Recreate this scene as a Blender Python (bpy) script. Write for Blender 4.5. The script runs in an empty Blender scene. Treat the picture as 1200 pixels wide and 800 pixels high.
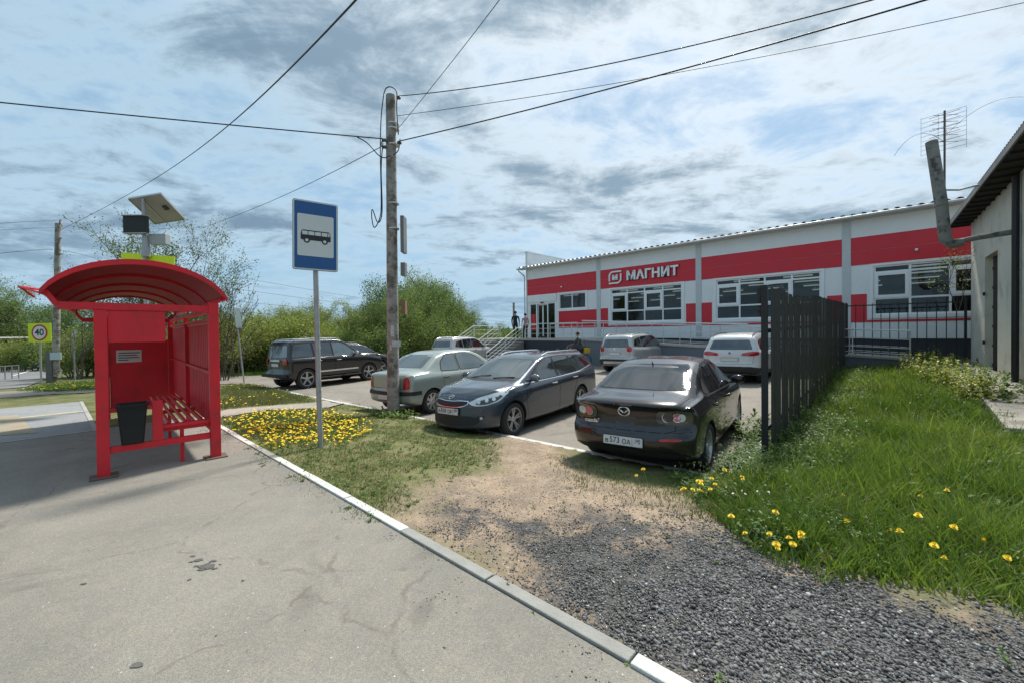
import bpy, bmesh, math, random
import numpy as np
from mathutils import Vector, Matrix
from mathutils.bvhtree import BVHTree
from math import sin, cos, pi, radians as R

random.seed(7); rng = np.random.default_rng(7)
S = bpy.context.scene
COL = S.collection
# ------------------------------------------------------------------ camera
EYE = 1.62
F = 480.0 / 1200.0            # focal length / picture width
PITCH, ROLL, SHIFT = R(0.7), R(-0.66), -4.64 / 1200
cam = bpy.data.objects.new('camera', bpy.data.cameras.new('camera'))
COL.objects.link(cam)
cam.data.sensor_width = 36; cam.data.lens = 36 * F
cam.data.shift_y = SHIFT
cam.data.clip_start = 0.05; cam.data.clip_end = 6000
CM = Matrix.Rotation(pi / 2 - PITCH, 3, 'X') @ Matrix.Rotation(ROLL, 3, 'Z')
cam.matrix_world = Matrix.Translation((0, 0, EYE)) @ CM.to_4x4()
S.camera = cam
# ------------------------------------------------------------------ light
SUN_EL, SUN_AZ = R(54), R(32)       # azimuth measured from +Y towards +X
S.view_settings.view_transform = 'Standard'; S.view_settings.look = 'None'
S.view_settings.exposure = 0.76; S.view_settings.gamma = 1
S.view_settings.use_curve_mapping = False
S.cycles.max_bounces = 8; S.cycles.transparent_max_bounces = 12
sl = bpy.data.lights.new('sun', 'SUN'); sl.energy = 3.2; sl.angle = R(7); sl.color = (1, .955, .88)
so = bpy.data.objects.new('sun', sl); COL.objects.link(so)
sd = Vector((sin(SUN_AZ) * cos(SUN_EL), cos(SUN_AZ) * cos(SUN_EL), sin(SUN_EL)))
so.rotation_euler = sd.to_track_quat('Z', 'Y').to_euler(); so.location = (0, 0, 30)

W = bpy.data.worlds.new('World'); S.world = W; W.use_nodes = True
nt = W.node_tree; nt.nodes.clear()
class NB:
    """tiny node builder"""
    def __init__(s, nt): s.nt = nt
    def n(s, typ, ins=None, **kw):
        nd = s.nt.nodes.new(typ)
        for k, v in kw.items(): setattr(nd, k, v)
        for k, v in (ins or {}).items():
            if hasattr(v, 'is_linked') or hasattr(v, 'links'): s.nt.links.new(v, nd.inputs[k])
            else: nd.inputs[k].default_value = v
        return nd
    def math(s, op, a, b=0.0, c=None, clamp=False):
        nd = s.nt.nodes.new('ShaderNodeMath'); nd.operation = op; nd.use_clamp = clamp
        for i, v in enumerate((a, b, c)):
            if v is None: continue
            if hasattr(v, 'links'): s.nt.links.new(v, nd.inputs[i])
            else: nd.inputs[i].default_value = v
        return nd.outputs[0]
    def mix(s, f, a, b, mode='MIX'):
        nd = s.nt.nodes.new('ShaderNodeMix'); nd.data_type = 'RGBA'; nd.blend_type = mode
        for i, v in ((0, f), (6, a), (7, b)):
            if hasattr(v, 'links'): s.nt.links.new(v, nd.inputs[i])
            elif i == 0: nd.inputs[i].default_value = v
            else: nd.inputs[i].default_value = (*v[:3], 1)
        return nd.outputs[2]
    def noise(s, vec, scale, det=4, rough=.55, dist=0, lac=2.0):
        nd = s.n('ShaderNodeTexNoise', {'Scale': scale, 'Detail': det, 'Roughness': rough, 'Distortion': dist, 'Lacunarity': lac})
        if vec is not None: s.nt.links.new(vec, nd.inputs['Vector'])
        return nd.outputs['Fac']
    def ramp(s, f, pts, interp='LINEAR'):
        nd = s.nt.nodes.new('ShaderNodeValToRGB'); cr = nd.color_ramp; cr.interpolation = interp
        while len(cr.elements) < len(pts): cr.elements.new(.5)
        for e, (p, c) in zip(cr.elements, pts):
            e.position = p
            e.color = (c, c, c, 1) if not hasattr(c, '__len__') else (*c[:3], 1)
        s.nt.links.new(f, nd.inputs[0]); return nd.outputs[0]
    def smooth(s, f, a, b, lo=0.0, hi=1.0):
        nd = s.nt.nodes.new('ShaderNodeMapRange'); nd.interpolation_type = 'SMOOTHSTEP'
        s.nt.links.new(f, nd.inputs[0])
        for i, v in zip((1, 2, 3, 4), (a, b, lo, hi)): nd.inputs[i].default_value = v
        return nd.outputs[0]
b = NB(nt)
sky = b.n('ShaderNodeTexSky', sky_type='NISHITA', sun_disc=False, sun_elevation=SUN_EL, sun_rotation=SUN_AZ,
          air_density=1.0, dust_density=1.2, ozone_density=1.6, altitude=100)
tc = b.n('ShaderNodeTexCoord')
sp = b.n('ShaderNodeSeparateXYZ'); nt.links.new(tc.outputs['Generated'], sp.inputs[0])
dx, dy, dz = sp.outputs
zz = b.math('ADD', b.math('MAXIMUM', dz, 0.0), .16)
px_ = b.math('DIVIDE', dx, zz); py_ = b.math('DIVIDE', dy, zz)
pv = b.n('ShaderNodeCombineXYZ'); nt.links.new(px_, pv.inputs[0]); nt.links.new(py_, pv.inputs[1])
P = pv.outputs[0]
mp = b.n('ShaderNodeMapping'); nt.links.new(P, mp.inputs[0])
mp.inputs['Rotation'].default_value = (0, 0, R(-28)); mp.inputs['Scale'].default_value = (.75, 1.25, 1); mp.inputs['Location'].default_value = (3.1, 1.7, 0)
PM = mp.outputs[0]
big = b.noise(PM, .62, 3, .5, .3)
mid = b.noise(PM, 2.1, 8, .64, .5)
fine = b.noise(P, 4.5, 8, .66, .3)
dens = b.math('ADD', b.math('MULTIPLY', big, .36), b.math('ADD', b.math('MULTIPLY', mid, .40), b.math('MULTIPLY', fine, .24)))
cover = b.smooth(dens, .36, .53)                       # how much cloud
thick = b.smooth(dens, .46, .60)                       # thick, dark cloud
nis = b.n('ShaderNodeVectorMath', operation='SCALE'); nt.links.new(sky.outputs[0], nis.inputs[0]); nis.inputs['Scale'].default_value = .085
# thin cloud lit through: brighter towards the sun
nv = b.n('ShaderNodeVectorMath', operation='DOT_PRODUCT'); nt.links.new(tc.outputs['Generated'], nv.inputs[0]); nv.inputs[1].default_value = sd
glow = b.smooth(nv.outputs['Value'], .50, .98)
cl_hi = b.mix(glow, (.315, .425, .51), (.56, .61, .65))
cl_lo = b.mix(glow, (.125, .19, .26), (.19, .26, .32))
cl = b.mix(thick, cl_hi, cl_lo)
gap = b.mix(.6, nis.outputs[0], (.175, .315, .43))
c1 = b.mix(cover, gap, cl)
hz = b.smooth(dz, .0, .22, 1, 0)
c2 = b.mix(b.math('MULTIPLY', hz, .62), c1, (.225, .345, .45))
bg = b.n('ShaderNodeBackground', {'Strength': 1.0}); nt.links.new(c2, bg.inputs[0])
wo = b.n('ShaderNodeOutputWorld'); nt.links.new(bg.outputs[0], wo.inputs[0])

# ------------------------------------------------------------------ ground shape
K0 = np.array((-.931, 3.31)); U = np.array((-.7385, .6743)); NN = np.array((.6743, .7385))   # kerb line: origin, along, across
FO = np.array((3.44, 5.45)); FD = np.array((.676, .737)); FN = np.array((.737, -.676))         # plank fence
HC = np.array((15.13, 13.5)); HD = np.array((.658, .752)); HN = np.array((-.752, .658))        # house corner
LOTV = 3.55
def sst(a, b_, x):
    t = np.clip((x - a) / (b_ - a), 0, 1); return t * t * (3 - 2 * t)
def sv(x, y):
    dx, dy = x - K0[0], y - K0[1]
    return dx * U[0] + dy * U[1], dx * NN[0] + dy * NN[1]
def W2(s, v): return K0[0] + s * U[0] + v * NN[0], K0[1] + s * U[1] + v * NN[1]
def gz(x, y):
    x = np.asarray(x, float); y = np.asarray(y, float)
    s, v = sv(x, y)
    zl = -.028 * np.clip(s - 6, 0, 60)
    lot = -.32 + .02 * np.clip(x, -40, 30)
    q = (x - FO[0]) * FN[0] + (y - FO[1]) * FN[1]; p = (x - FO[0]) * FD[0] + (y - FO[1]) * FD[1]
    zr = -.13 + .018 * np.clip(p, -3, 16) + .32 * sst(0, 3.2, q) * sst(-.5, 6, p)
    far = lot
    tgt = far + .09 + (zr - far - .09) * sst(-.5, .3, q)
    t = np.clip(v / LOTV, 0, 1)
    strip = zl * (1 - t) + tgt * t + .035 * np.sin(np.clip(v / LOTV, 0, 1) * pi)
    out = np.where(v < 0, zl, np.where(v < LOTV, strip, far + (zr - far) * sst(-.35, .1, q)))
    d = np.hypot(x, y)
    st = 30 + 70 * np.clip((6 - v) / 10, 0, 1)
    out = out - 14 * sst(0, 420, np.clip(d - st, 0, 500)) * (d > st)
    out = out + 30 * sst(500, 1500, d)
    return out
def ray(px, py):
    v = Vector(((px - 600) / 480.0, (400 - py) / 480.0 + SHIFT / F, -1))
    return CM @ v
def G(px, py):
    """where the line of sight through a photo pixel meets the ground"""
    d = ray(px, py); t0, t1 = .3, 400.0
    prev = .3
    for t in np.geomspace(.5, 900, 500):
        if EYE + d.z * t - float(gz(d.x * t, d.y * t)) < 0:
            lo, hi = prev, t
            for _ in range(30):
                m = (lo + hi) / 2
                if EYE + d.z * m - float(gz(d.x * m, d.y * m)) < 0: hi = m
                else: lo = m
            return d.x * hi, d.y * hi
        prev = t
    return d.x * 400, d.y * 400
def A(px, py, Y):
    """point at distance Y in front of the camera on the line of sight"""
    d = ray(px, py); t = Y / d.y
    return Vector((d.x * t, Y, EYE + d.z * t))

# ------------------------------------------------------------------ materials
MATS = {}
def mat(name, col, rough=.6, metal=0.0, var=.0, vscale=3.0, bump=0.0, bscale=40.0, coat=0.0, spec=.5, col2=None, c2lo=.45, c2hi=.6, c2scale=2.0, emit=None, estr=0, trans=None, ior=1.5, coords='Object'):
    if name in MATS: return MATS[name]
    m = bpy.data.materials.new(name); m.use_nodes = True; t = m.node_tree
    p = t.nodes['Principled BSDF']; nb = NB(t)
    p.inputs['Roughness'].default_value = rough; p.inputs['Metallic'].default_value = metal
    p.inputs['Coat Weight'].default_value = coat; p.inputs['Coat Roughness'].default_value = .04
    p.inputs['Specular IOR Level'].default_value = spec; p.inputs['IOR'].default_value = ior
    p.inputs['Base Color'].default_value = (*col, 1)
    vec = nb.n('ShaderNodeTexCoord').outputs[coords]
    c = None
    if col2 is not None:
        f = nb.smooth(nb.noise(vec, c2scale, 6, .6), c2lo, c2hi); c = nb.mix(f, col, col2)
    if var > 0:
        f = nb.noise(vec, vscale, 5, .6)
        k = nb.ramp(f, [(.25, 1 - var), (.75, 1 + var)])
        c = nb.mix(1.0, c if c is not None else col, k, 'MULTIPLY')
        rr = nb.smooth(f, .3, .7, max(0, rough - .08), min(1, rough + .1)); t.links.new(rr, p.inputs['Roughness'])
    if c is not None: t.links.new(c, p.inputs['Base Color'])
    if bump > 0:
        bn = nb.n('ShaderNodeBump', {'Strength': bump, 'Distance': .02, 'Height': nb.noise(vec, bscale, 6, .65)})
        t.links.new(bn.outputs[0], p.inputs['Normal'])
    if emit: p.inputs['Emission Color'].default_value = (*emit, 1); p.inputs['Emission Strength'].default_value = estr
    if trans: p.inputs['Transmission Weight'].default_value = trans
    MATS[name] = m; return m
def foliage_mat(name, c0, c1, tr=.35, rough=.5):
    if name in MATS: return MATS[name]
    m = bpy.data.materials.new(name); m.use_nodes = True; t = m.node_tree; t.nodes.clear(); nb = NB(t)
    at = nb.n('ShaderNodeAttribute', attribute_name='tint')
    oi = nb.n('ShaderNodeObjectInfo')
    f = nb.math('ADD', nb.math('MULTIPLY', at.outputs['Fac'], .8), nb.math('MULTIPLY', oi.outputs['Random'], .2))
    c = nb.mix(f, c0, c1)
    pr = nb.n('ShaderNodeBsdfPrincipled', {'Roughness': rough, 'Specular IOR Level': .25}); t.links.new(c, pr.inputs['Base Color'])
    tl = nb.n('ShaderNodeBsdfTranslucent'); t.links.new(nb.mix(1.0, c, (1.0, 1.0, .55), 'MULTIPLY'), tl.inputs[0])
    mx = nb.n('ShaderNodeMixShader', {'Fac': tr}); t.links.new(pr.outputs[0], mx.inputs[1]); t.links.new(tl.outputs[0], mx.inputs[2])
    o = nb.n('ShaderNodeOutputMaterial'); t.links.new(mx.outputs[0], o.inputs[0])
    MATS[name] = m; return m
def glass_mat(name, col, alpha, rough=.03, gk=.95):
    """window pane: tinted see-through mixed with a mirror-like reflection by angle"""
    if name in MATS: return MATS[name]
    m = bpy.data.materials.new(name); m.use_nodes = True; t = m.node_tree; t.nodes.clear(); nb = NB(t)
    tr = nb.n('ShaderNodeBsdfTransparent', {'Color': (*col, 1)})
    gl = nb.n('ShaderNodeBsdfGlossy', {'Color': (.9, .95, .97, 1), 'Roughness': rough})
    lw = nb.n('ShaderNodeFresnel', {'IOR': 1.5})
    f = nb.math('ADD', nb.math('MULTIPLY', lw.outputs[0], gk), alpha, clamp=True)
    mx = nb.n('ShaderNodeMixShader'); t.links.new(f, mx.inputs[0]); t.links.new(tr.outputs[0], mx.inputs[1]); t.links.new(gl.outputs[0], mx.inputs[2])
    o = nb.n('ShaderNodeOutputMaterial'); t.links.new(mx.outputs[0], o.inputs[0])
    MATS[name] = m; return m

# ------------------------------------------------------------------ mesh helpers
def link(name, me, m=None, parent=None, smooth=None):
    o = bpy.data.objects.new(name, me); COL.objects.link(o)
    if m is not None:
        for k in (m if isinstance(m, (list, tuple)) else [m]): me.materials.append(k)
    if parent is not None: o.parent = parent
    if smooth:
        me.polygons.foreach_set('use_smooth', [True] * len(me.polygons))
        if smooth is not True: sharp(me, smooth)
    return o
def sharp(me, ang):
    bm = bmesh.new(); bm.from_mesh(me)
    for e in bm.edges:
        if len(e.link_faces) == 2 and e.calc_face_angle(0) > R(ang): e.smooth = False
    bm.to_mesh(me); bm.free()
def tag(o, label=None, cat=None, group=None, kind=None):
    for k, v in (('label', label), ('category', cat), ('group', group), ('kind', kind)):
        if v: o[k] = v
    return o
def empty(name, loc=(0, 0, 0), rz=0.0, label=None, cat=None, group=None):
    o = bpy.data.objects.new(name, None); COL.objects.link(o); o.location = loc; o.rotation_euler = (0, 0, rz)
    o.empty_display_size = .2
    return tag(o, label, cat, group)
def copy_tree(o, parent=None):
    c = o.copy(); COL.objects.link(c); c.parent = parent
    for ch in list(o.children): copy_tree(ch, c)
    return c
class MB:
    def __init__(s): s.v = []; s.f = []; s.mi = []; s.cur = 0
    def add(s, vs, fs):
        k = len(s.v); s.v += [tuple(p) for p in vs]; s.f += [tuple(i + k for i in f) for f in fs]; s.mi += [s.cur] * len(fs); return s
    def box(s, c, d, rot=None, top=None):
        x, y, z = d[0] / 2, d[1] / 2, d[2] / 2; t = top if top else (1, 1)
        vs = [Vector(p) for p in ((-x, -y, -z), (x, -y, -z), (x, y, -z), (-x, y, -z), (-x * t[0], -y * t[1], z), (x * t[0], -y * t[1], z), (x * t[0], y * t[1], z), (-x * t[0], y * t[1], z))]
        if rot is not None: vs = [rot @ p for p in vs]
        vs = [p + Vector(c) for p in vs]
        return s.add(vs, [(3, 2, 1, 0), (4, 5, 6, 7), (0, 1, 5, 4), (1, 2, 6, 5), (2, 3, 7, 6), (3, 0, 4, 7)])
    def bb(s, x0, x1, y0, y1, z0, z1): return s.box(((x0 + x1) / 2, (y0 + y1) / 2, (z0 + z1) / 2), (abs(x1 - x0), abs(y1 - y0), abs(z1 - z0)))
    def tube(s, pts, r, n=10, cap=True):
        pts = [Vector(p) for p in pts]; rs = r if hasattr(r, '__len__') else [r] * len(pts)
        vs = []; fs = []; up = None
        for i, p in enumerate(pts):
            d = (pts[min(i + 1, len(pts) - 1)] - pts[max(i - 1, 0)]).normalized()
            if up is None: up = d.orthogonal().normalized()
            else: up = (up - d * up.dot(d)).normalized()
            w = d.cross(up)
            for k in range(n):
                a = 2 * pi * k / n; vs.append(p + (up * cos(a) + w * sin(a)) * rs[i])
        for i in range(len(pts) - 1):
            for k in range(n):
                a, b_ = i * n + k, i * n + (k + 1) % n; fs.append((a, b_, b_ + n, a + n))
        if cap: fs.append(tuple(range(n - 1, -1, -1))); fs.append(tuple(range((len(pts) - 1) * n, len(pts) * n)))
        return s.add(vs, fs)
    def bar(s, a, b_, w, h=None, upv=(0, 0, 1)):
        """rectangular bar between two points"""
        a = Vector(a); b_ = Vector(b_); d = b_ - a; L = d.length; d.normalize(); h = h or w
        upv = Vector(upv)
        if abs(d.dot(upv)) > .98: upv = Vector((1, 0, 0))
        sd_ = d.cross(upv).normalized(); u_ = sd_.cross(d)
        rot = Matrix((d, sd_, u_)).transposed()
        return s.box((a + b_) / 2, (L, w, h), rot)
    def lathe(s, prof, c=(0, 0, 0), axis='Z', n=24, close=False):
        vs = []; fs = []
        for (r_, h) in prof:
            for k in range(n):
                a = 2 * pi * k / n; q = (r_ * cos(a), r_ * sin(a), h)
                if axis == 'Y': q = (q[0], q[2], q[1])
                if axis == 'X': q = (q[2], q[0], q[1])
                vs.append((q[0] + c[0], q[1] + c[1], q[2] + c[2]))
        m_ = len(prof)
        for i in range(m_ if close else m_ - 1):
            for k in range(n):
                a, b_ = i * n + k, i * n + (k + 1) % n; e = ((i + 1) % m_) * n
                fs.append((a, b_, e + (k + 1) % n, e + k))
        if not close:
            fs.append(tuple(range(n - 1, -1, -1))); fs.append(tuple(range((m_ - 1) * n, m_ * n)))
        return s.add(vs, fs)
    def prism(s, poly, z0, z1, tf=None):
        """2-D outline extruded; tf maps (a,b,h) to a point"""
        n = len(poly); tf = tf or (lambda a, b_, h: (a, b_, h))
        vs = [tf(a, b_, z0) for a, b_ in poly] + [tf(a, b_, z1) for a, b_ in poly]
        return s.add(vs, [tuple(range(n - 1, -1, -1)), tuple(range(n, 2 * n))] + [(i, (i + 1) % n, n + (i + 1) % n, n + i) for i in range(n)])
    def mesh(s, name):
        me = bpy.data.meshes.new(name); me.from_pydata(s.v, [], s.f); me.update()
        if any(s.mi): me.polygons.foreach_set('material_index', s.mi)
        bm = bmesh.new(); bm.from_mesh(me); bmesh.ops.recalc_face_normals(bm, faces=bm.faces); bm.to_mesh(me); bm.free()
        return me
    def build(s, name, m=None, parent=None, smooth=None, bevel=0, seg=2):
        o = link(name, s.mesh(name), m, parent, smooth)
        if bevel:
            md = o.modifiers.new('bevel', 'BEVEL'); md.width = bevel; md.segments = seg; md.limit_method = 'ANGLE'; md.angle_limit = R(40)
        return o
def text_mesh(txt, size, depth=.004, bold=0.0, xscale=1.0, align='CENTER', spacing=1.0, name='lettering'):
    cu = bpy.data.curves.new(name, 'FONT'); cu.body = txt; cu.size = size; cu.extrude = depth / 2; cu.offset = bold
    cu.align_x = align; cu.align_y = 'CENTER'; cu.space_character = spacing
    o = bpy.data.objects.new('tmp', cu); COL.objects.link(o); bpy.context.view_layer.update()
    me = bpy.data.meshes.new_from_object(o.evaluated_get(bpy.context.evaluated_depsgraph_get()))
    bpy.data.objects.remove(o); me.materials.clear(); me.name = name
    for v in me.vertices: v.co.x *= xscale
    return me
def put_text(txt, size, M4, m, parent, name='lettering', **kw):
    me = text_mesh(txt, size, name=name, **kw); me.transform(M4); return link(name, me, m, parent)
def np_mesh(name, V, Fc, n, tint=None):
    """V (N,3), Fc (M,n) faces with n corners"""
    me = bpy.data.meshes.new(name)
    me.vertices.add(len(V)); me.vertices.foreach_set('co', np.asarray(V, np.float32).ravel())
    me.loops.add(Fc.size); me.loops.foreach_set('vertex_index', np.asarray(Fc, np.int32).ravel())
    me.polygons.add(len(Fc)); me.polygons.foreach_set('loop_start', np.arange(0, Fc.size, n, dtype=np.int32))
    me.update(calc_edges=True)
    if tint is not None:
        at = me.attributes.new('tint', 'FLOAT', 'POINT'); at.data.foreach_set('value', np.asarray(tint, np.float32))
    return me
def inpoly(x, y, poly):
    x = np.asarray(x); y = np.asarray(y); r = np.zeros(x.shape, bool); n = len(poly)
    for i in range(n):
        x0, y0 = poly[i]; x1, y1 = poly[(i + 1) % n]
        c = ((y0 > y) != (y1 > y)) & (x < (x1 - x0) * (y - y0) / ((y1 - y0) if y1 != y0 else 1e-9) + x0)
        r ^= c
    return r
def polydist(x, y, poly):
    """signed distance, positive inside"""
    x = np.asarray(x, float); y = np.asarray(y, float); d = np.full(x.shape, 1e9); n = len(poly)
    for i in range(n):
        x0, y0 = poly[i]; x1, y1 = poly[(i + 1) % n]; ex, ey = x1 - x0, y1 - y0
        t = np.clip(((x - x0) * ex + (y - y0) * ey) / max(ex * ex + ey * ey, 1e-9), 0, 1)
        d = np.minimum(d, np.hypot(x - x0 - t * ex, y - y0 - t * ey))
    return np.where(inpoly(x, y, poly), d, -d)
_ng = rng.random((64, 64, 4))
def vnoise(x, y, f=1.0, k=0):
    x = np.asarray(x) * f + 13.7 * k; y = np.asarray(y) * f - 7.1 * k
    xi = np.floor(x).astype(int); yi = np.floor(y).astype(int); fx = x - xi; fy = y - yi
    fx = fx * fx * (3 - 2 * fx); fy = fy * fy * (3 - 2 * fy); g = _ng[..., k % 4]
    a = g[xi % 64, yi % 64]; b_ = g[(xi + 1) % 64, yi % 64]; c = g[xi % 64, (yi + 1) % 64]; d = g[(xi + 1) % 64, (yi + 1) % 64]
    return (a * (1 - fx) + b_ * fx) * (1 - fy) + (c * (1 - fx) + d * fx) * fy
def fbm(x, y, f=1.0, k=0, o=4):
    r = 0; a = .5; t = 0
    for i in range(o): r = r + a * vnoise(x, y, f * 2 ** i, k + i); t += a; a *= .55
    return r / t
# ------------------------------------------------------------------ ground and paving
def GP(pts): return [G(*p) for p in pts]
def FP(t, w, h=0):      # shop front: t metres to the left of the second-last pilaster, w metres out from the wall
    return Vector((14.13 - .7248 * t - .6889 * w, 17.3 + .6889 * t - .7248 * w, h))
f0 = FO - .55 * FD; f1 = FO + 18 * FD
PAVE = {
 'sidewalk': [W2(-9, -9), W2(-9, -.005), W2(7.5, -.005), W2(7.5, -9)],
 'crossing_slab': [W2(7.5, -12), W2(7.5, -1.45), W2(14.3, -1.5), W2(14.9, -12)],
 'driveway': GP([(-80, 472), (60, 461.5), (115, 459), (262, 449.5), (300, 448.4), (385, 467), (424, 436), (262, 441), (120, 450), (50, 456), (-80, 463)]),
 'footpath': GP([(236, 487), (266, 479.5), (368, 471.5), (397, 467.5), (412, 471), (385, 477), (300, 482), (240, 492)]),
 'road': GP([(-90, 462), (30, 453), (60, 441), (100, 424), (112, 415.5), (98, 412.5), (40, 413.5), (0, 417), (-300, 428), (-300, 480)]),
 'parking_lot': [(f0[0], f0[1]), (f1[0], f1[1]), tuple(FP(-3, .1)[:2]), tuple(FP(21, .1)[:2]), G(505, 424), G(424, 433), G(262, 440.5), W2(15.5, LOTV + .05), W2(-1.25, LOTV + .05)],
}
DIRT = GP([(452, 612), (482, 588), (520, 560), (570, 546), (585, 518), (560, 506), (640, 516), (662, 536), (700, 562), (790, 580), (830, 605), (900, 650), (1000, 680), (1250, 730), (1280, 860), (800, 860), (745, 795)])
GRAV = GP([(488, 604), (520, 582), (585, 566), (640, 590), (720, 585), (850, 618), (950, 664), (1100, 690), (1300, 745), (1500, 1200), (800, 1100), (770, 815), (640, 700), (560, 645)])
G1 = GP([(262, 505), (238, 492), (300, 483), (385, 478), (410, 473), (500, 492), (562, 507), (590, 520), (575, 548), (522, 562), (484, 590), (456, 613)])
G2 = GP([(640, 532), (700, 541), (805, 556), (850, 558), (880, 590), (850, 622), (790, 596), (700, 572)])
TALL = GP([(795, 562), (832, 600), (860, 628), (900, 648), (960, 668), (1100, 690), (1300, 745), (1500, 700), (1260, 560), (1118, 452), (1140, 424), (985, 420), (990, 405), (960, 440), (905, 520), (880, 530), (850, 556)])
G4 = GP([(256, 479), (368, 470), (300, 450.5), (262, 452)])
G5 = GP([(28, 457), (60, 450), (118, 446), (118, 456), (60, 459)])
G6 = GP([(240, 440), (424, 434.5), (424, 430), (240, 430)])

def gfac(x, y):
    s_, v_ = sv(x, y); return np.clip(.29 + .74 * sst(.2, -2.4, s_ + .35 * v_ - .5) + (fbm(x, y, 1.3, 1) - .5) * 1.9 + (fbm(x, y, 4.5, 2) - .5) * .8, 0, 1)
nA = np.concatenate([np.radians(np.linspace(-68, 68, 520)), np.radians(np.linspace(72, 288, 44))])
rA = np.concatenate([[0.0], np.geomspace(.5, 4000, 430)])
aa, rr_ = np.meshgrid(nA, rA); gx = np.sin(aa) * rr_; gy = np.cos(aa) * rr_
gh = gz(gx, gy)
low = np.zeros_like(gh)
for k, pl in PAVE.items():
    near = rr_ < 130
    dd = polydist(gx[near], gy[near], pl); tmp = np.zeros_like(gh); tmp[near] = np.clip((dd + .02) / .12, 0, 1); low = np.maximum(low, tmp)
gh = gh - .09 * low
nr = (rr_ < 60)
mk = {}
def mask(pl, soft, jit=.25, fq=1.6, k=0):
    m = np.zeros_like(gh); x, y = gx[nr], gy[nr]
    d = polydist(x, y, pl) + (fbm(x, y, fq, k) - .5) * 2 * jit + (fbm(x, y, fq * 5, k + 1) - .5) * jit * .7
    m[nr] = np.clip(d / soft + .5, 0, 1); return m
m_dirt = mask(DIRT, .5, .35); m_grav = mask(GRAV, 1.0, .6, 2.2, 2) * gfac(gx, gy)
hump = (fbm(gx, gy, 9, 1) - .5) * .02 * (rr_ < 40) + (fbm(gx, gy, 2.2, 3) - .5) * .05 * (rr_ < 60) * (1 - low)
gh = gh + hump
nr_, na_ = gx.shape
idx = np.arange(nr_ * na_).reshape(nr_, na_)
i0 = idx[:-1, :]; i1 = idx[1:, :]
f = np.stack([i0, np.roll(i0, -1, 1), np.roll(i1, -1, 1), i1], -1).reshape(-1, 4)
me = np_mesh('ground', np.stack([gx, gy, gh], -1).reshape(-1, 3), f[:, ::-1], 4)
for nm, arr in (('dirt', m_dirt), ('gravel', m_grav)):
    at = me.attributes.new(nm, 'FLOAT', 'POINT'); at.data.foreach_set('value', arr.astype(np.float32).ravel())
m = bpy.data.materials.new('earth'); m.use_nodes = True; t = m.node_tree; nb = NB(t); p = t.nodes['Principled BSDF']; p.inputs['Roughness'].default_value = .95; p.inputs['Specular IOR Level'].default_value = .15
vec = nb.n('ShaderNodeTexCoord').outputs['Object']
n1 = nb.noise(vec, 2.3, 8, .65); n2 = nb.noise(vec, 24, 5, .7); n3 = nb.noise(vec, 130, 3, .6)
dirt = nb.mix(nb.smooth(n1, .38, .62), (.34, .255, .18), (.225, .175, .13)); dirt = nb.mix(nb.smooth(n2, .5, .72), dirt, (.43, .355, .27)); dirt = nb.mix(nb.smooth(n3, .55, .75), dirt, (.14, .12, .10))
vo = nb.n('ShaderNodeTexVoronoi', {'Scale': 95.0}); t.links.new(vec, vo.inputs['Vector'])
gr = nb.mix(nb.ramp(vo.outputs['Color'], [(.2, 0), (.9, 1)]), (.045, .043, .04), (.20, .19, .18))
soil = nb.mix(nb.smooth(n1, .40, .60), (.085, .105, .03), (.17, .165, .075)); soil = nb.mix(nb.smooth(n2, .5, .7), soil, (.23, .20, .12))
far = nb.mix(nb.smooth(nb.noise(vec, .02, 6, .7), .42, .58), (.05, .085, .03), (.12, .13, .06))
ln = nb.n('ShaderNodeVectorMath', operation='LENGTH'); t.links.new(vec, ln.inputs[0])
soil = nb.mix(nb.smooth(ln.outputs['Value'], 22, 60), soil, far)
ad = nb.n('ShaderNodeAttribute', attribute_name='dirt').outputs['Fac']; ag = nb.n('ShaderNodeAttribute', attribute_name='gravel').outputs['Fac']
c = nb.mix(ad, soil, dirt)
gsel = nb.smooth(nb.math('ADD', nb.math('MULTIPLY', ag, .62), nb.math('MULTIPLY', n2, .55)), .52, .72)
c = nb.mix(gsel, c, gr); t.links.new(c, p.inputs['Base Color'])
hgt = nb.math('ADD', nb.math('MULTIPLY', n2, .6), nb.math('MULTIPLY', nb.math('MULTIPLY', vo.outputs['Distance'], gsel), 1.2))
bn = nb.n('ShaderNodeBump', {'Strength': .8, 'Distance': .012, 'Height': hgt}); t.links.new(bn.outputs[0], p.inputs['Normal'])
g_ = link('ground', me, m, smooth=True); tag(g_, kind='structure')

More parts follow.
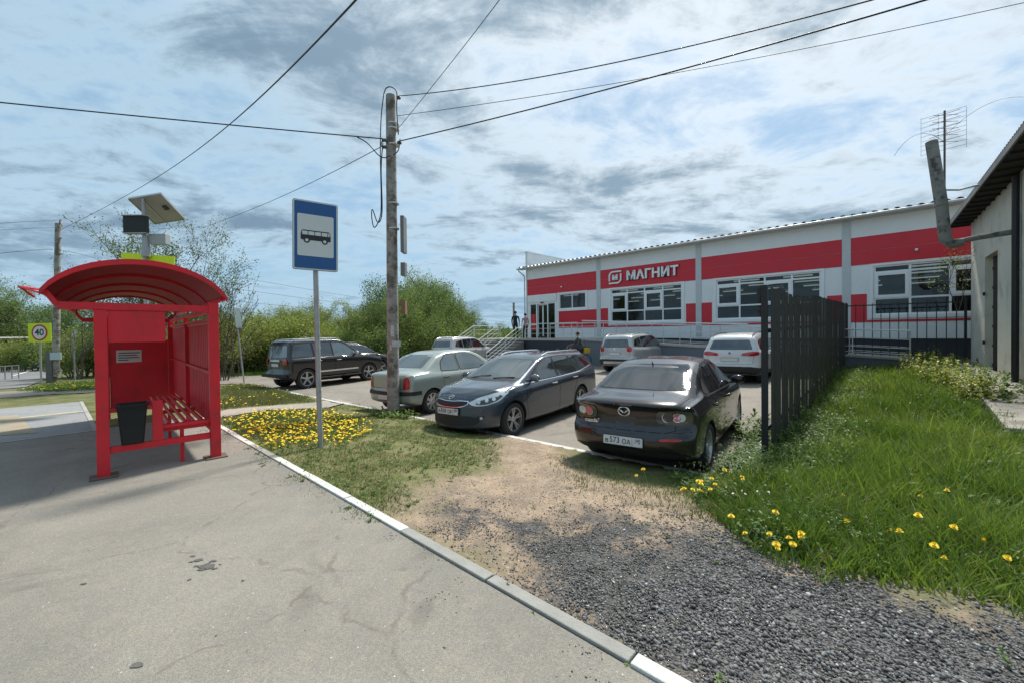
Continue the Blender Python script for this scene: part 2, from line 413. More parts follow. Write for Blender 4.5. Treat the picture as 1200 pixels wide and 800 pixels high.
def sheet(name, poly, m, lift=.004, res=.9, kind='structure', parent=None):
    bm = bmesh.new(); vs = [bm.verts.new((x, y, 0)) for x, y in poly]; bm.faces.new(vs)
    xs = [q[0] for q in poly]; ys = [q[1] for q in poly]
    big_ = max(max(xs) - min(xs), max(ys) - min(ys)) > 40
    for ax, a, b_ in ((0, min(xs), max(xs)), (1, min(ys), max(ys))):
        k = a + .01
        while k < b_:
            co = [0, 0, 0]; co[ax] = k; no = [0, 0, 0]; no[ax] = 1
            bmesh.ops.bisect_plane(bm, geom=bm.verts[:] + bm.edges[:] + bm.faces[:], plane_co=co, plane_no=no)
            k += res * (1 + (abs(k) / 14 if big_ else 0))
    for co, no in (((K0[0], K0[1], 0), (NN[0], NN[1], 0)),):
        bmesh.ops.bisect_plane(bm, geom=bm.verts[:] + bm.edges[:] + bm.faces[:], plane_co=co, plane_no=no)
    z = gz([v.co.x for v in bm.verts], [v.co.y for v in bm.verts])
    for v, h in zip(bm.verts, z): v.co.z = h + lift
    bmesh.ops.recalc_face_normals(bm, faces=bm.faces)
    if sum(fc.normal.z for fc in bm.faces) < 0: bmesh.ops.reverse_faces(bm, faces=bm.faces)
    me = bpy.data.meshes.new(name); bm.to_mesh(me); bm.free()
    o = link(name, me, m, parent); 
    if kind: tag(o, kind=kind)
    return o
def asphalt(name, c0, c1, warm, stains=0.0):
    m = bpy.data.materials.new(name); m.use_nodes = True; t = m.node_tree; nb = NB(t); p = t.nodes['Principled BSDF']
    vec = nb.n('ShaderNodeTexCoord').outputs['Object']
    a = nb.noise(vec, .55, 6, .6, .6); b_ = nb.noise(vec, 5, 6, .7); d = nb.noise(vec, 190, 3, .65); e = nb.noise(vec, 75, 3, .6)
    c = nb.mix(nb.smooth(a, .36, .64), c0, c1); c = nb.mix(nb.math('MULTIPLY', nb.smooth(b_, .45, .75), .45), c, warm)
    c = nb.mix(1, c, nb.ramp(d, [(.3, .62), (.5, 1), (.72, 1.5)]), 'MULTIPLY')
    c = nb.mix(1, c, nb.ramp(e, [(.3, .84), (.7, 1.16)]), 'MULTIPLY')
    sp_ = nb.n('ShaderNodeTexVoronoi', {'Scale': 13.0, 'Randomness': 1.0}); t.links.new(vec, sp_.inputs['Vector'])
    c = nb.mix(nb.smooth(sp_.outputs['Distance'], .045, .06, 1, 0), c, (.55, .53, .5))
    # faint broken line cracks
    cr = nb.n('ShaderNodeTexVoronoi', {'Scale': .55, 'Randomness': 1.0}, feature='DISTANCE_TO_EDGE')
    wv = nb.n('ShaderNodeVectorMath', operation='ADD'); t.links.new(vec, wv.inputs[0])
    nz = nb.n('ShaderNodeTexNoise', {'Scale': 2.5, 'Detail': 5.0}); t.links.new(vec, nz.inputs['Vector'])
    sc_ = nb.n('ShaderNodeVectorMath', operation='SCALE'); sc_.inputs['Scale'].default_value = .35; t.links.new(nz.outputs['Color'], sc_.inputs[0]); t.links.new(sc_.outputs[0], wv.inputs[1]); t.links.new(wv.outputs[0], cr.inputs['Vector'])
    k = nb.math('MULTIPLY', nb.smooth(cr.outputs['Distance'], .002, .012, 1, 0), nb.smooth(b_, .44, .58))
    c = nb.mix(nb.math('MULTIPLY', k, .38), c, (.09, .065, .06))
    if stains:
        s1 = nb.noise(vec, 1.3, 4, .5, .8); c = nb.mix(nb.math('MULTIPLY', nb.smooth(s1, .60, .70), stains), c, (.07, .068, .062))
    t.links.new(c, p.inputs['Base Color']); p.inputs['Roughness'].default_value = .88; p.inputs['Specular IOR Level'].default_value = .3
    bn = nb.n('ShaderNodeBump', {'Strength': .55, 'Distance': .004, 'Height': d}); t.links.new(bn.outputs[0], p.inputs['Normal'])
    return m
A_side = asphalt('footway_asphalt', (.25, .232, .198), (.20, .188, .163), (.31, .268, .205), .28)
A_lot = asphalt('lot_asphalt', (.25, .225, .19), (.20, .18, .155), (.32, .285, .235), .25)
A_slab = asphalt('slab_asphalt', (.27, .275, .275), (.24, .245, .25), (.33, .31, .27))
A_road = asphalt('road_asphalt', (.20, .20, .20), (.16, .16, .16), (.26, .25, .22))
A_path = asphalt('path_concrete', (.33, .30, .255), (.28, .26, .22), (.38, .34, .28))
for k, mm, l, rs in (('sidewalk', A_side, .006, 1.5), ('crossing_slab', A_slab, .006, 1.5), ('driveway', A_lot, .008, 1.0), ('footpath', A_path, .006, .5), ('road', A_road, .004, 1.2), ('parking_lot', A_lot, .004, 1.0)):
    sheet(k, PAVE[k], mm, l, rs)
# painted marks and joints
M_paint = mat('worn_white_paint', (.62, .62, .58), .8, var=.25, vscale=14, col2=(.33, .32, .30), c2lo=.5, c2hi=.62, c2scale=18)
M_yell = mat('worn_yellow_paint', (.50, .42, .24), .85, var=.2, vscale=9, col2=(.33, .31, .26), c2lo=.45, c2hi=.6, c2scale=8)
def line(name, a, b_, w, m, lift=.011):
    a = np.array(a); b_ = np.array(b_); d = (b_ - a) / np.linalg.norm(b_ - a); n = np.array((-d[1], d[0])) * w / 2
    return sheet(name, [tuple(a + n), tuple(a - n), tuple(b_ - n), tuple(b_ + n)], m, lift, 1.0)
M_kgp = mat('pale_joint', (.36, .35, .32), .85, var=.25, vscale=9)
line('painted_line', W2(7.5, -9), W2(7.5, -.1), .09, M_kgp, .012)
line('painted_line', W2(10.9, -9), W2(11.3, -1.5), .28, M_yell, .012)
line('painted_line', W2(7.55, -1.45), W2(14.3, -1.5), .07, M_kgp, .014)
line('painted_line', G(15, 440), G(48, 430.5), .18, M_paint, .02)
sheet('sand_patch', GP([(-40, 492), (20, 486), (44, 507), (-40, 514)]), mat('sand', (.36, .29, .19), .95, var=.25, vscale=6, col2=(.28, .25, .2), c2lo=.45, c2hi=.6, c2scale=3), .013, .7)
# wet stains
mst = mat('oil_stain', (.105, .10, .09), .6, var=.3, vscale=20)
for (px, py, r_) in ((243, 664, .05), (236, 668, .022), (232, 657, .022), (250, 658, .018), (226, 652, .014), (224, 659, .012), (252, 667, .012), (230, 664, .012), (258, 662, .008), (160, 781, .02), (98, 685, .012), (222, 680, .010), (285, 681, .010)):
    x, y = G(px, py); a0 = random.random() * 6
    pts = [(x + r_ * (1 + .45 * random.uniform(-1, 1)) * cos(a0 + 2 * pi * k / 14) * 1.4, y + r_ * (1 + .45 * random.uniform(-1, 1)) * sin(a0 + 2 * pi * k / 14) * .8) for k in range(14)]
    sheet('stain', pts, mst, .010, 1)
# kerbs
M_kw = mat('white_painted_kerb', (.56, .56, .52), .8, var=.12, vscale=8, bump=.3, bscale=60, col2=(.42, .41, .38), c2lo=.56, c2hi=.7, c2scale=16)
M_kg = mat('grey_kerb_concrete', (.29, .285, .26), .9, var=.18, vscale=7, bump=.4, bscale=60)
def kerb(name, s0, s1, v0, wd, top, white, base=None, taper=0):
    mb = MB(); s_ = s0
    while s_ < s1 - .01:
        e = min(s_ + 1, s1); g = .006; mb.cur = 0 if white(s_ + .5) else 1
        jv = random.uniform(-.006, .006); jz = random.uniform(-.004, .004)
        pa = [W2(s_ + g, v0 + jv), W2(s_ + g, v0 + wd + jv), W2(e - g, v0 + wd + jv), W2(e - g, v0 + jv)]
        zz_ = [top(*q) + jz for q in pa]
        mb.add([(q[0], q[1], h - .25) for q, h in zip(pa, zz_)] + [(q[0], q[1], h) for q, h in zip(pa, zz_)],
               [(0, 1, 2, 3), (4, 5, 6, 7), (0, 4, 5, 1), (1, 5, 6, 2), (2, 6, 7, 3), (3, 7, 4, 0)])
        s_ += 1
    o = mb.build(name, [M_kw, M_kg], bevel=.008); return tag(o, kind='structure')
kerb('kerb', -7, 7.3, 0, .09, lambda x, y: float(gz(x, y)) + .024, lambda s_: (0 < -s_ < 3) is False and False or (s_ > 0 and s_ < 3) or (4 < s_ < 8) or (-3 < s_ < -2) or s_ < -4)
def lt(x, y):
    s_, v_ = sv(x, y); return -.32 + .02 * x + .085
kerb('kerb', -1.3, 16, LOTV - .03, .12, lt, lambda s_: int(s_ * 7.3) % 3 != 0)
# short white kerb blocks along the fence
mb = MB()
for k in range(3):
    a = FO + FD * (-.75 + .95 * k) - FN * .28; b_ = FO + FD * (.1 + .95 * k) - FN * .28
    mb.bar((a[0], a[1], float(gz(*a)) + .0), (b_[0], b_[1], float(gz(*b_)) + .0), .1, .22)
tag(mb.build('kerb', M_kw, bevel=.01), kind='structure')
# concrete apron beside the house
hp = lambda t_, o_: (HC[0] - HD[0] * t_ + HN[0] * o_, HC[1] - HD[1] * t_ + HN[1] * o_)
mb = MB()
for k in range(6):
    q = [hp(-.5 + 1.9 * k, .0), hp(1.38 + 1.9 * k, .0), hp(1.38 + 1.9 * k, .95 + .05 * (k % 2)), hp(-.5 + 1.9 * k, .95)]
    h = [float(gz(*c_)) + .08 for c_ in q]
    mb.add([(c_[0], c_[1], z_ - .3) for c_, z_ in zip(q, h)] + [(c_[0], c_[1], z_) for c_, z_ in zip(q, h)], [(0, 1, 2, 3), (4, 5, 6, 7), (0, 4, 5, 1), (1, 5, 6, 2), (2, 6, 7, 3), (3, 7, 4, 0)])
tag(mb.build('concrete_apron', mat('old_concrete', (.30, .28, .24), .95, var=.25, vscale=3, bump=.6, bscale=25, col2=(.16, .15, .12), c2lo=.5, c2hi=.65, c2scale=4), bevel=.015), kind='structure')

# ------------------------------------------------------------------ grass, gravel
def scatter(poly, dens, soft=.3, jit=.2, fall=None):
    """random points in a world polygon; dens per m2 (function of x,y or number)"""
    xs = [q[0] for q in poly]; ys = [q[1] for q in poly]
    x0, x1, y0, y1 = min(xs), max(xs), min(ys), max(ys)
    mx = dens if not callable(dens) else dens(None, None)
    n = int((x1 - x0) * (y1 - y0) * mx); x = rng.uniform(x0, x1, n); y = rng.uniform(y0, y1, n)
    r = np.hypot(x, y); ok = (np.abs(x / np.maximum(y, .1)) < 1.45) & (y > .6); x, y = x[ok], y[ok]
    d = polydist(x, y, poly) + (fbm(x, y, 2.1, 1) - .5) * 2 * jit
    pr = np.clip(d / soft + .5, 0, 1)
    if callable(dens): pr = pr * dens(x, y) / mx
    ok = rng.random(len(x)) < pr
    return x[ok], y[ok]
def blades(name, x, y, h, w, m, lean=.5, tint=None, curl=.5, seg=3):
    n = len(x); z = gz(x, y) + (fbm(x, y, 2.2, 3) - .5) * .05 - .01
    az = rng.uniform(0, 2 * pi, n); ln_ = lean * rng.uniform(.2, 1.3, n); fx, fy = np.cos(az), np.sin(az)
    fa = rng.uniform(0, 2 * pi, n); wx, wy = np.cos(fa), np.sin(fa)
    V = np.zeros((n, 2 * seg + 1, 3)); T = np.zeros((n, 2 * seg + 1)); tt = rng.random(n) if tint is None else tint
    for i in range(seg + 1):
        k = i / seg; hh = h * (k - .28 * curl * ln_ * k * k); of = h * ln_ * (k ** 1.8) * .75; ww = w * (1 - k ** 1.6) * .5 + (0 if i == seg else .0006)
        cx, cy, cz = x + fx * of, y + fy * of, z + hh
        if i < seg:
            V[:, 2 * i] = np.stack([cx - wx * ww, cy - wy * ww, cz], -1); V[:, 2 * i + 1] = np.stack([cx + wx * ww, cy + wy * ww, cz], -1)
            T[:, 2 * i:2 * i + 2] = tt[:, None]
        else: V[:, 2 * seg] = np.stack([cx, cy, cz], -1); T[:, 2 * seg] = tt
    base = (np.arange(n) * (2 * seg + 1))[:, None]; tris = []
    for i in range(seg - 1): tris += [[2 * i, 2 * i + 1, 2 * i + 3], [2 * i, 2 * i + 3, 2 * i + 2]]
    tris += [[2 * seg - 2, 2 * seg - 1, 2 * seg]]
    Fc = (base[:, :, None] + np.array(tris)[None]).reshape(-1, 3)
    o = link(name, np_mesh(name, V.reshape(-1, 3), Fc, 3, T.ravel()), m); return tag(o, kind='stuff')
M_short = foliage_mat('short_grass', (.075, .115, .028), (.24, .24, .10), .25)
M_tall = foliage_mat('tall_grass', (.055, .13, .02), (.24, .32, .07), .42)
M_weed = foliage_mat('weed_leaf', (.055, .12, .025), (.16, .24, .06), .35)
def bare(x, y): return np.clip((fbm(x, y, 1.5, 2, 4) - .40) * 7, .05, 1)
def dn(mx, fn=None, r0=5.0):
    def f(x, y):
        if x is None: return mx
        r = np.hypot(x, y); k = np.clip((r0 / r) ** 1.6, .05, 1) * mx
        return k * (fn(x, y) if fn else 1)
    return f
x, y = scatter(G1, dn(3600, bare), .7, .35); blades('grass', x, y, rng.uniform(.018, .055, len(x)) * (1 + .5 * (np.hypot(x, y) > 8)), .006, M_short, 1.2, tint=np.clip(fbm(x, y, 1.2, 0) * 1.5 - .3 + rng.normal(0, .25, len(x)), 0, 1))
x, y = scatter(G2, dn(2600, bare), .5, .3); blades('grass', x, y, rng.uniform(.02, .06, len(x)), .006, M_short, 1.0)
x, y = scatter(G4, dn(2600, None, 9), .5, .3); blades('grass', x, y, rng.uniform(.04, .11, len(x)), .012, M_short, .8)
x, y = scatter(G6, dn(900, None, 15), .5, .3); blades('grass', x, y, rng.uniform(.08, .25, len(x)), .02, M_tall, .8)
x, y = scatter(G5, dn(1200, None, 14), .5, .2); blades('grass', x, y, rng.uniform(.06, .18, len(x)), .016, M_weed, .8)
def tallfn(x, y):
    return np.clip(.35 + fbm(x, y, 1.1, 1) * 1.1, .3, 1)
x, y = scatter(TALL, dn(5200, tallfn, 3.6), .35, .18)
ed = np.clip(polydist(x, y, TALL) / .9, .1, 1); q = (x - FO[0]) * FN[0] + (y - FO[1]) * FN[1]
hh = (.10 + .36 * ed * fbm(x, y, .9, 2)) * rng.uniform(.6, 1.3, len(x)) * np.where(q < 0, .6, 1)
patch_t = np.clip(fbm(x, y, 1.1, 3) * 2.2 - .6 + rng.normal(0, .25, len(x)), 0, 1)
hh = hh * (.55 + .9 * fbm(x, y, 2.6, 0)) * np.where(rng.random(len(x)) < .06, 1.5, 1)
kd = rng.random(len(x)) < .05 + .20 * (fbm(x, y, 1.9, 1) > .56)
blades('dry_grass', x[kd], y[kd], hh[kd] * .9, rng.uniform(.003, .008, kd.sum()), foliage_mat('dry_blade', (.24, .22, .08), (.42, .38, .20), .3), 1.3, seg=4)
x, y, hh, patch_t = x[~kd], y[~kd], hh[~kd], patch_t[~kd]
blades('tall_grass', x, y, hh, rng.uniform(.005, .012, len(x)) * (1 + np.hypot(x, y) / 12), M_tall, .9, tint=patch_t, seg=4)
# broad-leaved weeds through the grass
def leaves(name, x, y, r, m, hgt=.12, nl=7, wd=.3):
    n = len(x); N = n * nl; X = np.repeat(x, nl); Y = np.repeat(y, nl); Z = gz(X, Y); rr = np.repeat(r, nl) * rng.uniform(.6, 1.2, N); az = rng.uniform(0, 2 * pi, N)
    up = rng.uniform(.15, 1.1, N); hb = np.repeat(rng.uniform(0, hgt, n), nl) * rng.uniform(0, 1, N)
    d = np.stack([np.cos(az) * np.cos(up), np.sin(az) * np.cos(up), np.sin(up)], -1); s_ = np.stack([-np.sin(az), np.cos(az), np.zeros(N)], -1)
    B = np.stack([X, Y, Z + hb], -1); V = np.zeros((N, 6, 3)); w = (rr * wd)[:, None]; L = rr[:, None]
    dr = np.array((0, 0, -1.0))
    V[:, 0] = B; V[:, 1] = B + d * L * .4 + s_ * w * .5; V[:, 2] = B + d * L * .8 + s_ * w * .42 + dr * L * .12; V[:, 3] = B + d * L + dr * L * .3; V[:, 4] = B + d * L * .8 - s_ * w * .42 + dr * L * .12; V[:, 5] = B + d * L * .4 - s_ * w * .5
    k = (np.arange(N) * 6)[:, None]; Fc = np.concatenate([k + np.array([[0, 1, 5]]), k + np.array([[1, 2, 5]]), k + np.array([[2, 4, 5]]), k + np.array([[2, 3, 4]])])
    return tag(link(name, np_mesh(name, V.reshape(-1, 3), Fc, 3, np.repeat(np.repeat(rng.random(n), nl) * .7 + rng.random(N) * .3, 6)), m), kind='stuff')
x, y = scatter(TALL, dn(420, lambda x, y: np.clip(fbm(x, y, 2.2, 2) * 4 - 1.7, 0, 1), 4), .3, .2); leaves('weeds', x, y, rng.uniform(.025, .06, len(x)), M_weed, .26, 10, .3)
x, y = scatter(TALL, dn(150, lambda x, y: np.clip(fbm(x, y, 1.4, 0) * 3 - 1.1, 0, 1), 4), .3, .2)
leaves('weeds', x, y, rng.uniform(.05, .12, len(x)), M_weed, .14, 8, .2)
FE = [tuple(FO + FD * a + FN * b_) for a, b_ in ((-.9, -.5), (13, -.35), (13, .75), (.5, .9), (-1.5, .4))]
x, y = scatter(FE, dn(520, lambda x, y: np.clip(fbm(x, y, 1.8, 1) * 3 - .9, 0, 1), 6), .2, .1)
leaves('weeds', x, y, rng.uniform(.035, .085, len(x)), M_weed, .36, 16, .3)
# bushy yellow-flowering weeds along the house
M_yw = foliage_mat('yellow_weed', (.12, .19, .03), (.46, .44, .05), .35)
HE = [hp(-1, .95), hp(-1, 2.0), hp(4.5, 1.55), hp(9, 1.2), hp(9, .7), hp(4, .75)]
x, y = scatter(HE, dn(150, lambda x, y: np.clip(fbm(x, y, 1.3, 3) * 3 - .8, .1, 1), 9), .3, .2)
leaves('yellow_weeds', x, y, rng.uniform(.05, .11, len(x)), M_yw, .62, 26, .4)
x, y = scatter([hp(-1, .1), hp(-1, .9), hp(9, .8), hp(9, .05)], dn(60, None, 9), .2, .1)
leaves('weeds', x, y, rng.uniform(.06, .14, len(x)), M_weed, .3, 12, .4)
def clump(px, py, n, rad, h, r_, nm='weeds', m=None):
    cx, cy = G(px, py); a = rng.uniform(0, 2 * pi, n); d = rad * np.sqrt(rng.random(n)); x, y = cx + d * np.cos(a), cy + d * np.sin(a)
    leaves(nm, x, y, rng.uniform(r_ * .6, r_, n), m or M_weed, h, 10, .35)
clump(463, 487, 60, .55, .2, .13)
clump(890, 515, 90, .35, .45, .13)
x, y = scatter(G1, dn(36, None, 6), .4, .3); leaves('weeds', x, y, rng.uniform(.03, .07, len(x)), M_weed, .02, 7, .3)
x, y = scatter(GRAV, dn(5, None, 6), .4, .3); leaves('weeds', x, y, rng.uniform(.015, .045, len(x)), M_weed, .02, 7, .3)
def tuft(px, py, n, rad, h, lean=.8):
    cx, cy = G(px, py); a = rng.uniform(0, 2 * pi, n); d = rad * rng.random(n); x, y = cx + d * np.cos(a), cy + d * np.sin(a)
    blades('grass_tuft', x, y, h * rng.uniform(.5, 1.1, n), rng.uniform(.004, .008, n), M_tall, lean, seg=4)
tuft(932, 640, 420, .16, .30); tuft(1010, 600, 260, .2, .3); tuft(1150, 650, 420, .25, .42); tuft(1185, 600, 420, .3, .45); tuft(870, 590, 220, .14, .2); tuft(1080, 560, 320, .3, .35); tuft(835, 585, 160, .12, .16)
clump(1120, 600, 26, .5, .3, .12); clump(1170, 560, 26, .5, .3, .13); clump(930, 560, 30, .4, .3, .08); clump(1000, 540, 26, .5, .3, .08)
# gravel stones
def stones(name, x, y, r, m, sink=.3):
    n = len(x); z = gz(x, y) + (fbm(x, y, 2.2, 3) - .5) * .05 + r * sink
    base = np.array([(1, 0, 0), (-1, 0, 0), (0, 1, 0), (0, -1, 0), (0, 0, 1), (0, 0, -1), (.62, .62, .5), (-.6, .6, -.4), (.6, -.65, .3), (-.6, -.6, .55)], float)
    fs = [(0, 6, 8), (0, 2, 6), (6, 2, 4), (6, 4, 8), (8, 4, 9), (2, 1, 4), (4, 1, 9), (1, 7, 5), (2, 7, 1), (2, 0, 5), (2, 5, 7), (0, 8, 3), (0, 3, 5), (8, 9, 3), (9, 1, 3), (3, 1, 5)]
    sc = np.stack([rng.uniform(.7, 1.4, n), rng.uniform(.6, 1.1, n), rng.uniform(.4, .8, n)], -1) * r[:, None]
    V = base[None] * sc[:, None] * (1 + rng.uniform(-.22, .22, (n, 10, 1)))
    a = rng.uniform(0, 2 * pi, n); b_ = rng.uniform(-.7, .7, n); ca, sa, cb, sb = np.cos(a)[:, None], np.sin(a)[:, None], np.cos(b_)[:, None], np.sin(b_)[:, None]
    X = V[..., 0] * ca - V[..., 1] * sa; Y = V[..., 0] * sa + V[..., 1] * ca; Z = V[..., 2]
    X, Z = X * cb - Z * sb, X * sb + Z * cb
    V = np.stack([X + x[:, None], Y + y[:, None], Z + z[:, None]], -1)
    Fc = ((np.arange(n) * 10)[:, None, None] + np.array(fs)[None]).reshape(-1, 3)
    return tag(link(name, np_mesh(name, V.reshape(-1, 3), Fc, 3, np.repeat(rng.random(n), 10)), m), kind='stuff')
def stone_mat(name, a, b_, c_):
    m = bpy.data.materials.new(name); m.use_nodes = True; t = m.node_tree; nb = NB(t); p = t.nodes['Principled BSDF']
    f = nb.n('ShaderNodeAttribute', attribute_name='tint').outputs['Fac']
    t.links.new(nb.ramp(f, [(0, a), (.75, b_), (.96, b_), (1, c_)]), p.inputs['Base Color']); p.inputs['Roughness'].default_value = .8; return m
M_st = stone_mat('gravel_stone', (.033, .033, .034), (.195, .19, .185), (.52, .50, .46))
def gd(x, y):
    return np.clip(gfac(x, y) ** 1.3, .04, 1) * np.where(sv(x, y)[1] < .09, .07, 1)
x, y = scatter(GRAV, dn(9500, gd, 2.6), 1.0, .6)
stones('gravel', x, y, rng.uniform(.0024, .0068, len(x)) * rng.choice([1, 1, 1, 1.7], len(x)) * (1 + .45 * sst(-.8, -2.6, sv(x, y)[0])), M_st)
M_pb = stone_mat('dirt_pebble', (.13, .11, .09), (.32, .27, .21), (.55, .5, .45))
x, y = scatter(DIRT, dn(1000, None, 4.0), .6, .4); stones('pebbles', x, y, rng.uniform(.002, .007, len(x)), M_pb)
x, y = scatter([W2(-4, -.22), W2(-4, 0), W2(5, 0), W2(5, -.12)], 420, .12, .1); stones('grit', x, y, rng.uniform(.0015, .005, len(x)), M_pb)
x, y = scatter([W2(-5, -3), W2(-5, 0), W2(5, 0), W2(5, -3)], 14, .12, .1); stones('grit', x, y, rng.uniform(.0015, .005, len(x)), M_pb)
x, y = scatter([W2(-4, -.03), W2(-4, .02), W2(6, .02), W2(6, -.03)], 40, .03, .02); leaves('weeds', x, y, rng.uniform(.012, .035, len(x)), M_weed, .02, 6, .3)

# ------------------------------------------------------------------ dandelions
M_df = mat('dandelion_yellow', (.80, .58, .015), .7, var=.15, vscale=60); M_ds = mat('dandelion_stem', (.17, .25, .07), .6)
def head_mb(mb, c, r_):
    for k, (q, h) in enumerate(((1, 0), (.72, .3), (.4, .45))):
        n = 14 - 3 * k; 
        for i in range(n):
            a = 2 * pi * (i + .5 * k) / n; d = Vector((cos(a), sin(a), 0)); s_ = Vector((-sin(a), cos(a), 0)) * r_ * .17
            b0 = Vector(c) + Vector((0, 0, h * r_ * .7)); tip = b0 + d * r_ * q + Vector((0, 0, r_ * (.12 + .2 * k)))
            mb.add([b0 - s_ * .4, b0 + s_ * .4, tip + s_, tip + d * r_ * .06, tip - s_], [(0, 1, 2, 3, 4)])
    mb.lathe([(r_ * .5, -.1 * r_), (r_ * .45, .25 * r_), (r_ * .1, .45 * r_)], c, n=8)
def dandelion(h=.2, r_=.02):
    root = empty('dandelion')
    a = MB(); a.tube([(0, 0, -.03), (.008, .004, h * .5), (.0, .0, h)], .0025, 5); a.build('stem', M_ds, root)
    f_ = MB(); head_mb(f_, (0, 0, h), r_); f_.build('flower_head', M_df, root)
    return root
near = [(806, 573), (815, 561), (822, 575), (838, 560), (829, 571), (853, 552), (842, 570), (870, 549), (876, 556), (762, 549), (753, 547), (899, 602), (946, 628), (933, 641), (993, 566), (1112, 570), (1019, 623), (1050, 622), (1072, 612), (1090, 614), (1070, 638), (1082, 642), (1103, 657), (1155, 642), (1158, 637), (907, 625), (910, 636), (913, 641), (926, 638), (858, 612), (888, 630), (969, 640), (802, 570), (812, 575), (818, 567), (835, 553), (845, 548), (858, 545), (862, 556), (848, 566), (1060, 568), (866, 552), (828, 560)]
proto = None; dgroup = 'dandelions growing in the grass'
for i, (px, py) in enumerate(near):
    hgt = .27 if px > 960 else .19
    # head seen at the pixel: go to the ground below it
    x0, y0 = G(px, py + (40 if px > 960 else 24))
    if proto is None: proto = dandelion(.2, .021); o = proto
    else: o = copy_tree(proto)
    k = rng.uniform(.75, 1.2); o.scale = (k, k, k * (hgt / .2)); o.location = (x0, y0, float(gz(x0, y0)) + .01); o.rotation_euler = (rng.uniform(-.5, .5), rng.uniform(-.5, .5), rng.uniform(0, 6))
    tag(o, ('yellow dandelion among the tall blades, right part of the grass bank' if px > 960 else 'yellow dandelion beside the tall tuft at the gravel edge' if px > 880 else 'yellow dandelion in the cluster between the black saloon and the gravel') if px > 790 else 'yellow dandelion in the worn grass right behind the black saloon bumper', 'flower', dgroup)
# the dense patch round the bus stop pole
PT = GP([(255, 497), (300, 482), (372, 480), (418, 490), (425, 515), (395, 524), (350, 523), (318, 528), (290, 512)])
mbp = MB(); mbp.tube([(0, 0, -.02), (0, 0, .055)], .003, 4); 
mbp.cur = 1; head_mb(mbp, (0, 0, .06), .022); pm = mbp.mesh('dandelion'); pm.materials.append(M_ds); pm.materials.append(M_df)
x, y = scatter(PT, 75, .4, .3); k_ = np.argsort(np.hypot(x, y))[:235]
for i in k_:
    o = bpy.data.objects.new('dandelion', pm); COL.objects.link(o); s_ = rng.uniform(.5, 1.15); o.scale = (s_, s_, s_ * rng.uniform(.6, 1.7)); o.location = (x[i], y[i], float(gz(x[i], y[i])) + .01); o.rotation_euler = (rng.uniform(-.6, .6), rng.uniform(-.6, .6), rng.uniform(0, 6))
    tag(o, 'one yellow dandelion in the dense patch around the bus stop pole', 'flower', 'dandelions round the bus stop pole')
def dand_stuff(x, y, name='dandelion_patch', r0=.024):
    n = len(x); z = gz(x, y) + rng.uniform(.03, .1, n); r_ = rng.uniform(.4, 1.1, n) * r0; k = 7
    V = np.zeros((n, k + 1, 3)); V[:, k] = np.stack([x, y, z + .012], -1)
    for i in range(k):
        a = 2 * pi * i / k; V[:, i] = np.stack([x + r_ * cos(a), y + r_ * sin(a), z + rng.uniform(-.006, .006, n)], -1)
    Fc = ((np.arange(n) * (k + 1))[:, None, None] + np.array([(i, (i + 1) % k, k) for i in range(k)])[None]).reshape(-1, 3)
    return tag(link(name, np_mesh(name, V.reshape(-1, 3), Fc, 3), M_df), kind='stuff')
x, y = scatter(PT, 90, .4, .35); dand_stuff(x, y)
x, y = scatter(PT, 1500, .4, .3); blades('grass', x, y, rng.uniform(.04, .09, len(x)), .008, M_weed, .9)
x, y = scatter(G4, dn(34, lambda x, y: np.clip(fbm(x, y, 1.3, 2) * 4 - 1.7, 0, 1), 12), .3, .3); dand_stuff(x, y, r0=.03)
x, y = scatter(G5, 10, .3, .2); dand_stuff(x, y, r0=.04)
M_dw = mat('seed_white', (.75, .75, .72), .8)
x, y = scatter(GP([(850, 600), (880, 560), (905, 520), (960, 520), (970, 580), (900, 630)]), 14, .3, .2)
o = dand_stuff(x, y, 'white_flowers', .012); o.location.z = .1; o.data.materials.clear(); o.data.materials.append(M_dw)
# ------------------------------------------------------------------ the shop
M_white = mat('white_cladding', (.76, .785, .79), .45, var=.05, vscale=1.2, bump=.05, bscale=3)
M_red = mat('red_cladding', (.60, .018, .035), .42, var=.08, vscale=1.0)
M_frame = mat('window_frame_white', (.80, .82, .83), .35)
M_pil = mat('grey_pilaster', (.52, .56, .58), .5, var=.06, vscale=2)
M_dark = mat('dark_plinth', (.035, .04, .048), .6, var=.25, vscale=2)
M_glass = glass_mat('shop_glass', (.26, .30, .30), .03, gk=.55)
M_steel = mat('stainless_rail', (.60, .61, .61), .35, metal=.4, var=.1)
M_roofm = mat('roof_sheet', (.36, .38, .39), .45, metal=.4, var=.15, vscale=2)
fa = math.atan2(-.6889, .7248)
shop = empty('supermarket', tuple(FP(18, 0, 0)), fa, 'long white and red supermarket with a corrugated roof behind the parked cars', 'shop')
E = EYE
zE, zA, zB, zWb, zBlk, zC, zBot, zFl, zG = E + 4.49, E + 3.76, E + 2.61, E + .38, E + 1.41, E + .245, E - .295, E - .41, E - 2.6
X1_ = 36.0
win = []         # x0,x1,z0,z1
for k in range(1, 6):
    win.append((6 * k + .85, 6 * k + 5.15, E + .52, E + 2.52))
win.append((2.93, 5.06, E + 1.5, E + 2.53))
door = (.28, 2.62, zFl, E + 2.04)
ops = win + [door]
xs = sorted({0.0, X1_} | {o_[0] for o_ in ops} | {o_[1] for o_ in ops}); zs = sorted({zBot, zE} | {o_[2] for o_ in ops} | {o_[3] for o_ in ops})
mb = MB()
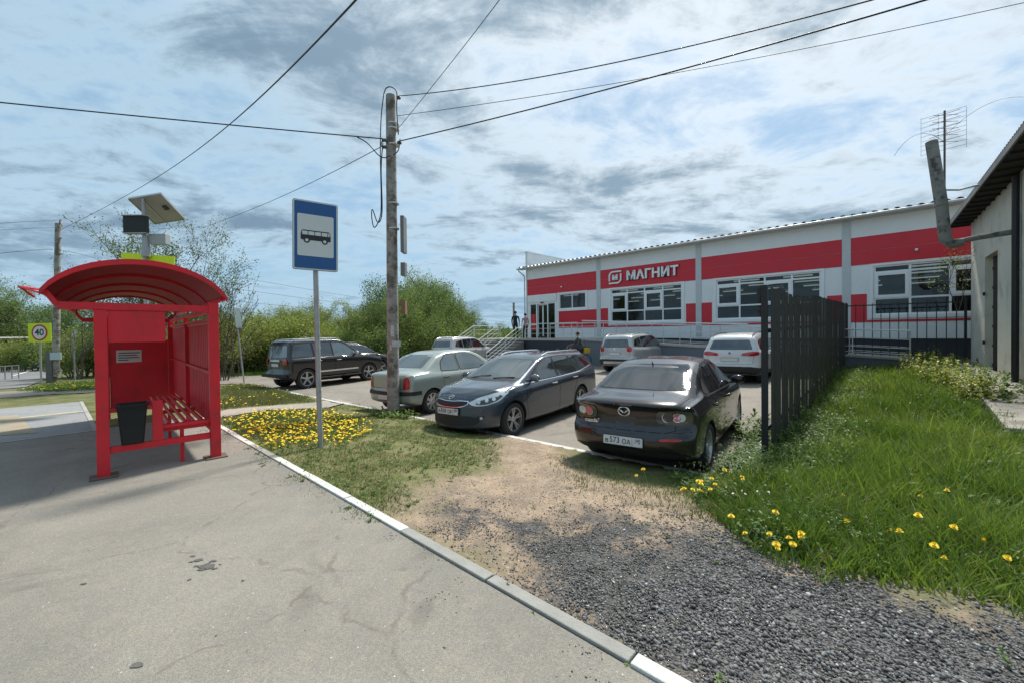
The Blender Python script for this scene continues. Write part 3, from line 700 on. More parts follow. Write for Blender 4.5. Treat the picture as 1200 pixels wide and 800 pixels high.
for i in range(len(xs) - 1):
    for j in range(len(zs) - 1):
        cx, cz = (xs[i] + xs[i + 1]) / 2, (zs[j] + zs[j + 1]) / 2
        if any(o_[0] < cx < o_[1] and o_[2] < cz < o_[3] for o_ in ops): continue
        x0, x1, z0, z1 = xs[i], xs[i + 1], zs[j], zs[j + 1]
        if z1 <= zFl: continue
        for yy, fl in ((0, 0), (.22, 1)):
            q = [(x0, yy, z0), (x1, yy, z0), (x1, yy, z1), (x0, yy, z1)]; mb.add(q, [(0, 1, 2, 3)] if not fl else [(3, 2, 1, 0)])
for (x0, x1, z0, z1) in ops:
    q = [(x0, 0, z0), (x1, 0, z0), (x1, 0, z1), (x0, 0, z1)]; r_ = [(a, .22, c_) for a, _, c_ in q]
    mb.add(q + r_, [(i, (i + 1) % 4, 4 + (i + 1) % 4, 4 + i) for i in range(4)])
mb.bb(-.0, .2, .23, 24, zG, zE); mb.bb(X1_ - .2, X1_, .23, 24, zG, zE); mb.bb(.2, X1_ - .2, 23.8, 24, zG, zE)
wall = mb.build('wall', M_white, shop)
mb = MB(); mb.bb(0, X1_, .06, .22, zG, zBot + .0); mb.build('plinth', M_dark, shop)
# red bands, one panel per bay, with seams between the cladding cassettes
mb = MB()
def bandbox(x0, x1, z0, z1, y=.014):
    mb.bb(x0, x1, -y, -.002, z0, z1)
for k in range(6):
    a, c_ = 6 * k + .15, 6 * k + 5.85
    z = zA
    for zz0, zz1 in ((zB, zB + (zA - zB) / 2 - .004), (zB + (zA - zB) / 2 + .004, zA)): bandbox(a if k else .06, c_, zz0, zz1)
    if k:
        bandbox(a, a + .50, zC, zBlk); bandbox(c_ - .50, c_, zC, zBlk); bandbox(a + .505, c_ - .505, zC, zC + .085)
    else: bandbox(2.9, c_, zC, E + 1.38)
mb.build('red_band', M_red, shop)
for k in range(6):
    mb = MB(); mb.bb(6 * k - .14 if k else 0, 6 * k + .14 if k else .10, -.03, -.001, zBot, zE); mb.build('pilaster', M_pil, shop)
# windows
def window(x0, x1, z0, z1, cols, rows, sash=(), nm='window', out=.11):
    mb = MB()
    mb.bb(x0 - out, x1 + out, -.035, -.002, z1 + .0, z1 + .09); mb.bb(x0 - out, x1 + out, -.045, -.002, z0 - .13, z0); mb.bb(x0 - out, x0, -.035, -.002, z0, z1); mb.bb(x1, x1 + out, -.035, -.002, z0, z1)
    y0, y1 = .02, .09; f_ = .07
    mb.bb(x0, x1, y0, y1, z1 - f_, z1); mb.bb(x0, x1, y0, y1, z0, z0 + f_); mb.bb(x0, x0 + f_, y0, y1, z0 + f_, z1 - f_); mb.bb(x1 - f_, x1, y0, y1, z0 + f_, z1 - f_)
    for c_ in cols: mb.bb(c_ - f_ / 2, c_ + f_ / 2, y0 + .002, y1 - .002, z0 + f_, z1 - f_)
    cc = [x0] + list(cols) + [x1]
    for r_ in rows:
        for i in range(len(cc) - 1): mb.bb(cc[i] + f_ / 2, cc[i + 1] - f_ / 2, y0 + .004, y1 - .004, r_ - f_ / 2, r_ + f_ / 2)
    o = mb.build(nm, M_frame, shop)
    mb = MB(); mb.bb(x0 + .01, x1 - .01, .058, .064, z0 + .01, z1 - .01); mb.build('pane', M_glass, o)
    for (a, c_, e, g) in sash:
        mb = MB(); w_ = .12
        mb.bb(a, c_, .0, y0 + .001, g - w_, g); mb.bb(a, c_, .0, y0 + .001, e, e + w_); mb.bb(a, a + w_, .0, y0 + .001, e + w_, g - w_); mb.bb(c_ - w_, c_, .0, y0 + .001, e + w_, g - w_)
        mb.build('sash', M_frame, o)
    return o
for k in range(1, 6):
    x0 = 6 * k + .85; cw = 4.3 / 4; cols = [x0 + cw * i for i in (1, 2, 3)]; z1_, z2_ = E + 1.19, E + 2.25
    window(x0, x0 + 4.3, E + .52, E + 2.52, cols, (z1_, z2_), [(x0 + .03, cols[0] - .02, z1_ + .02, z2_ - .02), (cols[1] + .02, cols[2] - .02, z1_ + .02, z2_ - .02)])
window(2.93, 5.06, E + 1.5, E + 2.53, (3.98,), ())
# entrance
x0, x1, z0, z1 = door
mb = MB(); y0, y1 = .02, .10
for a, c_ in ((x0, x0 + .08), (x0 + .60, x0 + .68), (x0 + 1.60, x0 + 1.68), (x1 - .08, x1)): mb.bb(a, c_, y0, y1, z0, z1 - .09)
mb.bb(x0, x1, y0, y1, z1 - .09, z1); mb.bb(x0, x0 + .6, y0 + .002, y1, z0 + .9, z0 + .96)
en = mb.build('entrance_frame', M_frame, shop)
for a in (x0 + .70, x0 + 1.15):
    mb = MB(); mb.bb(a, a + .43, .12, .15, z0 + .02, z0 + .10); mb.bb(a, a + .43, .12, .15, z1 - .17, z1 - .10); mb.bb(a, a + .045, .12, .15, z0 + .1, z1 - .17); mb.bb(a + .385, a + .43, .12, .15, z0 + .1, z1 - .17)
    dl = mb.build('door', M_frame, shop); mb = MB(); mb.bb(a + .045, a + .385, .132, .138, z0 + .1, z1 - .17); mb.build('pane', M_glass, dl)
mb = MB(); mb.bb(x0 + .08, x0 + .6, .055, .062, z0, z1 - .09); mb.bb(x0 + 1.68, x1 - .08, .055, .062, z0, z1 - .09); mb.build('pane', M_glass, en)
mb = MB(); mb.bb(x0 + .14, x0 + .52, .04, .05, E + .1, E + 1.25); mb.build('poster', mat('red_poster', (.55, .03, .04), .5), en)
mb = MB(); mb.bb(x0 + 1.05, x0 + 1.3, -.06, .0, z1 - .03, z1 + .05); mb.build('door_sensor', M_dark, en)
mb = MB(); mb.bb(x0 - .15, x1 + .12, -.05, -.016, z1 + .06, zB); mb.build('entrance_header', M_white, shop)
# inside: floor, ceiling with tubes, shelves
mb = MB(); mb.bb(.3, X1_ - .3, .5, 23, zFl - .1, zFl); mb.build('floor', mat('shop_floor', (.35, .34, .32), .5), shop)
mb = MB(); mb.bb(.3, X1_ - .3, .5, 23, E + 2.75, E + 2.85); mb.build('ceiling', mat('shop_ceiling', (.5, .5, .5), .8), shop)
mb = MB()
for k in range(15):
    for y in (2.5, 5.5, 8.5, 12): mb.bb(1.5 + 2.3 * k, 1.62 + 2.3 * k + 1.1, y, y + .12, E + 2.62, E + 2.68)
mb.build('light_tube', mat('light_tube', (.8, .8, .8), .5, emit=(1, .97, .9), estr=1.3), shop)
mb = MB(); cs = [(.30, .10, .05), (.10, .20, .09), (.45, .38, .16), (.12, .15, .26), (.38, .36, .33), (.25, .06, .05)]
mm = [mat('goods%d' % i, c_, .6, var=.5, vscale=9) for i, c_ in enumerate(cs)]
for x in np.arange(7, 35, .55):
    for y in (1.7, 5.0):
        for z in range(4 if y > 2 else 3):
            mb.cur = random.randrange(6); mb.bb(x, x + .5, y, y + .4, zFl + .12 + .42 * z, zFl + .12 + .42 * z + random.uniform(.2, .38))
mb.build('shelf_goods', mm, shop)
mb = MB(); mb.bb(6.5, 35, 5.41, 5.46, zFl, zFl + 2.0); mb.bb(6.5, 35, 2.11, 2.15, zFl, zFl + 1.4); mb.build('shelf_back', mat('shelf', (.3, .3, .29), .6), shop)
# roof: wavy sheet rising to the ridge, eave overhanging the front
mb = MB(); xx = np.arange(-.45, X1_ + .4, .055); prof = .035 * np.sign(np.sin(xx * 2 * pi / .33)) * np.abs(np.sin(xx * 2 * pi / .33)) ** .4
for (ya, za), (yb, zb_) in (((-.42, zE + .16), (12, zE + 1.35)), ((12, zE + 1.35), (24.3, zE + .2))):
    n = len(xx); vs = [(x, ya, za + h) for x, h in zip(xx, prof)] + [(x, yb, zb_ + h) for x, h in zip(xx, prof)]
    mb.add(vs, [(i, i + 1, n + i + 1, n + i) for i in range(n - 1)])
    vs = [(x, ya, za + h - .012) for x, h in zip(xx, prof)] + [(x, yb, zb_ + h - .012) for x, h in zip(xx, prof)]
    mb.add(vs, [(n + i, n + i + 1, i + 1, i) for i in range(n - 1)])
mb.build('roof', M_roofm, shop)
mb = MB(); mb.bb(-.42, X1_ + .3, -.40, -.36, zE + .0, zE + .115); mb.bb(-.42, X1_ + .3, -.36, -.002, zE + .0, zE + .03); mb.build('eave_board', M_pil, shop)
mb = MB(); mb.tube([(-.5, -.47, zE + .05), (X1_ + .3, -.47, zE + .07)], .055, 8); mb.build('gutter', M_steel, shop)
mb = MB(); mb.tube([(-.35, -.47, zE + .03), (-.33, -.42, zE - .12), (-.12, -.12, zE - .42), (-.10, -.08, zE - .6), (-.10, -.08, zFl)], .045, 8); mb.build('downpipe', M_pil, shop)
mb = MB(); mb.bb(-.02, .18, -.05, 20, zE + .02, E + 5.73); mb.bb(-.06, .22, -.1, 20.05, E + 5.73, E + 5.79); mb.build('parapet', M_white, shop)
for x in (20.1, 27.2, 3.2):
    mb = MB(); mb.lathe([(.03, -.02), (.05, -.05), (.05, -.14), (.02, -.16)], (x, 0, zB + .38), 'Y', 10); mb.build('camera_dome', M_frame, shop)
# lettering and the badge beside it
M_let = mat('sign_white', (.82, .83, .84), .4, emit=None)
T0 = Matrix.Translation((9.47, -.10, E + 3.20)) @ Matrix.Rotation(pi / 2, 4, 'X')
put_text('МАГНИТ', .70, T0, M_let, shop, depth=.09, bold=.022, xscale=1.0, spacing=1.04)
put_text('МАГНИТ', .70, Matrix.Translation((9.47, -.045, E + 3.20)) @ Matrix.Rotation(pi / 2, 4, 'X'), mat('letter_side', (.09, .015, .03), .5), shop, depth=.02, bold=.045, spacing=1.04)
put_text('м', .52, Matrix.Translation((7.2, -.10, E + 3.24)) @ Matrix.Rotation(pi / 2, 4, 'X'), M_let, shop, name='badge', depth=.07, bold=.02)
mb = MB()
def stroke(pts, w, y0=-.12, y1=-.05):
    for a, c_ in zip(pts[:-1], pts[1:]):
        a = Vector((a[0], 0, a[1])); c_ = Vector((c_[0], 0, c_[1])); d = (c_ - a).normalized() * w * .35
        aa_ = a - d; bb_ = c_ + d; aa_.y = bb_.y = (y0 + y1) / 2
        mb.bar(aa_, bb_, y1 - y0 + random.uniform(0, .004), w + random.uniform(0, .003), upv=(0, 0, 1) if abs((c_ - a).normalized().z) < .9 else (1, 0, 0))
cx, cz, h_ = 7.2, E + 3.22, .38
def arc(cx_, cz_, r_, a0, a1, n=6): return [(cx_ + r_ * cos(R(a0 + (a1 - a0) * i / n)), cz_ + r_ * sin(R(a0 + (a1 - a0) * i / n))) for i in range(n + 1)]
p1 = [(cx + h_, cz + h_ - .04)] + [(cx - h_ + .2, cz + h_ - .04)] + arc(cx - h_ + .24, cz + h_ - .28, .24, 95, 180) + [(cx - h_, cz - .18)]
p2 = [(2 * cx - a, 2 * cz - c_) for a, c_ in p1]
stroke(p1, .085); stroke(p2, .085)
o = mb.build('badge', M_let, shop)

# podium, stairs, ramp
M_nav = mat('navy_cladding', (.03, .038, .052), .4, var=.2, vscale=1.5)
M_grey = mat('grey_ramp_wall', (.135, .16, .19), .55, var=.12, vscale=1.5)
M_conc = mat('light_concrete', (.40, .38, .34), .85, var=.15, vscale=4, bump=.3)
pod = empty('entrance_podium', tuple(FP(18, 0, 0)), fa, 'dark navy clad podium under the supermarket entrance', 'podium')
T = lambda t: 18 - t            # along the front
def bx(n_, m_, par, *a, bevel=0):
    mb = MB(); mb.bb(*a); return mb.build(n_, m_, par, bevel=bevel)
bx('clad_wall', M_nav, pod, T(18.0), T(11.5), -3.0, -.04, zG, zFl - .10)
bx('deck', M_conc, pod, T(18.05), T(11.45), -3.06, -.02, zFl - .098, zFl)
# stairs
st = empty('entrance_stairs', tuple(FP(18, 0, 0)), fa, 'grey concrete stairs climbing to the supermarket entrance', 'stairs')
mb = MB(); nst = 10; rise = (zFl + .38) / nst + .045
for k in range(1, nst + 1):
    z1 = zFl - .165 * k
    mb.bb(T(20.4), T(15.55), -3.07 - .31 * k, -3.07 - .31 * (k - 1) - .002, zG, z1 - .035)
mb.build('riser', mat('stair_riser', (.20, .19, .175), .8, var=.2), st)
mb = MB()
for k in range(1, nst + 1):
    z1 = zFl - .165 * k
    mb.bb(T(20.42), T(15.53), -3.10 - .31 * k, -3.07 - .31 * (k - 1) - .002, z1 - .033, z1)
mb.build('tread', M_conc, st)
bx('landing', M_conc, st, T(20.4), T(18.06), -3.06, -.3, zG, zFl - .003)
def rail(name, par, pts, post_h=.9, bars=(.9, .6, .3), step=1.2, r_=.022, m_=None, posts=True):
    """pts: floor-level points in the parent's frame"""
    mb = MB(); pts = [Vector(p) for p in pts]
    for hb in bars: mb.tube([p + Vector((0, 0, hb)) for p in pts], r_ if hb == max(bars) else r_ * .55, 7)
    if posts:
        for a, c_ in zip(pts[:-1], pts[1:]):
            n = max(1, round((c_ - a).length / step))
            for i in range(n + (c_ == pts[-1])):
                q = a.lerp(c_, i / n); mb.tube([q, q + Vector((0, 0, post_h))], r_ * .8, 7)
    return mb.build(name, m_ or M_steel, par, smooth=40)
M_wrail = mat('pale_painted_rail', (.62, .63, .60), .4, var=.1)
zs_ = zFl - .165 * nst
for t_ in (15.65, 17.75, 20.25):
    rail('handrail', st, [(T(t_), -3.1, zFl), (T(t_), -3.1 - .31 * nst, zs_)], bars=(.92, .68, .46, .24), step=1.5, m_=M_wrail, r_=.03)
rail('handrail', st, [(T(20.3), -3.1, zFl), (T(20.3), -.4, zFl)], step=1.3)
rail('railing', pod, [(T(15.5), -2.95, zFl), (T(11.6), -2.95, zFl)], bars=(.92, .62, .32), step=1.0)
rail('railing', pod, [(T(15.0), -1.1, zFl), (T(11.6), -1.1, zFl)], bars=(.92, .72), step=1.4, m_=M_wrail, r_=.03)
# ramp
rp = empty('ramp', tuple(FP(18, 0, 0)), fa, 'long grey access ramp with steel railings along the supermarket front', 'ramp')
def dz_(t): return E - .41 - (11.45 - t) * .046
def slab(name, m_, y0, y1, zt, zb_, t0=11.44, t1=-2.0):
    mb = MB(); vs = []
    for t in (t0, t1):
        for y in (y0, y1):
            for z in (zb_(t), zt(t)): vs.append((T(t), y, z))
    mb.add(vs, [(0, 1, 3, 2), (4, 6, 7, 5), (0, 4, 5, 1), (2, 3, 7, 6), (1, 5, 7, 3), (0, 2, 6, 4)]); return mb.build(name, m_, rp)
slab('ramp_wall', M_grey, -3.0, -1.5, lambda t: dz_(t) - .07, lambda t: zG)
slab('ramp_edge', M_conc, -3.05, -1.45, lambda t: dz_(t), lambda t: dz_(t) - .068)
for y in (-2.9, -1.55):
    rail('railing', rp, [(T(t), y, dz_(t)) for t in (11.3, 4.5, -1.9)], bars=(.92, .62, .32, .12), step=1.45)
mb = MB(); mb.tube([(T(11.3), -2.9, dz_(11.3) + 1.02)] + [(T(3), -2.9, dz_(3) + 1.02)], .03, 7); mb.build('handrail', M_wrail, rp, smooth=40)
mb = MB()
for t in (-1.9,):
    for h in (.92, .62, .32): mb.tube([(T(t), -2.9, dz_(t) + h), (T(t), -1.55, dz_(t) + h)], .02, 7)
mb.build('railing', M_steel, rp)

# ------------------------------------------------------------------ fences
M_blk = mat('black_stained_plank', (.018, .018, .021), .62, var=.35, vscale=5, bump=.25, bscale=18)
pf = empty('plank_fence', (FO[0], FO[1], float(gz(*FO))), math.atan2(FD[1], FD[0]), 'tall black slatted fence with narrow gaps beside the tall grass', 'fence')
def ftop(p):      # top height above eye level along the fence
    return np.interp(p, [0, .35, .8, 1.3, 2.1, 3.2, 3.25, 5.4, 8.2, 10.8, 13.7], [.60, .56, .60, .55, .56, .60, .62, .74, .80, .88, .92])
zf0 = float(gz(*FO)); L_ = 13.6; seg_ = 2.6; p_ = 0.0; pi_ = 0
while p_ < L_:
    e = min(p_ + seg_, L_); mb = MB(); q = p_ + .02
    while q < e - .02:
        w_ = random.uniform(.105, .125); w_ = min(w_, e - q); gp = random.choice((.004, .008, .008, .04, .006, .012, .006))
        x, y = FO + FD * (q + w_ / 2); zb_ = float(gz(x, y)) - .06 - zf0; zt = E + ftop(q + w_ / 2) - zf0 + random.uniform(-.025, .025)
        tl = random.uniform(-.004, .004); k0 = len(mb.v); mb.bb(q, q + w_, .0 + tl, .004 + tl, zb_, zt)
        q += w_ + gp
    mb.build('plank_panel', M_blk, pf)
    mb = MB(); x, y = FO + FD * (p_ + e) / 2
    for h in (.45, 1.75):
        a = FO + FD * p_; c_ = FO + FD * e
        mb.bar((p_, .045, float(gz(*a)) + h - zf0), (e, .045, float(gz(*c_)) + h - zf0), .04, .06)
    mb.build('rail', M_blk, pf)
    x, y = FO + FD * p_; bx('post', M_blk, pf, p_ - .035 if pi_ else -.05, p_ + .035 if pi_ else .018, .03, .10, float(gz(x, y)) - .2 - zf0, E + ftop(p_) - zf0 + (.02 if pi_ else -.01))
    p_ = e; pi_ += 1
a = np.array((12.7, 15.5)); c_ = np.array((15.05, 13.55)); d = c_ - a; Lm = float(np.linalg.norm(d)); d /= Lm
M_iron = mat('black_iron', (.012, .012, .014), .5)
mf = empty('bar_fence', (a[0], a[1], float(gz(*a))), math.atan2(d[1], d[0]), 'see-through black metal bar fence between the plank fence and the house', 'fence')
zt = E + .88 - float(gz(*a)); mb = MB(); n = int(Lm / .235)
for i in range(n + 1): mb.bb(.235 * i - .012, .235 * i + .012, -.012, .012, -.2, zt + .03 - .004)
mb.build('bars', M_iron, mf)
for h in (zt - .04, .25): bx('rail', M_iron, mf, 0, Lm, -.02, .02, h - .02, h + .02)
bx('post', M_iron, mf, -.05, 0, -.03, .03, -.3, zt + .08); bx('post', M_iron, mf, Lm - .06, Lm, -.04, .04, -.3, zt + .12)

# ------------------------------------------------------------------ plastered house on the right
hang = math.atan2(-HD[1], -HD[0])         # local +x runs from the far corner towards the camera, +y = away from the fence (into the house)
M_pl = mat('beige_plaster', (.68, .65, .55), .92, var=.14, vscale=1.1, bump=.5, bscale=9, col2=(.50, .475, .40), c2lo=.52, c2hi=.7, c2scale=1.4)
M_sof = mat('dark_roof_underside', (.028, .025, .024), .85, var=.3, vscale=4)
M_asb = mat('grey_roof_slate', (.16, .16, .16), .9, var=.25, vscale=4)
hs = empty('plastered_house', (HC[0], HC[1], 0), hang, 'beige plastered house with a dark overhanging roof at the right edge', 'house')
zw = E + 3.43
mb = MB()        # walls with a recess for the door
x0, x1, zd = 2.14, 3.74, E + 2.0
for (a_, b2, c0, c1) in ((0, x0, 0, zw), (x0, x1, zd, zw), (x1, 11, 0, zw)): mb.bb(a_, b2, 0, .3, c0 - (.5 if c0 == 0 else 0), c1)
mb.bb(0, .3, .3, 7, -.5, zw)
mb.build('wall', M_pl, hs)
M_rust = mat('rusty_dark_metal', (.045, .032, .026), .8, var=.4, vscale=4, bump=.3, bscale=20)
dr_ = bx('door', M_rust, hs, x0, x1, .16, .2, .35, zd - .01)
mb = MB()
for z in np.arange(.5, zd - .2, .55): mb.bb(x0 + .02, x1 - .02, .14, .158, z, z + .07)
mb.bb(x0 + .75, x0 + .8, .13, .156, .4, zd - .05); mb.build('bracing', M_rust, dr_)
mb = MB(); mb.bb(x0 - .02, x0 + .05, -.04, .0, E + .9, E + 1.0); mb.bb(x0 - .02, x0 + .05, -.04, .0, E - .5, E - .4); mb.build('hinge', M_rust, dr_)
mb = MB(); o_ = .5; e_ = .3                       # corrugated roof
xx = np.arange(-e_, 11, .03); pr_ = .028 * np.sin(xx * 2 * pi / .15)
def roofz(y): return zw + .10 + (y + o_) * .42
n = len(xx); ys_ = [-o_, 7]
vs = [(x, y, roofz(y) + h) for y in ys_ for x, h in zip(xx, pr_)]; mb.add(vs, [(i, i + 1, n + i + 1, n + i) for i in range(n - 1)])
vs = [(x, y, roofz(y) + h - .02) for y in ys_ for x, h in zip(xx, pr_)]; mb.add(vs, [(n + i, n + i + 1, i + 1, i) for i in range(n - 1)])
mb.build('roof', M_asb, hs)
mb = MB(); mb.add([(x, y, zw - .03 + (y + o_) * .0 + dzz) for x in (-e_ + .05, 11) for y in (-o_ + .04, 0.28) for dzz in (0, .04)], [(0, 1, 3, 2), (4, 6, 7, 5), (0, 4, 5, 1), (2, 3, 7, 6), (1, 5, 7, 3), (0, 2, 6, 4)])
for x in np.arange(-.2, 11, .6): mb.bb(x, x + .05, -o_ + .06, -.002, zw - .08, zw - .032)
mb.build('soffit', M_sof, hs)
mb = MB(); mb.bb(-e_ + .02, 11, -o_ - .005, -o_ + .025, zw - .05, zw + .07); mb.build('fascia', mat('weathered_board', (.20, .20, .20), .8, var=.3), hs)
mb = MB(); mb.tube([(5.95, -.08, 0), (5.95, -.08, zw - .1)], .06, 8); mb.build('downpipe', M_iron, hs)
mb = MB(); mb.lathe([(.12, -.03), (.12, 0), (.10, .02)], (5.49, -.01, E + 2.13), 'Y', 14); mb.build('vent_collar', mat('asbestos_pipe', (.21, .205, .185), .9, var=.3, vscale=6, bump=.4, bscale=30, col2=(.07, .065, .06), c2lo=.5, c2hi=.65, c2scale=5), hs)
M_pipe = MATS['asbestos_pipe']
mb = MB(); mb.tube([(5.49, -.02, E + 2.16), (5.49, -.55, E + 2.12), (5.49, -.98, E + 2.06)], [.062, .062, .065], 12); mb.build('stove_pipe', M_pipe, hs, smooth=40)
mb = MB(); mb.tube([(5.49, -.80, E + 2.04), (5.49, -1.0, E + 2.03), (5.49, -1.10, E + 2.14), (5.44, -1.13, E + 2.45), (5.40, -1.17, E + 3.1)], [.10, .12, .12, .12, .115], 14)
mb.build('elbow', M_pipe, hs, smooth=40)
mb = MB(); mb.tube([(5.41, -1.165, E + 3.0), (5.25, -1.33, E + 4.69)], [.125, .12], 14); mb.build('stove_pipe', M_pipe, hs, smooth=40)
mb = MB(); mb.tube([(5.37, -1.2, E + 3.42), (5.2, -.85, E + 3.38), (5.0, -.5, E + 3.47)], .025, 8); mb.build('bracket', M_steel, hs)
# tv antenna
M_ant = mat('antenna_metal', (.10, .09, .085), .6)
q = A(1107, 130, 10.6); an = empty('tv_antenna', (q.x, q.y, 0), hang + pi / 2, 'thin grid television antenna on a mast behind the stove pipe', 'antenna')
mb = MB(); zt = q.z; mb.tube([(0, 0, E + 2.2), (0, 0, zt)], .022, 8); mb.build('mast', M_ant, an)
mb = MB()
for k in range(5):
    z = zt - .15 - .17 * k
    mb.tube([(-.28, .02, z + .04), (.28, .02, z + .10)], .006, 5); mb.tube([(-.22, .02, z + .1), (.24, .02, z - .02)], .006, 5)
mb.build('dipole', M_ant, an)
mb = MB()
for k in range(9): mb.tube([(-.42 + .0 * k, .16, zt - .02 - .12 * k), (.40, .16, zt + .04 - .12 * k)], .004, 4)
for x in (-.42, .40, -.1): mb.tube([(x, .16, zt + .02), (x, .16, zt - 1.0)], .004, 4)
mb.tube([(0, 0, zt - .3), (0, .16, zt - .3)], .01, 5); mb.build('reflector_grid', M_ant, an)
mb = MB(); mb.tube([(0, .02, zt - .35), (0, -.5, zt - .8)], .006, 5); mb.build('boom', M_ant, an)
# ivy twigs at the corner
mb = MB()
x, y = hp(.15, .1)
lv = rng.normal(0, 1, (260, 3)) * (.16, .16, .45) + (x - .1, y, E + 2.3)
o = None
# ------------------------------------------------------------------ bus shelter
SN = Vector((.714, .70, 0)); SU = Vector((-.70, .714, 0))
M_sred = mat('red_gloss_paint', (.64, .010, .022), .5, var=.16, vscale=2.5, bump=.04, bscale=12, col2=(.47, .014, .020), c2lo=.5, c2hi=.7, c2scale=3)
def poly_mat():
    m = bpy.data.materials.new('red_polycarbonate'); m.use_nodes = True; t = m.node_tree; nb = NB(t); p = t.nodes['Principled BSDF']
    p.inputs['Base Color'].default_value = (.30, .012, .03, 1); p.inputs['Roughness'].default_value = .45
    tl = nb.n('ShaderNodeBsdfTranslucent', {'Color': (.35, .012, .03, 1)}); mx = nb.n('ShaderNodeMixShader', {'Fac': .24}); o = t.nodes['Material Output']
    t.links.new(p.outputs[0], mx.inputs[1]); t.links.new(tl.outputs[0], mx.inputs[2]); t.links.new(mx.outputs[0], o.inputs[0]); return m
M_poly = poly_mat()
lx, ly = G(122, 559)
sh = empty('bus_shelter', (lx, ly, 0), math.atan2(SN.y, SN.x), 'red steel bus shelter with an arched roof on the footway', 'bus shelter')
# local: x = depth (0 at the road-side legs, SW at the back), y = along the shelter away from the camera
SW, SL = 1.06, 5.4
def sb(n_, m_, *a, par=sh, bevel=.004): mb = MB(); mb.bb(*a); return mb.build(n_, m_, par, bevel=bevel)
zb0 = 1.93
for (x, y) in ((0, 0), (SW, 0), (0, SL), (SW, SL)): sb('post', M_sred, x - .055, x + .055, y - .055, y + .055, -.12 if y < 1 else -.25, zb0 - .002 if x == 0 else 2.06)
sb('post', M_sred, SW - .03, SW + .03, SL / 2 - .03, SL / 2 + .03, -.1, 1.95)
AX0, AX1 = -.45, 1.20
def archz(x, r0=0): 
    k = (x - (AX0 + AX1) / 2) / ((AX1 - AX0) / 2); return 1.91 + .61 * math.sqrt(max(0, 1 - (abs(k) * .94) ** 2.0)) + r0
xs_ = np.linspace(AX0, AX1, 26)
RY0, RY1 = -.12, SL + .15
mb = MB(); n = len(xs_)
for dz, fl in ((0, 0), (-.012, 1)):
    vs = [(x, y, archz(x, dz)) for y in (RY0, RY1) for x in xs_]; mb.add(vs, [(i, i + 1, n + i + 1, n + i) for i in range(n - 1)])
mb.build('roof_sheet', M_poly, sh, smooth=30)
for y in np.linspace(RY0 + .02, RY1 - .02, 5):
    mb = MB(); w = .02
    vs = []
    for x in xs_: vs += [(x, y - w, archz(x, -.014)), (x, y + w, archz(x, -.014)), (x, y + w, archz(x, -.045)), (x, y - w, archz(x, -.045))]
    fs = []
    for i in range(n - 1):
        for k in range(4): fs.append((4 * i + k, 4 * i + (k + 1) % 4, 4 * i + 4 + (k + 1) % 4, 4 * i + 4 + k))
    fs += [(3, 2, 1, 0), (4 * n - 4, 4 * n - 3, 4 * n - 2, 4 * n - 1)]
    mb.add(vs, fs); mb.build('arch_rib', M_sred, sh)
mb = MB(); vs = []             # edge trim of the near end
for x in xs_: vs += [(x, RY0 - .03, archz(x, .012)), (x, RY0 + .0, archz(x, .012)), (x, RY0 + .0, archz(x, -.05)), (x, RY0 - .03, archz(x, -.05))]
mb.add(vs, fs); mb.build('edge_trim', M_sred, sh)
for y, nm in ((0, 'near'), (SL, 'far')):
    mb = MB(); mb.bb(-.33, SW + .05, y - .04, y + .04, zb0, zb0 + .085); mb.bar((-.33, y, zb0 + .045), (AX0 + .03, y, archz(AX0 + .03) - .04), .05, .08, (0, 1, 0)); mb.bar((SW, y, 2.05), (AX1 - .03, y, archz(AX1 - .03) - .05), .05, .05, (0, 1, 0))
    mb.build('cross_beam', M_sred, sh, bevel=.004)
sb('long_beam', M_sred, -.03, .03, .056, SL - .056, zb0 - .09, zb0 - .02); sb('long_beam', M_sred, SW - .03, SW + .03, .056, SL - .056, zb0 + .0, zb0 + .06)
for x in (AX0 + .02, AX1 - .02): sb('gutter_bar', M_sred, x - .02, x + .02, RY0, RY1, archz(x) - .06, archz(x) - .015)
# small flared bracket at the roof's road-side edge
mb = MB(); mb.tube([(AX0 + .02, RY0 + .02, archz(AX0) - .03), (AX0 - .17, RY0 + .35, archz(AX0) + .06), (AX0 - .10, RY0 + .75, archz(AX0) - .02)], .012, 6); mb.tube([(AX0 - .17, RY0 + .35, archz(AX0) + .06), (AX0 + .02, RY0 + 1.0, archz(AX0) + .07)], .012, 6); mb.build('bracket', M_sred, sh)
# near side frame
sb('lower_rail', M_sred, .056, SW - .056, -.03, .03, .27, .345)
sb('upper_rail', M_sred, .056, .46, -.025, .025, .74, .79)
sb('short_post', M_sred, .43, .53, -.035, .035, .346, .84)
# fascia box near beam
sb('sign_box', M_sred, .057, .57, -.028, .03, 1.555, zb0 - .002)
# far side panel, and the notice
sb('side_panel', M_sred, .058, SW - .058, SL - .03, SL - .005, .12, 1.55)
sb('side_panel', M_sred, .06, .60, .175, .19, .55, 1.62) if False else None
pn = sb('notice', mat('notice_paper', (.62, .62, .58), .6, var=.1), .16, .56, SL - .042, SL - .031, 1.08, 1.34, bevel=0)
mb = MB()
for k, w_ in enumerate((.34, .30, .33, .16)): mb.bb(.19, .19 + w_, SL - .0455, SL - .0425, 1.31 - .04 - .05 * k, 1.31 - .02 - .05 * k)
mb.build('print', mat('print_grey', (.08, .08, .09), .7), pn)
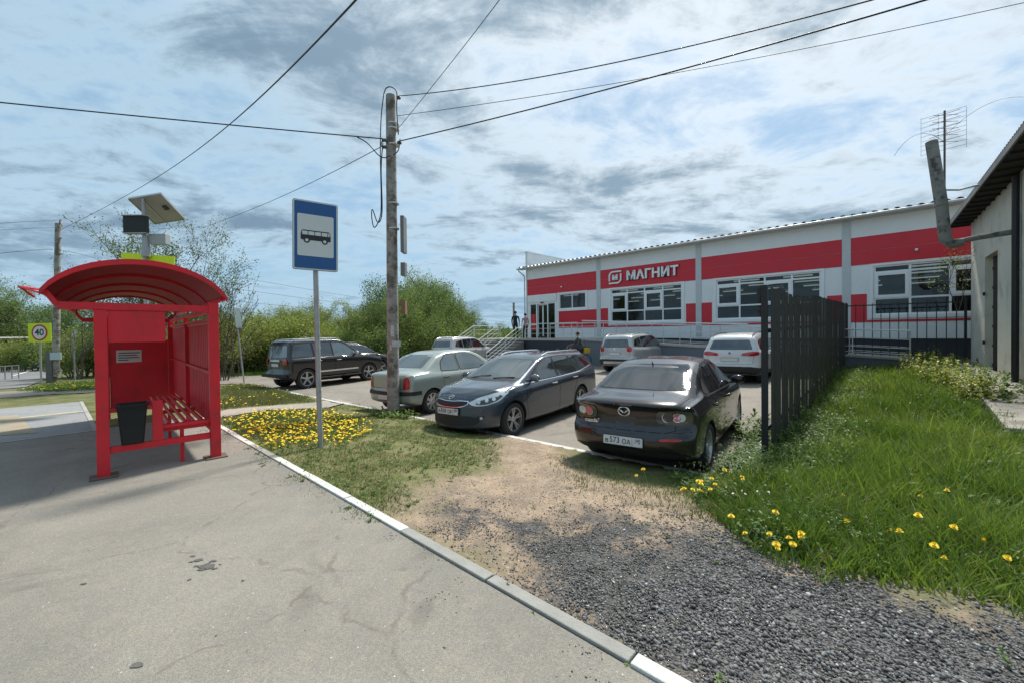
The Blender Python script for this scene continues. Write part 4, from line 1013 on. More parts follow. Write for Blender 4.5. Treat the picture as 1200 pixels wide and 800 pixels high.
# back wall of ribbed panels
mb = MB(); yy_ = np.arange(.06, SL - .055, .02); pf_ = .012 * np.clip(np.sin(yy_ * 2 * pi / .16) * 2.5, -1, 1)
vs = [(SW + .035 + h, y, z) for z in (.36, 1.84) for y, h in zip(yy_, pf_)]; n = len(yy_)
mb.add(vs, [(i, n + i, n + i + 1, i + 1) for i in range(n - 1)]); vs = [(x + .004, y, z) for x, y, z in vs]; mb.add(vs, [(i, i + 1, n + i + 1, n + i) for i in range(n - 1)])
mb.build('back_panel', M_sred, sh)
for z in (.34, 1.12, 1.84): sb('wall_rail', M_sred, SW + .0 - .02, SW + .02, .056, SL - .056, z - .02, z + .02)
mb = MB()
for i in range(33): mb.bb(SW + .012, SW + .02, .15 + .155 * i, .19 + .155 * i, 1.79, 1.81)
mb.build('rivet', mat('rivet_light', (.7, .6, .55), .5), sh)
# bench
mb = MB()
for k in range(5): mb.tube([(SW - .13 - .085 * k, .08, .50 + .006 * k), (SW - .13 - .085 * k, 3.2, .50 + .006 * k)], .022, 10)
mb.build('bench_slats', M_sred, sh, smooth=40)
for y in (.09, 1.65, 3.19): sb('bench_frame', M_sred, SW - .52, SW - .02, y - .03, y + .03, .425, .478); sb('bench_leg', M_sred, SW - .36, SW - .32, y - .02, y + .02, -.1, .425)
mb = MB(); mb.tube([(SW - .54, .05, .49), (SW - .03, .05, .49)], .035, 10); mb.build('bench_end', M_sred, sh, smooth=40)
sb('foot_plate', mat('rusty_plate', (.12, .08, .06), .9, var=.4), -.12, .12, -.12, .12, .008, .022); sb('foot_plate', MATS['rusty_plate'], SW - .12, SW + .12, -.12, .12, .008, .022)
# bin
q = Vector((lx, ly, 0)) + SN * .25 - SU * .0
bn_ = empty('litter_bin', (q.x, q.y, 0), math.atan2(SN.y, SN.x), 'black tapered litter bin hanging in the near end of the bus shelter', 'bin')
M_bin = mat('black_plastic', (.006, .007, .008), .7, var=.2)
mb = MB(); zs0, zs1 = .36, .80
def rr(w, d, r_=.03, n=4):
    pts = []
    for sx, sy, a0 in ((1, 1, 0), (-1, 1, 90), (-1, -1, 180), (1, -1, 270)):
        for i in range(n + 1): a = R(a0 + 90 * i / n); pts.append((sx * (w - r_) + r_ * cos(a), sy * (d - r_) + r_ * sin(a)))
    return pts
rings = [(rr(.10, .08), zs0), (rr(.135, .11), zs1), (rr(.15, .125), zs1), (rr(.15, .125), zs1 + .03), (rr(.13, .105), zs1 + .03), (rr(.095, .075), zs0 + .03)]
k0 = 0
for i, (pts, z) in enumerate(rings): mb.v += [(a, b_, z) for a, b_ in pts]
n = len(rings[0][0])
for i in range(len(rings) - 1):
    for k in range(n): mb.f.append((i * n + k, i * n + (k + 1) % n, (i + 1) * n + (k + 1) % n, (i + 1) * n + k)); mb.mi.append(0)
mb.f.append(tuple(range(n))); mb.f.append(tuple(range((len(rings) - 1) * n, len(rings) * n))); mb.mi += [0, 0]
mb.build('bucket', M_bin, bn_, smooth=35)
mb = MB(); mb.tube([(-.12, .03, zs1 + .02), (-.12, .03, zs1 + .0)], .012); mb.box((-.19, 0, zs1 - .02), (.02, .05, .04)); mb.box((.19, 0, zs1 - .02), (.02, .05, .04)); mb.build('hook', M_sred, bn_)

# ------------------------------------------------------------------ bus stop sign
M_galv = mat('galvanised_pole', (.36, .37, .37), .5, metal=.5, var=.2, vscale=8)
x, y = G(374.5, 524); sgn = empty('bus_stop_sign', (x, y, float(gz(x, y))), R(0), 'tall blue and white bus stop sign on a grey pole in the dandelions', 'sign')
D_ = y; zz0 = float(gz(x, y)); qb = A(370.5, 318, D_); qt = A(367.5, 238, D_)
zc = (qb.z + qt.z) / 2 - zz0; hh = (qt.z - qb.z) / 2; ww_ = hh * .60
mb = MB(); mb.tube([(.02, 0, -.3), (0, 0, 1), (-.02, 0, zc + hh * .8)], .036, 14); mb.build('pole', M_galv, sgn, smooth=40)
RS = Matrix.Rotation(R(33), 4, 'Z') @ Matrix.Translation((-.01, -.05, zc)) @ Matrix.Rotation(pi / 2, 4, 'X') @ Matrix.Rotation(R(-.8), 4, 'Z')
def sg(n_, m_, w, h, z0, z1, r_=.03, c=(0, 0), par=sgn, M4=RS):
    mb = MB(); mb.prism([(a + c[0], b_ + c[1]) for a, b_ in rr(w, h, r_, 5)], z0, z1, lambda a, b_, h_: tuple(M4 @ Vector((a, b_, h_)))); return mb.build(n_, m_, par)
M_swh = mat('sign_face_white', (.60, .62, .62), .4); M_sbl = mat('sign_face_blue', (.012, .085, .27), .35); M_sbk = mat('sign_black', (.015, .015, .018), .5)
sg('plate_back', mat('sign_grey_edge', (.28, .30, .30), .5), ww_, hh, -.02, .012); sg('plate_rim', M_swh, ww_ - .006, hh - .006, .0125, .016)
sg('plate_blue', M_sbl, ww_ - .022, hh - .022, .0165, .018, .02); sg('plate_white', M_swh, ww_ * .80, hh * .60, .0185, .0200, .02)
# bus pictogram
mb = MB(); s_ = ww_ * .66
out = [(-1, -.28), (-1, .02), (-.94, .30), (-.86, .36), (.88, .36), (.96, .30), (1.0, -.0), (1.0, -.34), (.94, -.36), (-.95, -.36)]
mb.prism([(a * s_, b_ * s_) for a, b_ in out], .0205, .0225, lambda a, b_, h_: tuple(RS @ Vector((a, b_, h_))))
for cx in (-.60, .60): mb.prism([(cx * s_ + .21 * s_ * cos(k * pi / 10), -.37 * s_ + .21 * s_ * sin(k * pi / 10)) for k in range(20)], .0206, .0226, lambda a, b_, h_: tuple(RS @ Vector((a, b_, h_))))
mb.build('bus_symbol', M_sbk, sgn)
for (a, b2) in ((-.90, -.54), (-.49, -.10), (-.05, .34), (.39, .78), (.83, .93)): mb = MB(); mb.prism([(a * s_, .02 * s_), (b2 * s_, .02 * s_), (b2 * s_, .28 * s_), (a * s_, .28 * s_)], .0230, .0240, lambda a_, b_, h_: tuple(RS @ Vector((a_, b_, h_)))); mb.build('symbol_window', M_swh, sgn)
for cx in (-.60, .60): mb = MB(); mb.prism([(cx * s_ + .11 * s_ * cos(k * pi / 8), -.37 * s_ + .11 * s_ * sin(k * pi / 8)) for k in range(16)], .0230, .0240, lambda a, b_, h_: tuple(RS @ Vector((a, b_, h_)))); mb.build('symbol_hub', M_swh, sgn)
mb = MB()
for z in (zc - hh * .6, zc + hh * .6): mb.box((-.01, -.02, z), (.10, .05, .03))
mb.build('clamp', M_galv, sgn)

# ------------------------------------------------------------------ utility poles and wires
M_wood = mat('weathered_pole_wood', (.31, .295, .27), .9, var=.25, vscale=6, bump=.8, bscale=14, col2=(.14, .12, .10), c2lo=.45, c2hi=.62, c2scale=5)
ux, uy = G(461, 485); uz = float(gz(ux, uy)); qt = A(457.5, 112, uy - .02)
up = empty('utility_pole', (ux, uy, uz), 0, 'tall weathered wooden utility pole standing at the edge of the parking lot', 'utility pole')
H_ = qt.z - uz; dx_ = qt.x - ux
mb = MB(); mb.tube([(dx_ * k - .0, 0, -.4 + (H_ + .4) * k) for k in np.linspace(0, 1, 9)], [.145 - .035 * k for k in np.linspace(0, 1, 9)], 16); mb.build('shaft', M_wood, up, smooth=50)
M_wire = mat('black_wire', (.02, .02, .022), .6)
def ul(px, py): q = A(px, py, uy - .2); return (q.x - ux, q.y - uy, q.z - uz)
a = ul(470.5, 273); mb = MB(); mb.bb(a[0] - .05, a[0] + .03, -.12, .16, a[2] - .42, a[2] + .42); mb.build('cable_box', mat('grey_box', (.16, .17, .17), .6, var=.15), up)
a = ul(470.5, 315); mb = MB(); mb.bb(a[0] - .05, a[0] + .05, -.1, .1, a[2] - .14, a[2] + .16); mb.build('cable_box', MATS['grey_box'], up)
a = ul(471.5, 360); mb = MB(); mb.bb(a[0] - .05, a[0] + .04, -.1, .08, a[2] - .16, a[2] + .16); mb.build('junction_box', mat('tan_box', (.22, .13, .07), .8), up)
mb = MB()
for (px, py, w, h) in ((458.5, 388, .16, .26), (461, 403, .26, .14), (457, 407, .1, .12)):
    a = ul(px, py); mb.add([(a[0] + w * (u_ - .5), -.165 + .5 * (u_ - .5) ** 2, a[2] + h * (v_ - .5)) for v_ in (0, 1) for u_ in (0, .33, .66, 1)], [(0, 1, 5, 4), (1, 2, 6, 5), (2, 3, 7, 6)])
mb.build('paper_notice', mat('torn_paper', (.5, .5, .48), .8, var=.3, vscale=20), up)
mb = MB()
for py in (141, 147, 166, 236, 266): a = ul(458, py); mb.lathe([(.137, -.012), (.137, .012)], (a[0], 0, a[2]), n=16)
mb.build('steel_band', M_steel, up)
mb = MB()      # slack loops of cable
pt = lambda px, py, o=-.28: ul(px, py)[:1] + (o,) + ul(px, py)[2:]
def loop(pts, r_=.012, m=mb):
    P_ = [Vector(p) for p in pts]; out = []
    for i in range(len(P_) - 1):
        p0, p1, p2, p3 = P_[max(i - 1, 0)], P_[i], P_[i + 1], P_[min(i + 2, len(P_) - 1)]
        for k in range(6):
            t = k / 6; out.append(.5 * ((2 * p1) + (-p0 + p2) * t + (2 * p0 - 5 * p1 + 4 * p2 - p3) * t * t + (-p0 + 3 * p1 - 3 * p2 + p3) * t ** 3))
    out.append(P_[-1]); m.tube(out, r_, 6)
loop([pt(451, 113), pt(448, 140), pt(447, 180), pt(448, 240), pt(446, 258), pt(440, 268), pt(437, 256), pt(438, 247), pt(444, 262), pt(449, 250), pt(448, 200), pt(450, 170)])
loop([pt(451, 113), pt(454, 106), pt(460, 105), pt(466, 111), pt(466, 130), pt(468, 160)])
loop([pt(420, 163), pt(432, 170), pt(445, 184), pt(453, 187), pt(458, 184)]); loop([pt(470, 165), pt(468, 178), pt(462, 184)])
loop([pt(452, 176), pt(448, 172), pt(450, 166)])
mb.build('slack_cable', M_wire, up, smooth=True)
mb = MB()
for (px, py) in ((449, 163), (467, 166), (466, 113), (449, 171)): a = ul(px, py); mb.lathe([(.02, -.05), (.045, -.03), (.03, 0), (.045, .03), (.02, .05)], (a[0], -.13, a[2]), 'X', 10)
mb.build('insulator', mat('insulator', (.10, .09, .085), .4), up)
# second pole on the left
vx, vy = G(63, 447.5); vz = float(gz(vx, vy)); qt = A(68, 262, vy)
u2 = empty('utility_pole', (vx, vy, vz), 0, 'distant utility pole with a concrete stub behind the yellow speed sign', 'utility pole')
mb = MB(); mb.tube([(.12, 0, .3), (qt.x - vx, 0, qt.z - vz)], [.14, .11], 12); mb.build('shaft', M_wood, u2, smooth=50)
mb = MB(); mb.box((-.02, -.08, .6), (.30, .26, 1.9)); mb.build('stub', mat('stub_concrete', (.13, .125, .115), .9, var=.2), u2, bevel=.02)
mb = MB(); a = A(66.5, 417, vy - .25); mb.box((a.x - vx - .05, -.25, a.z - vz), (.55, .04, .36)); mb.build('notice_board', mat('pale_blue_board', (.42, .52, .55), .6), u2)
mb = MB(); q = Vector((qt.x - vx, 0, qt.z - vz)); mb.bar(q + Vector((-.02, 0, -.3)), q + Vector((.14, .0, .18)), .05); mb.bar(q + Vector((.1, 0, .12)), q + Vector((.24, 0, -.18)), .05)
for h in (-.75, -1.55): mb.bar(q + Vector((-.18, 0, h)), q + Vector((.18, 0, h)), .06)
mb.build('crossarm', M_wood, u2)
def wire(pts, r_=.013, label='', par=None):
    """wire hung through three points in space"""
    a, m_, c_ = [Vector(p) for p in pts]
    # quadratic through the three points, middle one at its share of the plan distance
    k = (m_ - a).length / ((m_ - a).length + (c_ - m_).length); out = []
    for i in range(41):
        t = i / 40
        out.append(a * ((t - k) * (t - 1) / (k)) + m_ * (t * (t - 1) / (k * (k - 1))) + c_ * (t * (t - k) / (1 - k)))
    mb = MB(); mb.tube(out, r_ * .7, 6); return tag(mb.build('overhead_wire', M_wire, None, smooth=True), label, 'wire')
T_ = lambda px, py: A(px, py, uy - .15)
wire([A(445, -30, 3.3), A(290, 128, 7.2), A(70, 270, vy)], .013, 'overhead wire rising from the left pole over the shelter to the top')
wire([A(-120, 108, 7.5), A(230, 143, 8.6), T_(449, 163)], .018, 'thick overhead wire running left from the wooden pole')
wire([T_(449, 171), A(380, 207, 13), A(235, 268, 26)], .014, 'overhead wire sloping down left from the wooden pole into the distance')
wire([T_(466, 113), A(690, 80, 7.2), A(1060, -10, 5)], .014, 'upper overhead wire from the pole top to the upper right')
wire([T_(467, 166), A(760, 92, 7.2), A(1120, -10, 5)], .018, 'thick overhead wire from the pole to the upper right')
wire([T_(466, 136), A(790, 86, 8.5), A(1260, -10, 7.2)], .009, 'thin faint overhead wire ending farthest right at the top')
wire([T_(465, 153), A(530, 72, 7.5), A(596, -14, 5.6)], .008, 'thin overhead wire rising steeply just right of the pole')
wire([A(-60, 303, 16), A(0, 297, 15.7), A(60, 293, vy)], .012, 'lower wire running left from the distant pole')
for k, (ya, yb) in enumerate(((262, 259), (270, 267))): wire([A(-60, ya + 4, 17), A(0, ya, 16), A(66, yb, vy)], .009, ('topmost' if k == 0 else 'second topmost') + ' faint wire running left from the distant pole')
wire([A(66, 293, vy), A(90, 297, 17), A(112, 303, 21)], .010, 'short wire running right from the distant pole towards the bare tree')
wire([Vector((an.location.x, an.location.y, E + 4.9)), A(1150, 126, 9.5), A(1225, 119, 8)], .006, 'thin wire from the antenna to the house roof')
wire([Vector((an.location.x, an.location.y, E + 4.75)), A(1075, 158, 11), A(1048, 183, 11.5)], .006, 'short slack wire hanging left of the antenna')
for k in range(3): wire([A(240 + 4 * k, 318 + 16 * k, 60), A(420, 349 + 9 * k, 90), A(640, 380 + 2 * k, 160)], .035, ('upper', 'middle', 'lower')[k] + ' faint power line beyond the trees')

# ------------------------------------------------------------------ crossing sign, solar panel, speed sign, thin signs
def at_px(px, py, D): q = A(px, py, D); return q
D0 = 10.6; q = A(168, 300, D0); base = (q.x, D0, float(gz(q.x, D0)))
cs_ = empty('crossing_signal', base, 0, 'signal post with a tilted solar panel and yellow board behind the shelter roof', 'signal post')
L3 = lambda px, py, dd=0: Vector((A(px, py, D0 + dd).x - base[0], dd, A(px, py, D0 + dd).z - base[2]))
a = L3(168, 232); c_ = L3(172, 262); mb = MB(); mb.tube([(0.05, 0, -.3), (0.04, 0, a.z - 1.1), (a.x, 0, a.z)], [.045, .045, .04], 12); mb.build('pole', M_galv, cs_, smooth=40)
mb = MB(); e = L3(171, 292); mb.tube([(e.x, 0, e.z - .2), (e.x, 0, e.z + .05), (e.x, 0, e.z + .35)], [.10, .09, .05], 10); mb.build('clamp', M_galv, cs_, smooth=40)
P4 = [L3(151, 233, .0), L3(188.5, 227, -.10), L3(209, 260, .75), L3(172, 263.5, .85)]   # seen from below: tilted slab
# keep it a true flat rectangle
o0 = P4[0]; ex = (P4[1] - P4[0]); ey = (P4[3] - P4[0]); ey = ey - ex * (ey.dot(ex) / ex.dot(ex)) * .6; nn_ = ex.cross(ey).normalized()
def slabq(n_, m_, u0, u1, v0, v1, h0, h1, par=cs_):
    mb = MB(); vs = [o0 + ex * u + ey * v + nn_ * h for h in (h0, h1) for u, v in ((u0, v0), (u1, v0), (u1, v1), (u0, v1))]
    mb.add(vs, [(3, 2, 1, 0), (4, 5, 6, 7), (0, 1, 5, 4), (1, 2, 6, 5), (2, 3, 7, 6), (3, 0, 4, 7)]); return mb.build(n_, m_, par)
sp_ = slabq('solar_panel', mat('panel_back', (.30, .31, .31), .6, var=.1), 0, 1, 0, 1, -.01, .01)
M_alu = mat('aluminium', (.5, .51, .52), .35, metal=.8)
for a_ in ((0, 1, -.02, .0), (0, 1, 1.0, 1.02), (-.02, 0, 0, 1), (1, 1.02, 0, 1), (.33, .36, 0, 1)): slabq('panel_frame', M_alu, *a_, -.03, .02, par=sp_)
slabq('junction_box', M_dark, .72, .84, .40, .55, -.045, -.012, par=sp_); slabq('junction_box', M_dark, .72, .84, .40, .55, .012, .04, par=sp_)
M_lamp = mat('signal_black', (.008, .012, .012), .6)
a = L3(149.5, 255); c_ = L3(176, 274); mb = MB(); mb.bb(a.x, c_.x, -.14, -.02, c_.z, a.z); lb = mb.build('signal_box', M_lamp, cs_, bevel=.012)
mb = MB(); mb.bb(a.x - .02, c_.x + .01, -.17, -.01, a.z - .0, a.z + .02); mb.bb(a.x, c_.x, -.15, -.02, c_.z - .02, c_.z - .002); mb.build('visor', M_galv, lb)
a = L3(173, 274); c_ = L3(193, 286); mb = MB(); mb.bb(a.x, c_.x, .02, .18, c_.z, a.z); mb.build('battery_box', mat('pale_grey_box', (.33, .37, .37), .5), cs_, bevel=.01)
a = L3(137, 298); c_ = L3(201, 345); mb = MB(); mb.box(((a.x + c_.x) / 2, .08, (a.z + c_.z) / 2), (c_.x - a.x, .02, a.z - c_.z), Matrix.Rotation(R(5), 3, 'Y'))
M_fluo = mat('fluorescent_yellow', (.62, .78, .01), .5); mb.build('yellow_board', M_fluo, cs_)
# 40 sign
x, y = G(47, 451); z = float(gz(x, y)); s4 = empty('speed_limit_sign', (x, y, z), 0, 'yellow square sign with a red ringed 40 on a thin pole', 'sign')
q1, q2 = A(33.5, 379, y), A(61, 400.5, y); cx, cz = (q1.x + q2.x) / 2 - x, (q1.z + q2.z) / 2 - z; w2, h2 = (q2.x - q1.x) / 2, (q1.z - q2.z) / 2
mb = MB(); mb.tube([(0, .05, -.3), (0, .05, cz + h2)], .035, 10); mb.build('pole', M_galv, s4)
R4 = Matrix.Translation((cx, -.01, cz)) @ Matrix.Rotation(pi / 2, 4, 'X')
sg('yellow_board', mat('sign_yellow', (.60, .72, .01), .5), w2, h2, 0, .02, .03, par=s4, M4=R4)
def disc(n_, m_, r_, z0, z1, par, M4):
    mb = MB(); mb.prism([(r_ * cos(k * pi / 18), r_ * sin(k * pi / 18)) for k in range(36)], z0, z1, lambda a, b_, h_: tuple(M4 @ Vector((a, b_, h_)))); return mb.build(n_, m_, par)
rd = min(w2, h2) * .86
disc('ring', mat('sign_red', (.42, .02, .02), .5), rd, .022, .026, s4, R4); disc('ring_inside', M_swh, rd * .80, .0262, .029, s4, R4)
put_text('40', rd * 1.15, R4 @ Matrix.Translation((0, 0, .032)), M_sbk, s4, depth=.004, bold=.006)
def edge_sign(pxt, pyt, pxb, pyb, w, h, rot, label, lean=0, shape='rect'):
    x, y = G(pxb, pyb); z = float(gz(x, y)); qt = A(pxt, pyt, y); r = empty('road_sign', (x, y, z), 0, label, 'sign')
    top = Vector((qt.x - x, 0, qt.z - z)); mb = MB(); mb.tube([(0, 0, -.3), tuple(top)], .032, 9); mb.build('pole', M_galv, r, smooth=40)
    ax = (top).normalized(); mid = top - ax * h / 2; rot_ = Matrix.Rotation(rot, 3, 'Z')
    mb = MB(); tilt = Matrix.Rotation(math.atan2(ax.x, ax.z), 3, 'Y') @ rot_
    if shape == 'rect': mb.box(mid + rot_ @ Vector((0, -.05, 0)), (w, .03, h), tilt)
    else: mb.prism([(-w / 2, h / 2), (w / 2, h / 2), (0, -h / 2)], -.015, .015, lambda a, b_, c0: tuple(mid + tilt @ Vector((a, c0 - .05, b_))))
    mb.build('plate', mat('sign_back_grey', (.16, .21, .22), .5), r); return r
edge_sign(275.5, 361, 287, 449, .62, .92, R(101), 'leaning sign seen from the side on a pole right of the shelter')
edge_sign(86.5, 387, 87.5, 445.5, .55, .5, R(119), 'narrow triangular sign seen from the side between the shelter and the left pole', shape='tri')
# railing by the road, pipe across the road
x, y = G(22, 443); z = float(gz(x, y)); rl = empty('road_railing', (x, y, z), math.atan2(G(-30, 447)[1] - y, G(-30, 447)[0] - x), 'low grey pedestrian railing beside the road at the left edge', 'railing')
mb = MB(); 
for k in range(14): mb.bb(.34 * k - .02, .34 * k + .02, -.02, .02, -.1, .85 if k % 4 == 0 else .8)
mb.bb(0, 4.6, -.02, .02, .80, .84); mb.bb(0, 4.6, -.018, .018, .45, .48); mb.build('rails', mat('grey_rail_paint', (.20, .22, .23), .5), rl)
a = A(-40, 396.5, 34); c_ = A(36, 395.5, 42); mb = MB(); mb.tube([a, c_], .07, 8); mb.tube([c_, c_ + Vector((.3, 0, -.1)), c_ + Vector((.4, 0, -3.5))], .05, 8)
tag(mb.build('gas_pipe', mat('pale_pipe', (.45, .47, .45), .5)), 'pale raised gas pipe crossing beside the road at the far left', 'pipe')
# ------------------------------------------------------------------ cars
def paint(name, c, metal=.55, rough=.32, dust=.25):
    m = bpy.data.materials.new(name); m.use_nodes = True; t = m.node_tree; nb = NB(t); p = t.nodes['Principled BSDF']
    p.inputs['Metallic'].default_value = metal; p.inputs['Coat Weight'].default_value = 1; p.inputs['Coat Roughness'].default_value = .03
    tc = nb.n('ShaderNodeTexCoord'); vec = tc.outputs['Object']; sp = nb.n('ShaderNodeSeparateXYZ'); t.links.new(vec, sp.inputs[0])
    f = nb.noise(vec, 3.5, 6, .65); lowz = nb.smooth(sp.outputs[2], .15, .75, 1, 0)
    d = nb.math('MULTIPLY', nb.math('ADD', nb.math('MULTIPLY', lowz, .9), nb.math('MULTIPLY', nb.smooth(f, .45, .75), .5)), dust, clamp=True)
    t.links.new(nb.mix(d, c, (.20, .18, .15)), p.inputs['Base Color'])
    t.links.new(nb.math('ADD', nb.math('MULTIPLY', d, .9), rough), p.inputs['Roughness']); t.links.new(nb.math('SUBTRACT', .8, nb.math('MULTIPLY', d, 1.5), clamp=True), p.inputs['Coat Weight'])
    return m
M_cg = mat('car_glass', (.012, .016, .018), .04, spec=.9, ior=1.75); M_cg2 = mat('car_glass_light', (.055, .075, .075), .05, spec=1.0, ior=1.9)
M_tyre = mat('tyre_rubber', (.022, .022, .022), .85, var=.3, vscale=8); M_rim = mat('alloy_rim', (.46, .47, .48), .3, metal=.85); M_trim = mat('black_trim', (.018, .018, .02), .6, var=.15)
M_chr = mat('chrome', (.72, .73, .74), .22, metal=.75); M_tail = mat('tail_lamp_red', (.42, .008, .012), .12, coat=1); M_clear = mat('clear_lamp', (.55, .57, .58), .22, coat=1)
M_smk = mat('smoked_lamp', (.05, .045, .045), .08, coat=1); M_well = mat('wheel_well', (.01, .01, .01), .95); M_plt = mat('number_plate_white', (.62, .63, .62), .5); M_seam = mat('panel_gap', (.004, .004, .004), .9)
M_pink = mat('lamp_pink', (.55, .12, .16), .1, coat=1); M_dkrim = mat('dark_rim', (.07, .07, .075), .4, metal=.5)
def catmull(P_, n):
    P_ = np.asarray(P_, float); P_ = np.vstack([2 * P_[0] - P_[1], P_, 2 * P_[-1] - P_[-2]]); segs = len(P_) - 3; out = []
    for q in np.linspace(0, segs, n):
        i = min(int(q), segs - 1); t = q - i; a, b_, c, d = P_[i:i + 4]
        out.append(.5 * (2 * b_ + (-a + c) * t + (2 * a - 5 * b_ + 4 * c - d) * t * t + (-a + 3 * b_ - 3 * c + d) * t ** 3))
    return np.array(out)
class Car:
    def __init__(s, P_, name, label, cat, group, M4paint):
        s.P = P_; s.root = empty(name, label=label, cat=cat, group=group); s.paint = M4paint; s.body()
    def body(s):
        p = s.P; L0, L1 = p['rear'], p['front']; Wd = p['W'] / 2; mat_ = s.paint
        xs0 = np.linspace(L0, L1, 400); T = np.interp(xs0, *zip(*p['top'])); 
        k = np.exp(-np.linspace(-2, 2, 15) ** 2); k /= k.sum(); T = np.convolve(np.pad(T, 7, 'edge'), k, 'valid')
        e = np.concatenate([[0, .012, .03, .055, .09], np.linspace(.14, L1 - L0 - .14, 100), [L1 - L0 - q for q in (.09, .055, .03, .012, 0)]]); xs_ = L0 + e
        NS = 46; rings = []
        def prof(tab, z): return np.interp(z, *zip(*tab))
        for x in xs_:
            t = float(np.interp(x, xs0, T)); bl = float(np.interp(x, *zip(*p['belt']))); B = float(np.interp(x, *zip(*p['bot'])))
            zb = min(bl, t - .05); cab = np.clip((t - bl) / .25, 0, 1); S_ = zb - .13
            W_ = Wd; Wb = W_ * (.955 - .0 * cab); tum = p.get('tumble', .74)
            Wr = W_ * ((1 - cab) * .80 + cab * (tum + .16 * (1 - np.clip((t - bl) / (p['H'] - bl), 0, 1))))
            zr = t - (.03 + .055 * cab)
            ctr = [(0, B), (.60 * W_, B), (.90 * W_, B + .02), (.965 * W_, B + .09), (.985 * W_, B + .28 * (S_ - B)), (.995 * W_, B + .62 * (S_ - B)), (1.0 * W_, S_), (Wb + .012 * W_, zb - .035), (Wb - .02 * W_, zb + .015), (Wr + (Wb - Wr) * .45, zb + (zr - zb) * .5) , (Wr, zr), (Wr * .86, t - .014 - .02 * cab), (Wr * .45, t - .002), (0, t)]
            c_ = catmull(ctr, NS); ring = np.zeros((NS, 3)); ring[:, 1] = c_[:, 0]; ring[:, 2] = c_[:, 1]
            er, ef = x - L0, L1 - x
            for ee in (er, ef):
                if ee < .09:
                    sh = 1 - p.get('round', .07) * (1 - math.sqrt(max(0, 1 - (1 - ee / .09) ** 2))); zm = .5 * (B + t); ring[:, 1] *= sh; ring[:, 2] = zm + (ring[:, 2] - zm) * (1 - (1 - sh) * .8)
            ring[:, 0] = x; rings.append(ring)
        Rg = np.array(rings)
        def cap(rg, fl):
            out = []; zm = rg[:, 2].mean()
            for q in (.86, .66, .42, .18, .0): r_ = rg.copy(); r_[:, 1] *= q; r_[:, 2] = zm + (rg[:, 2] - zm) * q; out.append(r_)
            return out
        Rg = np.array(cap(Rg[0], 0)[::-1] + list(Rg) + cap(Rg[-1], 1))
        X, Y, Z = Rg[..., 0].copy(), Rg[..., 1], Rg[..., 2]
        yn = np.clip(Y / Wd, 0, 1); er = X - L0; ef = L1 - X
        wr_ = np.clip(1 - er / p.get('rl', .9), 0, 1) ** 1.5; wf = np.clip(1 - ef / p.get('fl', 1.0), 0, 1) ** 1.5
        dr = p['rr_'] * yn ** 3 + prof(p['pr'], Z); df = p['fr_'] * yn ** 2.6 + prof(p['pf'], Z)
        Rg[..., 0] = X + wr_ * dr - wf * df
        # plan taper towards the ends
        tp = 1 - p.get('tr', .05) * np.clip(1 - er / 1.3, 0, 1) ** 2 - p.get('tf', .06) * np.clip(1 - ef / 1.3, 0, 1) ** 2
        Rg[..., 1] *= tp
        n, m_ = Rg.shape[:2]
        full = np.concatenate([Rg, (Rg * (1, -1, 1))[:, -2:0:-1]], 1); M2 = full.shape[1]
        V = full.reshape(-1, 3); id_ = np.arange(n * M2).reshape(n, M2); a = id_[:-1]; b_ = id_[1:]
        Fq = np.stack([a, np.roll(a, -1, 1), np.roll(b_, -1, 1), b_], -1).reshape(-1, 4)
        me = bpy.data.meshes.new('body'); me.from_pydata([tuple(q) for q in V], [], [tuple(q) for q in Fq.tolist()])
        bm = bmesh.new(); bm.from_mesh(me); bmesh.ops.remove_doubles(bm, verts=bm.verts, dist=1e-4); bmesh.ops.recalc_face_normals(bm, faces=bm.faces); bm.to_mesh(me)
        s.bvh = BVHTree.FromBMesh(bm); bm.free()
        o = link('body', me, mat_, None, smooth=42); R_ = p['wr'] + .045
        cuts = []
        for ax in (p['wb'] / 2, -p['wb'] / 2):
            for sd_ in (1, -1):
                mb = MB(); mb.lathe([(R_, sd_ * (Wd - .30)), (R_, sd_ * (Wd + .3))], (ax, 0, p['wr']), 'Y', 40); c_ = mb.build('cut'); cuts.append(c_)
                md = o.modifiers.new('b', 'BOOLEAN'); md.operation = 'DIFFERENCE'; md.solver = 'EXACT'; md.object = c_
        bpy.context.view_layer.update(); ev = o.evaluated_get(bpy.context.evaluated_depsgraph_get()); nm = bpy.data.meshes.new_from_object(ev)
        o.modifiers.clear(); o.data = nm; nm.name = 'body'
        for c_ in cuts: bpy.data.objects.remove(c_)
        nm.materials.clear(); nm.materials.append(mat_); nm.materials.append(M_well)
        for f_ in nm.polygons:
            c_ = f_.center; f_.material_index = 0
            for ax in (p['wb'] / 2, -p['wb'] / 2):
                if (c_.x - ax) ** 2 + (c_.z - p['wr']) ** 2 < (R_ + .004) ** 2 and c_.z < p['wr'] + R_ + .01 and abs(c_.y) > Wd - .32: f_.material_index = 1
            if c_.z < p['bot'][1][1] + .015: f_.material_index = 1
        o.parent = s.root; s.bo = o
    def hit(s, pt, ang=None, off=.004):
        """project a rough 3-D point onto the body along a horizontal direction (degrees) or from the top"""
        pt = Vector(pt)
        if ang == 'T': o_ = Vector((pt.x, pt.y, 5)); d = Vector((0, 0, -1))
        else: n_ = Vector((cos(R(ang)), sin(R(ang)), 0)); d = -n_; o_ = pt - n_ * pt.dot(n_) + n_ * 6
        h = s.bvh.ray_cast(o_, d)
        if h[0] is None:
            h = s.bvh.find_nearest(pt)
        nn_ = h[1]
        if nn_.dot(d) > 0: nn_ = -nn_
        return h[0] + nn_ * off, nn_
